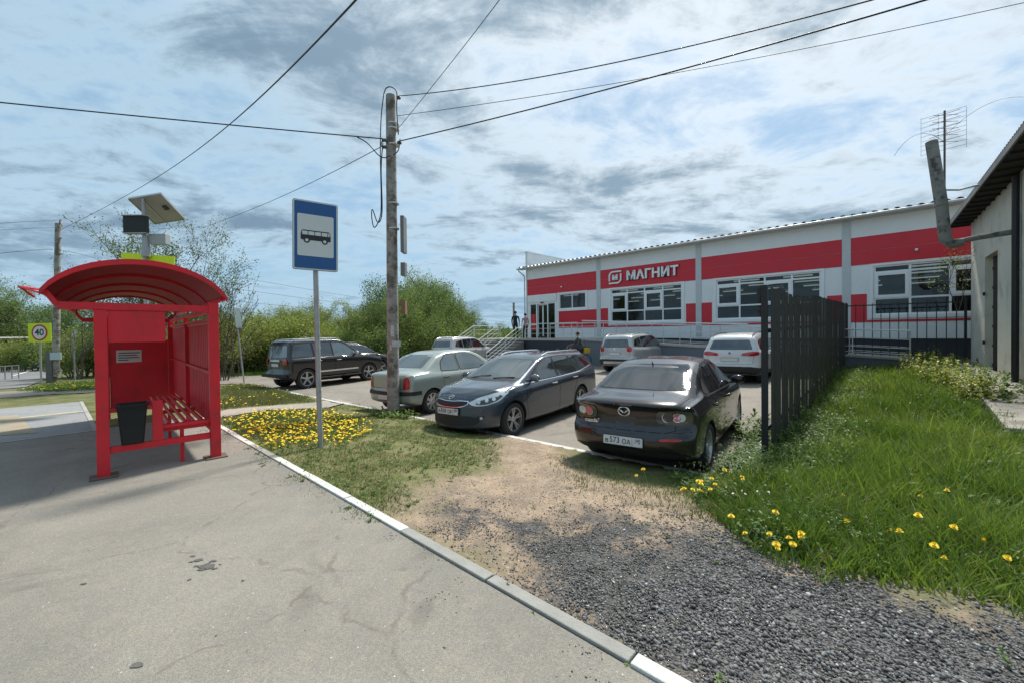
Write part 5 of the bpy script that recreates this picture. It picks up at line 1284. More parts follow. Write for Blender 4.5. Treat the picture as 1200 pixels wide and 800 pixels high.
    def patch(s, name, pts, ang, m, parent=None, off=.004, rnd=1, res=.07, back=None):
        """thin surface piece with the given outline laid on the body"""
        pts = [Vector(q) for q in pts]
        for _ in range(rnd):
            out = []
            for i, q in enumerate(pts):
                a, c_ = pts[i - 1], pts[(i + 1) % len(pts)]
                for w in (a, c_):
                    L = (w - q).length; out.append(q + (w - q) * min(.25, .035 / max(L, 1e-6) if _ == 0 else .25))
            pts = out
        if ang == 'T': f2 = lambda q: (q.x, q.y); inv = lambda h, v: Vector((h, v, 0))
        else:
            t_ = Vector((-sin(R(ang)), cos(R(ang)), 0)); f2 = lambda q: (q.dot(t_), q.z); inv = lambda h, v: t_ * h + Vector((0, 0, v))
        bm = bmesh.new(); vs = [bm.verts.new((*f2(q), 0)) for q in pts]; bm.faces.new(vs)
        for ax in (0, 1):
            lo = min(v.co[ax] for v in bm.verts); hi = max(v.co[ax] for v in bm.verts); k = lo + res * .5
            while k < hi:
                co = [0, 0, 0]; co[ax] = k; no = [0, 0, 0]; no[ax] = 1; bmesh.ops.bisect_plane(bm, geom=bm.verts[:] + bm.edges[:] + bm.faces[:], plane_co=co, plane_no=no); k += res
        bmesh.ops.triangulate(bm, faces=[f_ for f_ in bm.faces if len(f_.verts) > 4])
        for v in bm.verts:
            h, nn_ = s.hit(inv(v.co.x, v.co.y), ang, off); v.co = h
        bmesh.ops.recalc_face_normals(bm, faces=bm.faces)
        me = bpy.data.meshes.new(name); bm.to_mesh(me); bm.free()
        return link(name, me, m, parent or s.root, smooth=True)
    def circ(s, name, c, r_, ang, m, parent=None, off=.006, n=20, ry=None):
        c = Vector(c)
        if ang == 'T': e1, e2 = Vector((1, 0, 0)), Vector((0, 1, 0))
        else: e1 = Vector((-sin(R(ang)), cos(R(ang)), 0)); e2 = Vector((0, 0, 1))
        return s.patch(name, [c + e1 * r_ * cos(2 * pi * k / n) + e2 * (ry or r_) * sin(2 * pi * k / n) for k in range(n)], ang, m, parent, off, 0, .2)
    def seam(s, lines, w=.007, name='panel_gap'):
        for ang, pts in lines:
            mb = MB(); pts = [Vector(q) for q in pts]; out = []
            for a, c_ in zip(pts[:-1], pts[1:]):
                n = max(1, int((c_ - a).length / .06)); out += [a.lerp(c_, i / n) for i in range(n)]
            out.append(pts[-1]); hs_ = [s.hit(q, ang, .0025) for q in out]
            for (h0, n0), (h1, n1) in zip(hs_[:-1], hs_[1:]):
                d = (h1 - h0)
                if d.length < 1e-5 or d.length > .3: continue
                sd_ = d.normalized().cross(n0).normalized() * w / 2; mb.add([h0 - sd_, h0 + sd_, h1 + sd_, h1 - sd_], [(0, 1, 2, 3)])
            if mb.f: mb.build(name, M_seam, s.root)
    def wheels(s, spokes=5, m=None, twin=False):
        p = s.P; wr = p['wr']; w = p.get('tw', .2)
        tyre = MB(); r0 = wr * .69
        pr_ = [(r0, -w / 2 + .012), (r0 + .01, -w / 2), (wr * .93, -w / 2 - .004), (wr * .985, -w / 2 + .02), (wr, -w / 2 + .05), (wr, w / 2 - .05), (wr * .985, w / 2 - .02), (wr * .93, w / 2 + .004), (r0 + .01, w / 2), (r0, w / 2 - .012)]
        tyre.lathe(pr_, axis='Y', n=36, close=True); tm = tyre.mesh('tyre'); tm.materials.append(M_tyre)
        rim = MB(); yo = -w / 2 + .012     # outer face is -y
        rim.lathe([(r0 + .004, yo - .004), (r0 - .012, yo), (r0 - .02, yo + .05), (r0 - .03, w / 2 - .03), (r0, w / 2 - .01)], axis='Y', n=30)
        rim.f = [f_ for f_ in rim.f if len(f_) == 4]; rim.mi = [0] * len(rim.f)
        rim.lathe([(.0001, yo + .012), (.045, yo + .012), (.062, yo + .03), (.062, yo + .06)], axis='Y', n=14)
        for k in range(spokes):
            for da in ((-.17, .17) if twin else (0,)):
                a = 2 * pi * k / spokes + .3; a1 = a + da * .5; a2 = a + da
                q0 = Vector((.05 * cos(a1), yo + .03, .05 * sin(a1))); q1 = Vector(((r0 - .015) * cos(a2), yo + .012, (r0 - .015) * sin(a2)))
                d = (q1 - q0).normalized(); sd_ = Vector((-d.z, 0, d.x)); w0, w1 = ((.018, .018) if twin else (.036, .028))
                vs = [q0 - sd_ * w0, q0 + sd_ * w0, q1 + sd_ * w1, q1 - sd_ * w1]; vs += [q + Vector((0, .03, 0)) for q in vs]
                rim.add(vs, [(0, 1, 2, 3), (7, 6, 5, 4), (0, 4, 5, 1), (1, 5, 6, 2), (2, 6, 7, 3), (3, 7, 4, 0)])
        rm = rim.mesh('rim'); rm.materials.append(m or M_rim); sharp(rm, 30)
        dk = MB(); dk.lathe([(.001, .02), (r0 - .02, .02), (r0 - .02, .04), (.001, .04)], axis='Y', n=20); dm = dk.mesh('brake_disc'); dm.materials.append(M_dkrim)
        tm.polygons.foreach_set('use_smooth', [True] * len(tm.polygons))
        for ax in (1, -1):
            for sd_ in (1, -1):
                q = empty('wheel'); q.parent = s.root; q.location = (ax * p['wb'] / 2, sd_ * (p['W'] / 2 - w / 2 - .025), wr)
                q.rotation_euler = (0, 0, pi if sd_ > 0 else 0)
                for me in (tm, rm, dm): o = bpy.data.objects.new(me.name, me); COL.objects.link(o); o.parent = q
    def plate(s, z, rear=True, text=None, y=0, w=.52, h=.112, tilt=0, region=''):
        ang = 180 if rear else 0; hpt, _ = s.hit((0, y, z), ang, .012); sg_ = -1 if rear else 1
        M4 = Matrix.Translation(hpt) @ Matrix.Rotation(-pi / 2 if rear else pi / 2, 4, 'Z') @ Matrix.Rotation(pi / 2 + R(tilt), 4, 'X')
        mb = MB(); mb.prism(rr(w / 2 + .008, h / 2 + .008, .012, 3), -.02, .001, lambda a, b_, c_: tuple(M4 @ Vector((a, b_, c_)))); fr = mb.build('plate_frame', M_trim, s.root)
        mb = MB(); mb.prism(rr(w / 2, h / 2, .01, 3), .0012, .004, lambda a, b_, c_: tuple(M4 @ Vector((a, b_, c_)))); pl = mb.build('number_plate', M_plt, s.root)
        if text:
            for tx, sz, xx, yy, xs_ in ((text[0], .088, -.212, -.010, .95), (text[1:4], .104, -.105, 0, .86), (text[4:], .088, .052, -.010, .90), (region, .080, .196, .012, .62)):
                put_text(tx, sz, M4 @ Matrix.Translation((xx, yy, .0055)), M_sbk, pl, bold=.0008, xscale=xs_, depth=.001, spacing=1.06)
            mb = MB(); mb.prism([(a + .128, b_) for a, b_ in ((-.0015, -.05), (.0015, -.05), (.0015, .05), (-.0015, .05))], .0045, .0060, lambda a, b_, c_: tuple(M4 @ Vector((a, b_, c_)))); mb.build('plate_line', M_sbk, pl)
        return pl
    def mirror(s, x, z, m=None, y=None, sz=(.055, .115, .075)):
        for sd_ in (1, -1):
            h, _ = s.hit((x, sd_, z), 90 * sd_, 0); c_ = h + Vector((0, sd_ * (sz[1] + .03), .03)); mb = MB(); n = 12
            prf = [(max(.02, math.cos(t)) , math.sin(t)) for t in np.linspace(-1.45, 1.45, 9)]
            mb.lathe([(a, b_) for a, b_ in prf], axis='Y', n=n)
            mb.v = [(c_.x + vx_ * sz[0] * (1.25 if vx_ > 0 else .55), c_.y + vy_ * sz[1], c_.z + vz_ * sz[2]) for vx_, vy_, vz_ in mb.v]
            mr = mb.build('mirror', m or s.paint, s.root, smooth=50)
            mb = MB(); mb.bar((h.x, h.y - .02 * sd_, h.z - .03), (c_.x, c_.y, c_.z - .04), .05, .035); mb.build('mirror_arm', M_trim, mr)
    def handles(s, pts, m=None, w=.17):
        for x, z in pts:
            for sd_ in (1, -1):
                h, _ = s.hit((x, sd_, z), 90 * sd_, .03); mb = MB(); mb.tube([(h.x - w / 2, h.y - sd_ * .03, h.z), (h.x - w / 2 + .02, h.y, h.z), (h.x + w / 2 - .02, h.y, h.z + .004), (h.x + w / 2, h.y - sd_ * .03, h.z)], .014, 7); mb.build('door_handle', m or s.paint, s.root, smooth=40)
    def rails(s, x0, x1, y, m=None, lift=.045):
        for sd_ in (1, -1):
            pts = []
            for i, x in enumerate(np.linspace(x0, x1, 9)):
                h, _ = s.hit((x, sd_ * y, 0), 'T', 0); pts.append((h.x, h.y, h.z + (lift if 0 < i < 8 else .0)))
            mb = MB(); mb.tube(pts, .017, 7); mb.build('roof_rail', m or M_chr, s.root, smooth=50)
    def side(s, name, polyxz, m, off=.005, rnd=1, res=.08):
        if name.endswith('window') and m is not M_trim:
            cx = sum(q[0] for q in polyxz) / len(polyxz); cz = sum(q[1] for q in polyxz) / len(polyxz); big = []
            for x, z in polyxz:
                L = math.hypot(x - cx, z - cz); k = 1 + .028 / L; big.append((cx + (x - cx) * k, cz + (z - cz) * k))
            s.patch('window_seal', [(x, -1, z) for x, z in big], -90, M_trim, None, .0025, rnd, res); s.patch('window_seal', [(x, 1, z) for x, z in big], 90, M_trim, None, .0025, rnd, res)
        return [s.patch(name, [(x, -1, z) for x, z in polyxz], -90, m, None, off, rnd, res), s.patch(name, [(x, 1, z) for x, z in polyxz], 90, m, None, off, rnd, res)]
    def both(s, name, pts, ang, m, **kw):
        """a piece and its mirror image"""
        return [s.patch(name, pts, ang, m, **kw), s.patch(name, [(x, -y, z) for x, y, z in pts], (-ang) if ang != 'T' else 'T', m, **kw)]
    def place(s, px, py, local, az):
        """wheel contact (local x,y) stands where the line of sight meets the ground; az = heading from +X"""
        gx_, gy_ = G(px, py); a = R(az); lx_, ly_ = local
        cx = gx_ - (cos(a) * lx_ - sin(a) * ly_); cy = gy_ - (sin(a) * lx_ + cos(a) * ly_)
        z = float(gz(cx, cy)) + .004; d = 1.0
        zf, zb_ = float(gz(cx + cos(a) * d, cy + sin(a) * d)), float(gz(cx - cos(a) * d, cy - sin(a) * d)); zl, zr_ = float(gz(cx - sin(a) * .6, cy + cos(a) * .6)), float(gz(cx + sin(a) * .6, cy - cos(a) * .6))
        sx = np.clip((zf - zb_) / 2, -.03, .03); sy = np.clip((zl - zr_) / 1.2, -.03, .03)
        s.root.matrix_world = Matrix.Translation((cx, cy, z)) @ Matrix.Rotation(a, 4, 'Z') @ Matrix.Rotation(-math.atan(sx), 4, 'Y') @ Matrix.Rotation(math.atan(sy), 4, 'X')
CG = 'cars parked in front of the supermarket'
# ---------- near black sedan seen from behind
P1 = dict(W=1.755, H=1.465, rear=-2.27, front=2.22, wb=2.64, wr=.315, tw=.205, rr_=.22, fr_=.42, tumble=.70, round=.10,
  top=[(-2.27, .985), (-2.12, 1.025), (-1.80, 1.055), (-1.66, 1.075), (-1.05, 1.355), (-.70, 1.44), (-.2, 1.467), (.1, 1.44), (.42, 1.35), (1.05, 1.06), (1.20, 1.00), (1.8, .90), (2.1, .78), (2.22, .70)],
  belt=[(-2.27, .93), (-1.4, .985), (0, .93), (1.3, .87), (2.22, .72)], bot=[(-2.27, .30), (-1.9, .22), (0, .17), (1.8, .19), (2.22, .24)],
  pr=[(.2, .17), (.30, .10), (.36, .03), (.50, 0), (.60, .01), (.635, .03), (.66, .085), (.80, .10), (.90, .095), (.955, .035), (1.0, .02)], pf=[(.2, .08), (.5, 0), (.72, .10)])
c = Car(P1, 'parked_car', 'near-black sedan with round rear lamps nearest to the camera, seen from behind', 'car', CG, paint('aubergine_black_paint', (.012, .010, .0125), .2, .25, .03))
c.side('side_window', [(-1.02, .985), (-.92, 1.20), (-.70, 1.345), (-.38, 1.375), (-.30, .975)], M_cg, rnd=1)
c.side('side_window', [(-.25, .97), (-.33, 1.375), (.02, 1.36), (.30, 1.27), (.74, 1.03), (.76, .94)], M_cg)
c.side('quarter_window', [(-1.30, 1.02), (-1.08, .99), (-.98, 1.22), (-1.12, 1.16)], M_trim)
c.side('window_trim', [(-1.33, .985), (-1.33, 1.005), (.9, .935), (.9, .915)], M_trim, off=.007, rnd=0)
c.patch('rear_window', [(-1.5, y, z) for y, z in ((-.60, 1.085), (-.66, 1.10), (-.52, 1.385), (.52, 1.385), (.66, 1.10), (.60, 1.085))], 180, M_cg)
c.patch('windscreen', [(1, y, z) for y, z in ((-.68, 1.07), (-.52, 1.38), (.52, 1.38), (.68, 1.07))], 0, M_cg)
for sd_ in (1, -1):
    a = 180 - 28 * sd_
    lam = c.patch('tail_lamp', [(-2.15, sd_ * y, z) for y, z in ((.40, .745), (.40, .895), (.62, .915), (.84, .90), (.87, .80), (.84, .73), (.70, .715))], 180 - 22 * sd_, M_smk, off=.008)
    c.circ('lamp_lens', (-2.2, sd_ * .55, .825), .062, 180 - 10 * sd_, M_pink if sd_ > 0 else M_smk, lam, off=.014)
    for yy, rr2 in ((.55, .062), (.71, .058), (.80, .05)):
        ro = c.circ('lamp_ring', (-2.2, sd_ * yy, .82), rr2, 180 - (12 + (yy - .5) * 90) * sd_, M_chr, lam, off=.011)
        c.circ('lamp_lens', (-2.2, sd_ * yy, .82), rr2 * .86, 180 - (12 + (yy - .5) * 90) * sd_, {(.55, 1): M_pink, (.55, -1): M_smk, (.71, -1): M_pink}.get((yy, sd_), M_clear), lam, off=.0135)
c.patch('reflector', [(-2.2, -y, z) for y, z in ((.44, .535), (.44, .57), (.72, .575), (.72, .545))], -155, M_tail, off=.006)
c.patch('reflector', [(-2.2, y, z) for y, z in ((.44, .535), (.44, .57), (.72, .575), (.72, .545))], 155, mat('dim_reflector', (.08, .01, .012), .3), off=.006)
c.plate(.50, True, 'в573ОА', region='190', tilt=-4)
c.seam([(180, [(-2, -.62, .90), (-2, -.62, .66), (-2, -.52, .635), (-2, .52, .635), (-2, .62, .66), (-2, .62, .90)]), ('T', [(-1.66, -.70, 0), (-2.14, -.66, 0)]), ('T', [(-1.66, .70, 0), (-2.14, .66, 0)]),
        (180, [(-2.2, -.86, .655), (-2.2, -.60, .635)]), (180, [(-2.2, .86, .655), (-2.2, .60, .635)])] +
       [(sd_ * 90, [(-.28, sd_, .96), (-.27, sd_, .45), (-.25, sd_, .26)]) for sd_ in (1, -1)] + [(sd_ * 90, [(.88, sd_, .93), (.90, sd_, .5), (.82, sd_, .26)]) for sd_ in (1, -1)] + [(sd_ * 90, [(-1.05, sd_, .97), (-.98, sd_, .68), (-.86, sd_, .45), (-.84, sd_, .26)]) for sd_ in (1, -1)])
mb = MB(); hq, _ = c.hit((-2.3, 0, .87), 180, .022); e_ = []
mb.lathe([(.075, -.004), (.062, -.008), (.062, .008), (.075, .004)], (hq.x, hq.y, hq.z), 'X', 26, close=True)
for sd_ in (1, -1): mb.tube([(hq.x, sd_ * .06, hq.z + .022), (hq.x - .004, sd_ * .035, hq.z + .012), (hq.x - .006, sd_ * .012, hq.z - .018), (hq.x - .006, 0, hq.z - .022)], [.006, .011, .008, .007], 6)
mb.v = [(x, y * 1.1, hq.z + (z - hq.z) * .85) for x, y, z in mb.v]
mb.build('emblem', M_chr, c.root, smooth=40)
hq, _ = c.hit((-2.3, .52, .685), 180, .006)
put_text('mazda3', .075, Matrix.Translation((hq.x - .022, .47, .70)) @ Matrix.Rotation(-pi / 2, 4, 'Z') @ Matrix.Rotation(pi / 2, 4, 'X'), M_chr, c.root, name='badge', bold=.002)
c.patch('lower_bumper', [(-2.2, y, z) for y, z in ((-.80, .30), (-.78, .37), (-.4, .40), (.4, .40), (.78, .37), (.80, .30))], 180, M_trim, off=.005)
c.patch('lid_trim', [(-2.2, y, z) for y, z in ((-.12, .955), (-.12, .97), (.12, .97), (.12, .955))], 180, M_smk, off=.008)
c.wheels(5); c.mirror(.80, .97); c.handles(((-.92, .83), (.05, .82)))
c.side('sill_strip', [(-.9, .20), (-.9, .235), (.9, .225), (.9, .19)], M_trim, rnd=0)  # narrow strip of black trim material low along each sill
mb = MB(); hq, _ = c.hit((-.95, 0, 0), 'T', 0); mb.tube([hq, hq + Vector((-.06, 0, .05))], [.012, .004], 6); mb.build('aerial', M_trim, c.root)
c.place(833.5, 550, (-1.32, -.86), 53.5)

# ---------- dark blue-grey estate facing the camera
P2 = dict(W=1.80, H=1.475, rear=-2.40, front=2.20, wb=2.65, wr=.317, tw=.205, rr_=.16, fr_=.52, fl=1.1, tumble=.74, round=.10, tf=.09,
  top=[(-2.40, 1.40), (-2.1, 1.435), (-1.2, 1.455), (-.45, 1.462), (-.05, 1.44), (.22, 1.375), (.98, 1.045), (1.14, .995), (1.85, .925), (2.08, .85), (2.20, .77)],
  belt=[(-2.4, 1.02), (-1.2, .98), (0, .93), (1.3, .89), (2.2, .77)], bot=[(-2.4, .30), (-1.9, .22), (0, .17), (1.8, .20), (2.2, .23)],
  pr=[(.2, .14), (.45, 0), (.75, .03), (1.0, .10), (1.2, .26), (1.45, .52)], pf=[(.15, .07), (.24, .0), (.45, .0), (.66, .02), (.78, .09)])
c = Car(P2, 'parked_car', 'dark blue-grey estate car with silver roof rails facing the camera', 'car', CG, paint('slate_blue_paint', (.045, .062, .084), .5, .27, .02))
c.side('side_window', [(.70, .965), (.66, 1.03), (.24, 1.26), (-.05, 1.355), (-.28, 1.375), (-.29, .965)], M_cg)
c.side('side_window', [(-.36, .965), (-.34, 1.38), (-.95, 1.37), (-1.22, 1.02), (-1.16, .985)], M_cg)
c.side('quarter_window', [(-1.30, 1.02), (-1.03, 1.365), (-1.55, 1.335), (-1.98, 1.10)], M_cg)
c.side('chrome_strip', [(-2.0, 1.065), (-1.98, 1.085), (-1.28, .985), (-.3, .953), (.9, .945), (.9, .928), (-.3, .935), (-1.28, .965)], M_chr, rnd=0, off=.007)
c.side('chrome_strip', [(.76, .96), (.26, 1.285), (-.04, 1.375), (-.3, 1.395), (-1.0, 1.39), (-1.0, 1.378), (-.3, 1.383), (-.04, 1.362), (.25, 1.27), (.72, .965)], M_trim, rnd=0, off=.006)
c.patch('windscreen', [(1, y, z) for y, z in ((-.72, 1.045), (-.55, 1.385), (-.25, 1.40), (.25, 1.40), (.55, 1.385), (.72, 1.045), (.3, 1.015), (-.3, 1.015))], 0, M_cg2)
c.patch('rear_window', [(-2.2, y, z) for y, z in ((-.62, 1.05), (-.52, 1.36), (.52, 1.36), (.62, 1.05))], 180, M_cg)
c.patch('cowl', [(1, y, z) for y, z in ((-.70, 1.008), (-.72, 1.03), (-.3, 1.012), (.3, 1.012), (.72, 1.03), (.70, 1.008), (.3, .99), (-.3, .99))], 0, M_trim, off=.003, rnd=0)
for sd_ in (1, -1):
    hl = c.patch('headlight', [(2.1, sd_ * .40, .70), (2.0, sd_ * .47, .645), (1.9, sd_ * .66, .645), (1.7, sd_ * .80, .70), (1.5, sd_ * .88, .845), (1.55, sd_ * .86, .875), (1.85, sd_ * .74, .835), (2.0, sd_ * .58, .785)], 32 * sd_, mat('headlight_glass', (.62, .65, .66), .15, coat=1, metal=.3), off=.010)
    c.patch('headlight_mask', [(2.0, sd_ * .50, .665), (1.85, sd_ * .66, .665), (1.72, sd_ * .78, .715), (1.6, sd_ * .84, .80), (1.85, sd_ * .70, .765), (2.0, sd_ * .54, .72)], 32 * sd_, M_smk, hl, off=.013)
    for yy, xx in ((.56, 1.98), (.66, 1.88), (.745, 1.78)): c.circ('lamp_lens', (xx, sd_ * yy, .71 + (yy - .56) * .2), .032, 34 * sd_, M_chr, hl, off=.018)
    c.patch('fog_lamp', [(2.1, sd_ * y, z) for y, z in ((.56, .40), (.56, .45), (.76, .475), (.78, .44))], 35 * sd_, M_trim, off=.006)
    c.circ('lamp_lens', (2.0, sd_ * .62, .43), .026, 32 * sd_, M_clear, off=.012)
    c.patch('tail_lamp', [(-2.2, sd_ * y, z) for y, z in ((.55, .92), (.55, 1.0), (.86, 1.03), (.88, .92))], 180 - 40 * sd_, M_tail, off=.008)
    h_, _ = c.hit((1.0, sd_, .945), 90 * sd_, 0)
gq = [(2.2, y, z) for y, z in ((-.42, .735), (-.24, .745), (-.12, .73), (.12, .73), (.24, .745), (.42, .735), (.39, .665), (.28, .625), (.10, .615), (-.10, .615), (-.28, .625), (-.39, .665))]
g = c.patch('grille', gq, 0, M_chr, off=.009); c.patch('grille_mesh', [(x, y * .955, .682 + (z - .682) * .76) for x, y, z in gq], 0, M_trim, g, off=.013)
c.patch('lower_grille', [(2.2, y, z) for y, z in ((-.60, .40), (-.52, .30), (.52, .30), (.60, .40), (.44, .47), (-.44, .47))], 0, M_trim, off=.006)
c.patch('front_lip', [(2.1, y, z) for y, z in ((-.80, .215), (-.80, .23), (.80, .23), (.80, .215))], 0, M_trim, off=.012, rnd=0)
ov = c.circ('emblem', (2.1, 0, .785), .062, 0, M_chr, off=.010, ry=.033); c.circ('emblem_inset', (2.1, 0, .785), .050, 0, M_trim, ov, off=.013, ry=.024)
hq, nq = c.hit((2.2, 0, .785), 0, .016); put_text('KIA', .042, Matrix.Translation(hq) @ Matrix.Rotation(pi / 2, 4, 'Z') @ Matrix.Rotation(R(50), 4, 'X'), M_chr, ov, depth=.001, bold=.001)
c.plate(.545, False, 'А838ОР', region='799', tilt=-3)
c.seam([('T', [(1.12, sd_ * .74, 0), (1.6, sd_ * .70, 0), (1.95, sd_ * .55, 0), (2.07, sd_ * .30, 0), (2.09, 0, 0)]) for sd_ in (1, -1)] + [(90 * sd_, [(-.32, sd_, .94), (-.31, sd_, .5), (-.29, sd_, .24)]) for sd_ in (1, -1)] + [(90 * sd_, [(.92, sd_, .93), (.93, sd_, .5), (.86, sd_, .24)]) for sd_ in (1, -1)] + [(90 * sd_, [(-1.22, sd_, .96), (-1.0, sd_, .62), (-.92, sd_, .3)]) for sd_ in (1, -1)])
c.wheels(5, mat('two_tone_rim', (.33, .34, .35), .3, metal=.8), True); c.mirror(.70, 1.00, mat('mirror_grey', (.13, .15, .16), .2, metal=.5, coat=1)); c.handles(((-.10, .84), (-1.02, .87)), M_chr); c.rails(-1.9, -.1, .57)
mb = MB(); hq, _ = c.hit((-1.75, 0, 0), 'T', 0); mb.add([hq + Vector(q) for q in ((.1, -.02, -.01), (.1, .02, -.01), (-.08, .02, -.01), (-.08, -.02, -.01), (-.08, 0, .06))], [(0, 1, 4), (1, 2, 4), (2, 3, 4), (3, 0, 4)]); mb.build('roof_fin', c.paint, c.root)
mb = MB()
for sd_ in (.15, -.45): hq, _ = c.hit((1.05, sd_, 0), 'T', .012); h2, _ = c.hit((.93, sd_ + .45, 0), 'T', .012); mb.tube([hq, hq.lerp(h2, .5) + Vector((0, 0, .01)), h2], .008, 5)
mb.build('wiper', M_trim, c.root)
c.place(604.6, 511, (1.325, .88), 180 + 53)

# ---------- pale green saloon
P3 = dict(W=1.74, H=1.53, rear=-2.12, front=2.13, wb=2.63, wr=.30, tw=.185, rr_=.14, fr_=.30, tumble=.75, round=.10,
  top=[(-2.12, 1.02), (-2.0, 1.06), (-1.62, 1.09), (-1.52, 1.11), (-1.02, 1.43), (-.7, 1.51), (-.1, 1.53), (.35, 1.50), (.65, 1.40), (1.12, 1.13), (1.27, 1.06), (1.85, .98), (2.05, .88), (2.13, .78)],
  belt=[(-2.12, .98), (-1.2, 1.0), (0, .97), (1.3, .94), (2.13, .8)], bot=[(-2.12, .32), (-1.8, .24), (0, .19), (1.8, .2), (2.13, .25)],
  pr=[(.2, .12), (.36, .02), (.56, 0), (.60, .04), (.8, .05), (1.0, .06)], pf=[(.2, .06), (.5, 0), (.8, .08)])
c = Car(P3, 'parked_car', 'pale green saloon parked behind the wooden utility pole', 'car', CG, paint('pale_green_paint', (.33, .38, .345), .3, .34, .2))
c.side('side_window', [(-.98, 1.03), (-.92, 1.25), (-.72, 1.40), (-.40, 1.43), (-.34, 1.0)], M_cg2); c.side('side_window', [(-.27, 1.0), (-.33, 1.435), (.12, 1.42), (.42, 1.32), (.84, 1.07), (.84, .985)], M_cg2)
c.patch('rear_window', [(-1.5, y, z) for y, z in ((-.60, 1.13), (-.53, 1.43), (.53, 1.43), (.60, 1.13))], 180, M_cg2); c.patch('windscreen', [(1, y, z) for y, z in ((-.66, 1.13), (-.53, 1.44), (.53, 1.44), (.66, 1.13))], 0, M_cg2)
for sd_ in (1, -1):
    c.patch('tail_lamp', [(-2.1, sd_ * y, z) for y, z in ((.64, .66), (.66, .92), (.80, .96), (.86, .88), (.86, .68))], 180 - 38 * sd_, M_tail, off=.01)
    c.patch('side_bumper', [(-2.1, sd_ * y, z) for y, z in ((.0, .52), (.0, .60), (.88, .61), (.88, .52))], 180 - 10 * sd_, M_trim, off=.012, rnd=0)
c.side('side_bumper', [(-2.05, .52), (-2.05, .61), (-1.68, .61), (-1.68, .52)], M_trim, rnd=0, off=.010)
c.plate(.46, True)
c.seam([(180, [(-2, -.60, 1.0), (-2, -.60, .68), (-2, .60, .68), (-2, .60, 1.0)])] + [(90 * sd_, [(-.30, sd_, .98), (-.30, sd_, .5), (-.28, sd_, .26)]) for sd_ in (1, -1)] + [(90 * sd_, [(-1.0, sd_, 1.0), (-.95, sd_, .7), (-.86, sd_, .5)]) for sd_ in (1, -1)] + [(90 * sd_, [(.90, sd_, .95), (.9, sd_, .3)]) for sd_ in (1, -1)])
c.wheels(8); c.mirror(.78, 1.04, M_trim); c.handles(((-.85, .86), (.02, .86)), M_trim)
c.place(509, 484, (-1.315, -.86), 54)

# ---------- black off-roader
def big_suv():
    P4 = dict(W=1.97, H=1.89, rear=-2.24, front=2.46, wb=2.85, wr=.39, tw=.27, rr_=.12, fr_=.28, tumble=.80, round=.10, tr=.02,
      top=[(-2.24, 1.86), (-2.0, 1.90), (-1, 1.92), (-.1, 1.92), (.2, 1.88), (.38, 1.80), (.92, 1.42), (1.08, 1.31), (2.1, 1.24), (2.36, 1.15), (2.46, 1.02)],
      belt=[(-2.24, 1.22), (0, 1.22), (1.3, 1.17), (2.46, .99)], bot=[(-2.24, .46), (-2.0, .36), (0, .32), (1.9, .34), (2.5, .42)],
      pr=[(.3, .1), (.5, .0), (.66, .0), (.70, .07), (1.15, .08), (1.4, .13), (1.85, .22)], pf=[(.3, .08), (.6, 0), (1.0, .06)])
    c = Car(P4, 'parked_car', 'large black off-road car with silver roof rails and chrome door strips', 'car', CG, paint('black_paint', (.007, .007, .008), .1, .2, .03))
    c.side('side_window', [(-2.0, 1.25), (-1.86, 1.72), (-1.20, 1.76), (-1.15, 1.24)], M_cg); c.side('side_window', [(-1.05, 1.23), (-1.12, 1.76), (-.36, 1.77), (-.31, 1.22)], M_cg); c.side('side_window', [(-.24, 1.22), (-.29, 1.77), (.08, 1.75), (.32, 1.66), (.78, 1.32), (.78, 1.22)], M_cg2)
    c.side('chrome_strip', [(-1.0, .60), (-1.0, .66), (.86, .66), (.86, .60)], M_chr, rnd=0, off=.014); c.side('chrome_strip', [(-2.0, 1.205), (-2.0, 1.225), (.8, 1.205), (.8, 1.185)], M_trim, rnd=0, off=.01)
    c.patch('rear_window', [(-2.3, y, z) for y, z in ((-.74, 1.26), (-.66, 1.70), (.66, 1.70), (.74, 1.26))], 180, M_cg2); c.patch('windscreen', [(1, y, z) for y, z in ((-.76, 1.40), (-.64, 1.76), (.64, 1.76), (.76, 1.40))], 0, M_cg2)
    for sd_ in (1, -1):
        c.patch('tail_lamp', [(-2.3, sd_ * y, z) for y, z in ((.70, .98), (.70, 1.20), (.90, 1.22), (.98, 1.12), (.97, .98))], 180 - 42 * sd_, M_tail, off=.02); c.patch('headlight', [(2.3, sd_ * y, z) for y, z in ((.62, .88), (.62, 1.08), (.96, 1.12), (.97, .92))], 45 * sd_, M_clear, off=.012)
        mb = MB(); h, _ = c.hit((0, sd_, .42), 90 * sd_, 0); mb.bb(-.95, .95, h.y - .02, h.y + sd_ * .13, .36, .41); mb.build('running_board', M_trim, c.root, bevel=.01)
    c.patch('lid_trim', [(-2.3, y, z) for y, z in ((-.36, 1.10), (-.36, 1.16), (.36, 1.16), (.36, 1.10))], 180, M_chr, off=.02)
    c.plate(.96, True); mb = MB(); h, _ = c.hit((-2.4, 0, .56), 180, 0); mb.bb(h.x - .06, h.x + .08, -.86, .86, .50, .62); mb.build('bumper_step', M_trim, c.root, bevel=.02)
    c.seam([(90 * sd_, [(x0, sd_, 1.2), (x0 + .02, sd_, .7), (x1, sd_, .42)]) for sd_ in (1, -1) for x0, x1 in ((-1.10, -.95), (-.23, -.22), (1.02, .98))] + [(180, [(-2, -.74, 1.2), (-2, -.74, .80), (-2, .74, .80), (-2, .74, 1.2)])])
    c.wheels(5); c.mirror(.72, 1.26, M_chr, sz=(.06, .13, .10)); c.handles(((-.92, 1.06), (-.05, 1.05)), M_chr, w=.2); c.rails(-2.0, .2, .70, M_rim, .06)
    return c
c = big_suv(); c.place(361, 455, (-1.425, -.96), 56)
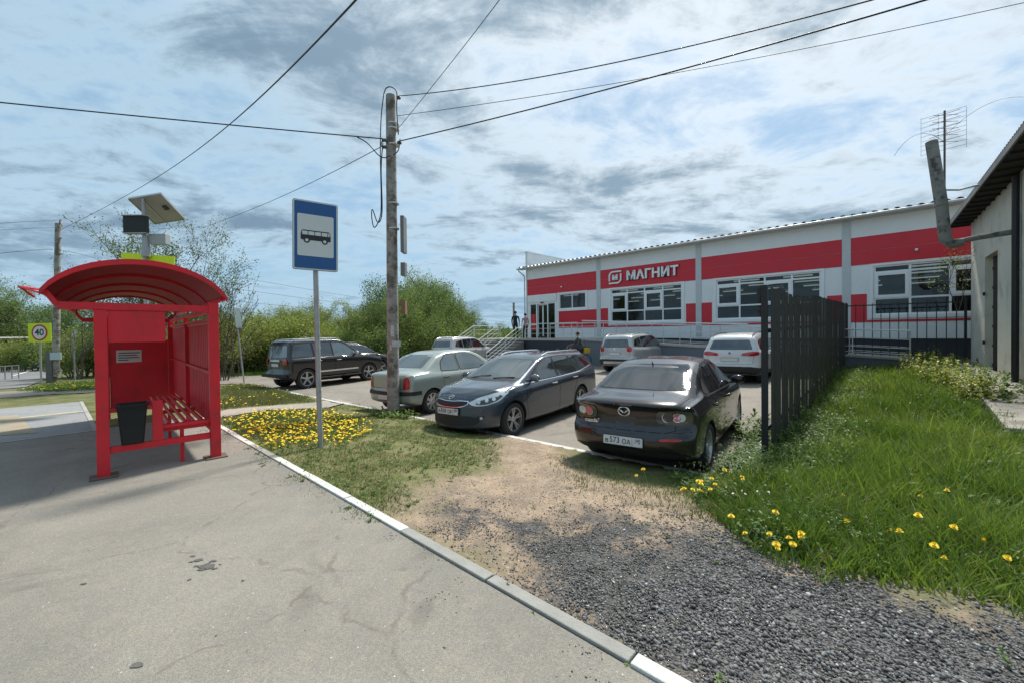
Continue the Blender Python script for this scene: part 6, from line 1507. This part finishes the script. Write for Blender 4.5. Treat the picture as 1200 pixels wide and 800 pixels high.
# the dark car behind it
P5 = dict(W=1.85, H=1.66, rear=-2.25, front=2.30, wb=2.68, wr=.345, tw=.22, rr_=.14, fr_=.34, tumble=.76, round=.10,
  top=[(-2.25, 1.50), (-2.0, 1.59), (-1.2, 1.65), (-.2, 1.66), (.3, 1.62), (.62, 1.50), (1.15, 1.18), (1.3, 1.10), (1.9, 1.0), (2.15, .90), (2.3, .80)],
  belt=[(-2.25, 1.12), (0, 1.06), (1.3, 1.0), (2.3, .82)], bot=[(-2.25, .36), (-1.9, .28), (0, .23), (1.9, .24), (2.3, .3)],
  pr=[(.2, .10), (.5, .0), (.62, .0), (.68, .05), (1.05, .08), (1.2, .16), (1.6, .40)], pf=[(.2, .08), (.5, 0), (.85, .08)])
def crossover(label, pm, P_=P5, clad=True, lamp='wide', rail=M_rim):
    c = Car(P_, 'parked_car', label, 'car', CG, pm); H_, bl = P_['H'], P_['belt'][0][1]; sc_ = H_ / 1.66
    z = lambda v: v * sc_
    c.side('side_window', [(-1.0, z(1.10)), (-1.05, z(1.52)), (-.30, z(1.55)), (-.25, z(1.09))], M_cg); c.side('side_window', [(-.18, z(1.09)), (-.23, z(1.55)), (.20, z(1.54)), (.50, z(1.43)), (.92, z(1.15)), (.92, z(1.06))], M_cg); c.side('quarter_window', [(-1.75, z(1.17)), (-1.58, z(1.42)), (-1.14, z(1.51)), (-1.08, z(1.11))], M_cg)
    c.patch('windscreen', [(1, y, z(w_)) for y, w_ in ((-.70, 1.19), (-.56, 1.55), (.56, 1.55), (.70, 1.19))], 0, M_cg)
    rw = P_.get('rw', (1.16, 1.48)); c.patch('rear_window', [(-2.1, y, z(w_)) for y, w_ in ((-.66, rw[0]), (-.55, rw[1]), (.55, rw[1]), (.66, rw[0]))], 180, M_cg)
    for sd_ in (1, -1):
        if lamp == 'wide': pts = [(.34, .96), (.36, 1.045), (.70, 1.10), (.90, 1.09), (.92, .99), (.72, .955)]
        else: pts = [(.66, .92), (.64, 1.12), (.80, 1.16), (.90, 1.10), (.90, .93)]
        c.patch('tail_lamp', [(-2.1, sd_ * y * P_['W'] / 1.85, z(w_)) for y, w_ in pts], 180 - 30 * sd_, M_tail, off=.012)
        c.patch('headlight', [(2.1, sd_ * y, z(w_)) for y, w_ in ((.50, .74), (.52, .86), (.90, .93), (.92, .80))], 40 * sd_, M_clear, off=.01)
    if clad:
        c.side('lower_cladding', [(-.92, z(.25)), (-.92, z(.42)), (.92, z(.42)), (.92, z(.25))], M_trim, rnd=0, off=.012)
        c.patch('rear_bumper', [(-2.2, y, z(w_)) for y, w_ in ((-.88, .36), (-.88, .56), (-.6, .60), (.6, .60), (.88, .56), (.88, .36))], 180, M_trim, off=.014)
        for sd_ in (1, -1): c.patch('rear_bumper', [(-2.2, sd_ * 1, z(.34)), (-2.2, sd_ * 1, z(.55)), (-1.78, sd_, z(.58)), (-1.78, sd_, z(.34))], 180 - 75 * sd_, M_trim, off=.014, rnd=0)
    c.seam([(90 * sd_, [(x0, sd_, z(1.05)), (x0 + .02, sd_, .6), (x1, sd_, .42)]) for sd_ in (1, -1) for x0, x1 in ((-1.03, -.9), (-.20, -.19), (.97, .9))] + [(180, [(-2, -.72, z(1.1)), (-2, -.66, z(.68)), (-2, .66, z(.68)), (-2, .72, z(1.1))])])
    c.plate(z(.83), True); c.circ('emblem', (-2.2, 0, z(1.05)), .042, 180, M_chr, off=.012)
    c.wheels(5); c.mirror(.86, z(1.10)); c.handles(((-.85, z(.98)), (.0, z(.96)))); c.rails(-1.75, .25, .60, rail, .05)
    return c
c = crossover('dark blue car half hidden behind the large black off-road car', paint('midnight_paint', (.012, .018, .032), .4, .3, .15)); c.place(446, 437, (1.33, -.8), 50)
# silver car near the ramp
P6 = dict(P5, W=1.79, H=1.69, rear=-2.10, front=2.12, wb=2.58, wr=.335, tumble=.79, rw=(1.10, 1.46),
  top=[(-2.10, 1.60), (-1.9, 1.65), (-1.1, 1.69), (-.1, 1.69), (.35, 1.65), (.62, 1.53), (1.02, 1.22), (1.2, 1.12), (1.8, 1.04), (2.0, .94), (2.12, .84)],
  pr=[(.2, .08), (.5, 0), (.64, .0), (.70, .06), (1.1, .08), (1.3, .14), (1.65, .28)])
c = crossover('silver boxy car parked nose to the access ramp', paint('silver_paint', (.46, .47, .47), .3, .32, .22), P6, lamp='tall'); c.patch('lower_bumper_panel', [(-2.2, y, z_) for y, z_ in ((-.6, .40), (-.55, .52), (.55, .52), (.6, .40))], 180, M_rim, off=.02); c.place(711, 434, (-1.29, .86), 47)
# white car behind the fence
P7 = dict(P5, W=1.83, H=1.62, rear=-2.20, front=2.25, wb=2.67, wr=.345)
c = crossover('white crossover with slim red lamps parked behind the plank fence', paint('white_paint', (.62, .63, .63), .0, .3, .12), P7, rail=M_trim)
c.circ('emblem_blue', (-2.2, 0, 1.025), .034, 180, mat('roundel_blue', (.05, .12, .3), .4), off=.016)
c.place(896, 448, (-1.335, -.86), 49)
# white car beyond the stairs
P8 = dict(P5, W=1.85, H=1.75, rear=-2.3, front=2.3, top=[(-2.3, 1.66), (-2.0, 1.72), (-1.1, 1.75), (-.1, 1.75), (.35, 1.70), (.62, 1.58), (1.1, 1.22), (1.25, 1.14), (1.9, 1.06), (2.15, .96), (2.3, .86)])
c = crossover('pale silver car beyond the stair rails, far side of the lot', paint('pearl_paint', (.45, .46, .46), .3, .3, .15), P8, clad=False); c.place(541, 431, (-1.33, -.86), 58)
# tiny cars on the far road
P9 = dict(P5)
far_ = Car(P9, 'distant_car', 'small white car on the far road behind the bare tree trunk', 'car', 'cars on the far road', paint('far_white', (.5, .52, .53), .1, .3, .1))
far_.side('side_window', [(-1.6, 1.14), (-1.35, 1.48), (.4, 1.48), (.9, 1.14)], M_cg); far_.patch('rear_window', [(-2.1, y, w_) for y, w_ in ((-.66, 1.16), (-.55, 1.48), (.55, 1.48), (.66, 1.16))], 180, M_cg); far_.wheels(5)
far_.place(71, 416.5, (-1.3, -.8), 150)
d_ = copy_tree(far_.root); gx_, gy_ = G(41, 417); d_.matrix_world = Matrix.Translation((gx_, gy_, float(gz(gx_, gy_)))) @ Matrix.Rotation(R(160), 4, 'Z'); tag(d_, 'small pale car on the far road left of the speed sign pole')
# ------------------------------------------------------------------ trees
M_bark = mat('bark', (.10, .082, .065), .95, var=.3, vscale=5)
FM = {'willow': foliage_mat('willow_leaf', (.12, .19, .055), (.26, .34, .12), .40), 'light': foliage_mat('young_leaf', (.17, .23, .055), (.38, .42, .13), .42),
      'dark': foliage_mat('dark_leaf', (.075, .14, .045), (.17, .25, .085), .35), 'bare': foliage_mat('sparse_leaf', (.07, .12, .035), (.17, .23, .07), .3)}
def skeleton(rnd, H, spread, lev, trunks=1, base_r=.12, up=.35, first=.25, nb_=(5, 4, 4), wob=.12):
    """list of polylines (pts, radii) and the twig ends"""
    lines = []; tips = []
    def br(p, d, L, r_, k):
        n = 5; pts = [p.copy()]; rs = [r_]; q = p.copy(); dd = d.copy()
        for i in range(n):
            dd = (dd + Vector((rnd.gauss(0, wob), rnd.gauss(0, wob), rnd.gauss(0, wob * .6) + up * .10))).normalized(); q = q + dd * L / n; pts.append(q.copy()); rs.append(r_ * (1 - .75 * (i + 1) / n) + .004)
        lines.append((pts, rs, k))
        if k >= lev: tips.extend(pts[1:]); return
        for j in range(nb_[min(k, len(nb_) - 1)]):
            t = first + (1 - first) * (j + rnd.random()) / nb_[min(k, len(nb_) - 1)] if k == 0 else .2 + .8 * rnd.random()
            i = min(int(t * n), n - 1); s_ = pts[i].lerp(pts[i + 1], t * n - i); a = rnd.uniform(0, 2 * pi); o_ = dd.orthogonal().normalized(); o_ = Matrix.Rotation(a, 3, dd) @ o_
            nd = (dd * rnd.uniform(.5, 1.0) + o_ * spread * rnd.uniform(.6, 1.2)).normalized(); br(s_, nd, L * rnd.uniform(.42, .66), r_ * .5 * (1 - .4 * t), k + 1)
    for i in range(trunks):
        a = 2 * pi * i / max(trunks, 1) + rnd.random(); ln_ = .0 if trunks == 1 else rnd.uniform(.15, .45)
        br(Vector((cos(a) * .1 * (trunks > 1), sin(a) * .1 * (trunks > 1), -.2)), Vector((cos(a) * ln_, sin(a) * ln_, 1)).normalized(), H * rnd.uniform(.75, 1) * .8, base_r * (1 if trunks == 1 else .6), 0)
    return lines, tips
def leafmesh(name, C_, size, flat=.0):
    n = len(C_); a = rng.uniform(0, 2 * pi, n); b_ = rng.uniform(-1.2, 1.2, n); w = size * rng.uniform(.6, 1.3, n)
    e1 = np.stack([np.cos(a) * np.cos(b_), np.sin(a) * np.cos(b_), np.sin(b_)], -1); t_ = rng.normal(0, 1, (n, 3)); e2 = np.cross(e1, t_); e2 /= np.linalg.norm(e2, axis=1)[:, None] + 1e-9
    V = np.stack([C_ - e1 * w[:, None], C_ + e2 * w[:, None] * .45, C_ + e1 * w[:, None], C_ - e2 * w[:, None] * .45], 1)
    Fc = np.arange(n * 4).reshape(n, 4); cl = fbm(C_[:, 0] + C_[:, 2] * .7, C_[:, 1] + C_[:, 2], 1.1, 1)
    return np_mesh(name, V.reshape(-1, 3), Fc, 4, np.repeat(np.clip(cl * 1.4 - .2 + rng.normal(0, .18, n), 0, 1), 4))
def tree_proto(kind, seed, H, spread, lev, trunks, nleaf, lsize, jit, base_r=.1, up=.35, nb_=(6, 4, 4), low=.0, wob=.12, thin=.0, first=.25):
    rnd = random.Random(seed); lines, tips = skeleton(rnd, H, spread, lev, trunks, base_r, up, nb_=nb_, wob=wob, first=first)
    root = empty('tree'); mb = MB(); tw = MB()
    for pts, rs, k in lines:
        (mb if k < 2 else tw).tube(pts, [max(q, thin) for q in rs], 7 if k < 2 else 4, cap=False)
    mb.build('trunk', M_bark, root); 
    if lev >= 2: tw.build('branches', M_bark, root)
    T_ = np.array([tuple(t) for t in tips]); T_ = T_[T_[:, 2] > low]
    C_ = T_[rng.integers(0, len(T_), nleaf)] + rng.normal(0, jit, (nleaf, 3)); C_ = C_[C_[:, 2] > .05]
    link('crown', leafmesh('crown', C_, lsize), FM[kind], root); return root
def put_tree(proto_, x, y, sc, label, group=None, name='tree', rz=None, zs=1, dz=0):
    if proto_.get('used'): r_ = copy_tree(proto_)
    else: r_ = proto_
    proto_['used'] = 1; r_['used'] = 1
    r_.name = name; r_.location = (x, y, float(gz(x, y)) - .05 + dz); r_.rotation_euler = (0, 0, random.uniform(0, 6) if rz is None else rz); r_.scale = (sc, sc, sc * zs)
    return tag(r_, label, 'tree' if name == 'tree' else 'shrub', group)
# the sparse tree behind the shelter
tb = tree_proto('bare', 5, 7.4, .5, 3, 5, 20000, .06, .16, .11, .55, (7, 6, 6), low=3.2, wob=.09, thin=.005, first=.35)
q = A(186, 400, 17.5); put_tree(tb, q.x, q.y, 1.0, 'half bare multi-stemmed tree rising behind the bus shelter roof', rz=.6).scale = (.70, .70, .74)
tb2 = tree_proto('dark', 9, 5.6, .8, 3, 2, 2600, .06, .14, .12, .2, (6, 5, 4), low=1.9, wob=.14, thin=.007)
x, y = G(93, 444); put_tree(tb2, x, y, .85, 'dark trunked tree between the shelter and the speed sign', rz=2.2)
# shrubs with bare rods just right of the shelter
sh1 = tree_proto('light', 12, 3.6, .5, 2, 6, 3800, .05, .16, .05, .5, (7, 6), low=.1, thin=.008)
for (px, D, s_, lb) in ((252, 20, .95, 'tall pale shrub with bare rods just right of the shelter'), (275, 22.5, .9, 'pale shrub right behind the leaning sign'), (232, 22, 1.1, 'pale shrub behind the right post of the shelter')):
    q = A(px, 400, D); put_tree(sh1, q.x, q.y, s_, lb, name='shrub')
rod = tree_proto('bare', 33, 5.2, .35, 2, 6, 260, .05, .1, .045, .6, (4, 4), low=2, thin=.008)
q = A(262, 400, 19.5); put_tree(rod, q.x, q.y, 1.0, 'leafless thin rods standing above the pale shrubs right of the shelter', name='shrub')
# wood behind the lot
PR = {'a': tree_proto('willow', 21, 5.2, .55, 3, 4, 15000, .062, .20, .12, .35, (7, 5, 4), low=.4),
      'b': tree_proto('dark', 22, 5.0, .48, 3, 3, 15000, .060, .20, .10, .45, (8, 5, 4), low=.3),
      'c': tree_proto('light', 23, 4.6, .42, 3, 3, 11000, .058, .18, .08, .5, (8, 5, 4), low=.2),
      'd': tree_proto('willow', 24, 4.8, .38, 3, 2, 10000, .058, .17, .08, .55, (9, 5, 4), low=.5),
      's': tree_proto('light', 25, 2.4, .7, 2, 6, 8000, .055, .2, .05, .25, (6, 5), low=.0),
      't': tree_proto('willow', 26, 2.2, .8, 2, 6, 8000, .055, .2, .05, .2, (6, 5), low=.0)}
HT = {'a': 5.2, 'b': 5.0, 'c': 4.6, 'd': 4.8, 's': 2.4, 't': 2.2}
LB = {'a': 'mid green bushy willow growing in the wood behind the parking lot', 'b': 'dark green dense tree growing in the wood behind the parking lot', 'c': 'yellowish green young tree growing in the wood behind the parking lot', 'd': 'slender mid green tree growing in the wood behind the parking lot',
      's': 'low yellow-green bush along the edge of the wood behind the lot', 't': 'low mid green bush along the edge of the wood behind the lot'}
def ytop(px): return np.interp(px, [236, 262, 285, 305, 333, 350, 372, 392, 415, 432, 447, 465, 490, 512, 530, 550, 572, 590], [356, 372, 370, 371, 353, 368, 359, 370, 369, 346, 336, 331, 328, 336, 348, 366, 377, 384])
tl = []
ANCH = ['right of the bus shelter', 'left of the leaning sign', 'behind the leaning sign', 'right of the leaning sign', 'left of the off-road car', 'above the off-road car tailgate', 'above the off-road car rear side glass', 'just left of the bus stop pole', 'just right of the bus stop pole', 'above the off-road car front door', 'above the off-road car bonnet', 'above the dark blue car', 'just left of the wooden pole', 'behind the wooden pole', 'just right of the wooden pole', 'above the green saloon boot', 'above the green saloon roof', 'above the far silver car', 'right of the far silver car', 'left of the stair rails', 'behind the left stair rail', 'left of the shop corner', 'behind the shop corner']
KW = {'a': 'bushy mid green', 'b': 'dense dark green', 'c': 'young yellowish green', 'd': 'slender mid green', 's': 'yellow-green', 't': 'mid green'}
def anch(px): return ANCH[int(np.clip(round((px - 240) / 17), 0, 22))]
for px in np.arange(240, 600, 17):
    for row, D in enumerate((27.5, 32, 38)):
        pxx = px + random.uniform(-6, 6) + row * 5; DD = D + random.uniform(-1.2, 1.5) + max(0, px - 470) * .10; top = ytop(pxx) + (random.uniform(8, 26) if row != 1 else random.uniform(0, 6))
        k = random.choice('cdc') if pxx < 330 else random.choice('cdda') if pxx < 425 else random.choice('aab') if pxx > 455 else random.choice('bb')
        tl.append((pxx, DD, top, k, '%s tree, %s row, %s' % (KW[k], ('front', 'middle', 'back')[row], anch(px))))
for pxx, DD, top, k, lb in tl:
    q = A(pxx, top, DD); zg = float(gz(q.x, q.y)); h = q.z - zg
    if h > .8: put_tree(PR[k], q.x, q.y, 1.0 * h / (HT[k] * 1.03), lb, 'trees of the wood behind the parking lot', zs=1.0)
for px in np.arange(240, 590, 17):
    D = 25.3 + random.uniform(-.5, .9) + max(0, px - 470) * .09; q = A(px, 430, D); k = random.choice('sst' if px < 400 else 'stt')
    put_tree(PR[k], q.x, q.y, random.uniform(.9, 1.3), 'low %s bush, wood edge, %s' % (KW[k], anch(px)), 'bushes along the edge of the wood', name='shrub')
# far left, across the road
for (px, D, top, k, lb) in ((-25, 48, 352, 'a', 'round olive green tree cut by the left edge across the road'), (12, 44, 343, 'a', 'largest round green tree across the road at the far left'), (40, 52, 366, 'b', 'dark tree just left of the distant utility pole'), (75, 46, 352, 'b', 'dark green tree behind the distant utility pole'), (100, 40, 362, 'b', 'dark green tree right of the distant utility pole'), (128, 34, 372, 'd', 'slender green tree seen through the shelter opening'), (160, 33, 376, 'c', 'yellow-green tree seen through the shelter opening'), (200, 30, 372, 'c', 'yellow-green tree directly behind the shelter back panel'), (-5, 62, 362, 'b', 'farther dark tree behind the largest round tree'), (58, 70, 372, 'a', 'distant green tree above the far cars')):
    q = A(px, top, D); zg = float(gz(q.x, q.y)); put_tree(PR[k], q.x, q.y, (q.z - zg) / (HT[k] * 1.03), lb)
for i, px in enumerate((-20, 5, 26, 48, 84, 104, 126, 150, 178, 205)):
    D = 38 if px < 60 else 25; q = A(px, 410, D); put_tree(PR['t' if i % 2 else 's'], q.x, q.y, 1.1, 'low %s bush %s' % (KW['t' if i % 2 else 's'], ('cut by the left edge across the road', 'across the road above the railing', 'across the road left of the speed sign', 'across the road behind the speed sign', 'behind the narrow triangular sign', 'right of the narrow triangular sign', 'seen past the left post of the shelter', 'behind the shelter far panel', 'behind the notice in the shelter', 'behind the shelter back wall')[i]), 'low bushes on the left', name='shrub')
# far tree belt on the valley side, as one mass
n = 26000; ang = rng.uniform(R(-14), R(8), n); d = rng.uniform(170, 900, n); x = d * np.sin(ang); y = d * np.cos(ang); cl = fbm(x, y, .012, 2)
ok = cl > .42; x, y, d = x[ok], y[ok], d[ok]; z = gz(x, y) + rng.uniform(0, 7, len(x))
o = link('distant_wood', leafmesh('distant_wood', np.stack([x, y, z], -1), 2.4), foliage_mat('distant_leaf', (.06, .10, .045), (.12, .16, .075), .2)); tag(o, kind='stuff')
for i, (px, D, w, h, c_) in enumerate(((573, 330, 14, 6, (.5, .48, .45)), (592, 410, 10, 5, (.55, .55, .52)), (583, 520, 16, 6, (.4, .3, .26)))):
    q = A(px, 386, D); zg = float(gz(q.x, D)); r_ = empty('distant_house', (q.x, D, zg), 0, ('pale', 'small white', 'brownish')[i] + ' house far away left of the stairs handrail', 'house')
    mb = MB(); mb.bb(-w / 2, w / 2, -4, 4, -3, h); mb.build('wall', mat('far_wall%d' % i, c_, .8), r_); mb = MB(); mb.prism([(-w / 2 - .5, h), (w / 2 + .5, h), (0, h + 3)], -4.5, 4.5, lambda a, b_, c0: (a, c0, b_)); mb.build('roof', mat('far_roof', (.2, .2, .2), .8), r_)
q = A(602, 355, 60); zg = float(gz(q.x, 60)); mb = MB(); mb.tube([(0, 0, -.5), (0, 0, q.z - zg)], .16, 8); r_ = empty('utility_pole', (q.x, 60, zg), 0, 'far thin utility pole left of the supermarket corner', 'utility pole'); mb.build('shaft', M_wood, r_)
# twigs with young leaves at the corner of the plastered house
tw = tree_proto('light', 41, 2.2, .6, 2, 2, 240, .035, .09, .02, .3, (5, 4), low=.5)
x, y = hp(1.3, .45); tag(tw, 'thin climbing plant with pale leaves beside the plastered house', 'shrub'); tw.name = 'shrub'; tw.location = (x, y, float(gz(x, y)) + 1.9); tw.scale = (.8, .8, .9)

# ------------------------------------------------------------------ people, bicycle, scooter
M_skin = mat('skin', (.42, .26, .19), .6); M_hair = mat('dark_hair', (.02, .016, .014), .7)
def skinned(name, verts, edges, m, parent, sub=1):
    me = bpy.data.meshes.new(name); me.from_pydata([v[:3] for v in verts], [], edges); o = bpy.data.objects.new(name, me); COL.objects.link(o); o.modifiers.new('s', 'SKIN'); sv_ = me.skin_vertices[0].data
    for i, v in enumerate(verts): sv_[i].radius = (v[3], v[4] if len(v) > 4 else v[3]); sv_[i].use_root = (i == 0)
    sb_ = o.modifiers.new('u', 'SUBSURF'); sb_.levels = sb_.render_levels = sub
    bpy.context.view_layer.update(); nm = bpy.data.meshes.new_from_object(o.evaluated_get(bpy.context.evaluated_depsgraph_get())); bpy.data.objects.remove(o); nm.name = name
    return link(name, nm, m, parent, smooth=True)
def person(loc, rz, label, top, legs, pose='stand', hgt=1.72, hood=None, bag=None):
    r_ = empty('person', loc, rz, label, 'person'); s_ = hgt / 1.72
    # facing local +x
    lean = {'stand': .0, 'bike': .14, 'lean': .06}[pose]; k = lambda *v: tuple(q * s_ for q in v)
    lf = (.12, 0) if pose != 'bike' else (.16, -.10)
    V = [k(0, 0, .93, .135, .11), k(lean * .4, 0, 1.15, .12, .10), k(lean, 0, 1.38, .155, .10), k(lean * 1.1, 0, 1.49, .055, .055), k(lean * 1.25 + .01, 0, 1.56, .05, .055),
         k(0, .09, .88, .095, .09), k(lf[0] * .8, .10, .50, .065), k(lf[0] * .6, .10, .09, .042), k(lf[0] * .6 + .15, .11, .04, .035),
         k(0, -.09, .88, .095, .09), k(.05 + lf[1], -.10, .50, .065), k(-.05 + lf[1], -.10, .09, .042), k(.10 + lf[1], -.11, .04, .035)]
    Ed = [(0, 1), (1, 2), (2, 3), (3, 4), (0, 5), (5, 6), (6, 7), (7, 8), (0, 9), (9, 10), (10, 11), (11, 12)]
    hand = []
    for sd_ in (1, -1):
        i = len(V); fwd = {'stand': (.02, .10), 'bike': (.26, .46), 'lean': (.16, .30)}[pose]
        hz = .80 if pose == 'stand' else 1.0
        V += [k(lean, sd_ * .19, 1.40, .058), k(lean + fwd[0] * .5, sd_ * .24, 1.14, .045), k(lean + fwd[1], sd_ * .22, hz + .06, .030), k(lean + fwd[1] + .05, sd_ * .21, hz - .0, .026, .038)]
        Ed += [(2, i), (i, i + 1), (i + 1, i + 2), (i + 2, i + 3)]; hand.append(V[-1])
    b_ = skinned('body', V, Ed, top, r_)
    b_.data.materials.append(legs); b_.data.materials.append(M_skin)
    for f_ in b_.data.polygons:
        c_ = f_.center; f_.material_index = 1 if (c_.z < .90 * s_ and abs(c_.y) < .17 * s_) else 0
        for h_ in hand:
            if (Vector(h_[:3]) - c_).length < .055: f_.material_index = 2
        if c_.z > 1.47 * s_: f_.material_index = 2
    hc = V[4]; hx = hc[0] + .015; mb = MB(); prf = [(math.cos(t), math.sin(t)) for t in np.linspace(-1.5, 1.5, 9)]; mb.lathe(prf, n=14)
    mb.v = [(hx + x * .095 * (1.0 if x > 0 else 1.0) * (1 - .12 * (z < -.3)), y * .075 * (1 - .15 * (z < -.3)), hc[2] + .085 + z * .118) for x, y, z in mb.v]
    mb.tube([(hx + .085, 0, hc[2] + .10), (hx + .112, 0, hc[2] + .065), (hx + .09, 0, hc[2] + .06)], [.008, .014, .01], 6)
    hd = mb.build('head', M_skin, r_, smooth=60)
    mb = MB()
    for sd_ in (1, -1): mb.box((hx + .088, sd_ * .03, hc[2] + .095), (.01, .022, .01))
    mb.build('eye', M_hair, hd); mb = MB(); mb.box((hx + .088, 0, hc[2] + .03), (.012, .04, .007)); mb.build('mouth', mat('lips', (.3, .1, .09), .5), hd)
    mb = MB(); mb.lathe([(math.cos(t), math.sin(t)) for t in np.linspace(-.35, 1.5, 6)], n=14); mb.v = [(hx - .016 + x * .104, y * .088, hc[2] + .10 + z * .118) for x, y, z in mb.v]; mb.build('hair', hood or M_hair, hd, smooth=60)
    # fingers
    mb = MB()
    for h_, sd_ in zip(hand, (1, -1)):
        for q in range(4): mb.tube([(h_[0] + .01, h_[1] + (q - 1.5) * .019, h_[2] - .02), (h_[0] + .035, h_[1] + (q - 1.5) * .02, h_[2] - .055), (h_[0] + .03, h_[1] + (q - 1.5) * .02, h_[2] - .085 + .01 * abs(q - 1.5))], [.010, .009, .007], 5)
        mb.tube([(h_[0] + .02, h_[1] - sd_ * .03, h_[2]), (h_[0] + .05, h_[1] - sd_ * .045, h_[2] - .03)], [.011, .008], 5)
    mb.build('fingers', M_skin, r_)
    return r_
M_blkc = mat('black_cloth', (.016, .017, .019), .9, var=.3, vscale=10); M_jean = mat('dark_trousers', (.025, .028, .035), .9); M_pinkc = mat('pink_cloth', (.42, .22, .24), .85); M_grc = mat('grey_jacket', (.055, .06, .06), .8, var=.3, vscale=9)
def on_front(t, w, z): return tuple(FP(t, w, z))
q = A(611.5, 368, 0 + FP(17.0, 2.6)[1]); person(on_front(16.55, 2.75, zFl), fa + 2.2, 'person in black clothes standing at the top of the stairs', M_blkc, M_blkc, hgt=1.74)
person(on_front(16.05, 2.35, zFl), fa + 2.6, 'person in a pink top and dark trousers beside the entrance', M_pinkc, M_blkc, hgt=1.58)
gx_, gy_ = G(680, 433); q = A(681, 400, gy_)
q = A(681, 400, 21.3); gx_, gy_ = q.x, 21.3; zg_ = float(gz(gx_, gy_))
rider = person((gx_, gy_, zg_ + .02), R(195), 'delivery rider in a dark jacket standing over a bicycle by the podium', M_grc, M_blkc, 'bike', 1.80)
def bicycle(loc, rz, label):
    r_ = empty('bicycle', loc, rz, label, 'bicycle'); mk = mat('bicycle_black', (.012, .012, .013), .4)
    for x in (.52, -.52):
        w = empty('wheel'); w.parent = r_; w.location = (x, 0, .34)
        mb = MB(); mb.lathe([(.34, -.018), (.345, 0), (.34, .018), (.31, .012), (.31, -.012)], axis='Y', n=28, close=True); mb.build('tyre', M_tyre, w)
        mb = MB(); [mb.bar((.02 * cos(a), 0, .02 * sin(a)), (.315 * cos(a), 0, .315 * sin(a)), .004) for a in np.linspace(0, 2 * pi, 15)[:-1]]; mb.lathe([(.02, -.03), (.02, .03)], axis='Y', n=8); mb.build('rim', M_rim, w)
    mb = MB(); BB, ST, HT_, HB = (-.08, 0, .30), (-.22, 0, .80), (.36, 0, .86), (.40, 0, .70)
    for a, c_ in ((BB, ST), (ST, HT_), (BB, HB), (HT_, HB)): mb.tube([a, c_], .018, 7)
    for sd_ in (1, -1):
        mb.tube([BB, (-.52, sd_ * .05, .34)], .010, 5); mb.tube([(-.21, 0, .76), (-.52, sd_ * .05, .34)], .009, 5); mb.tube([HB, (.52, sd_ * .05, .34)], .014, 5)
    mb.build('frame', mk, r_)
    mb = MB(); mb.tube([HT_, (.34, 0, .98)], .014, 6); mb.tube([(.28, -.3, 1.0), (.36, -.1, .99), (.36, .1, .99), (.28, .3, 1.0)], .013, 6); mb.build('handlebar', mk, r_)
    mb = MB(); mb.tube([ST, (-.24, 0, .92)], .014, 6); mb.box((-.24, 0, .94), (.26, .14, .05), top=(.9, .8)); mb.build('saddle', mk, r_)
    mb = MB(); mb.tube([(-.08, -.12, .30), (-.08, .12, .30)], .015, 6); mb.tube([(-.08, .10, .30), (-.0, .10, .16), (-.0, .18, .16)], .01, 5); mb.tube([(-.08, -.10, .30), (-.16, -.10, .44), (-.16, -.18, .44)], .01, 5); mb.lathe([(.09, .05), (.09, .06)], (-.08, 0, .30), 'Y', 16); mb.build('crank', M_rim, r_)
    return r_
bicycle((gx_ - .28, gy_ - .12, zg_ + .01), R(195), 'dark bicycle held by the delivery rider in front of the podium')
bg_ = empty('delivery_bag', (gx_ + .24, gy_ + .0, zg_ + .92), R(195), 'yellow delivery bag slung at the hip of the rider', 'bag')
mb = MB(); mb.box((0, 0, 0), (.30, .44, .30)); mb.build('bag_body', mat('bag_yellow', (.55, .36, .03), .7, var=.2), bg_, bevel=.03)
mb = MB(); mb.box((0, 0, .165), (.31, .45, .03)); mb.build('lid', M_blkc, bg_, bevel=.01); mb = MB(); mb.tube([(.1, .2, .16), (.12, .1, .45), (.1, -.05, .55)], .012, 5); mb.build('strap', M_blkc, bg_)
# scooter on the far road
gx_, gy_ = G(51, 434.5); sc_ = empty('motor_scooter', (gx_, gy_, float(gz(gx_, gy_)) + .01), R(200), 'small dark motor scooter at the road edge behind the speed sign', 'scooter'); mk = mat('scooter_dark', (.012, .013, .02), .4)
for x in (.55, -.5): mb = MB(); mb.lathe([(.24, -.04), (.25, 0), (.24, .04), (.15, .03), (.15, -.03)], (x, 0, .25), 'Y', 20, close=True); mb.build('wheel', M_tyre, sc_)
mb = MB(); mb.box((-.35, 0, .50), (.70, .30, .34), top=(.8, .7)); mb.box((.1, 0, .30), (.5, .30, .10)); mb.box((.40, 0, .58), (.10, .36, .60), Matrix.Rotation(R(-18), 3, 'Y'), top=(.8, .7)); mb.build('bodywork', mk, sc_, bevel=.04)
mb = MB(); mb.box((-.33, 0, .72), (.66, .28, .10), top=(.9, .8)); mb.build('seat', M_trim, sc_, bevel=.03); mb = MB(); mb.tube([(.36, -.32, .98), (.33, 0, .92), (.36, .32, .98)], .02, 6); mb.tube([(.33, 0, .92), (.55, 0, .30)], .03, 6); mb.build('handlebar', M_trim, sc_)
# bits of litter and a dropped lighter on the dirt
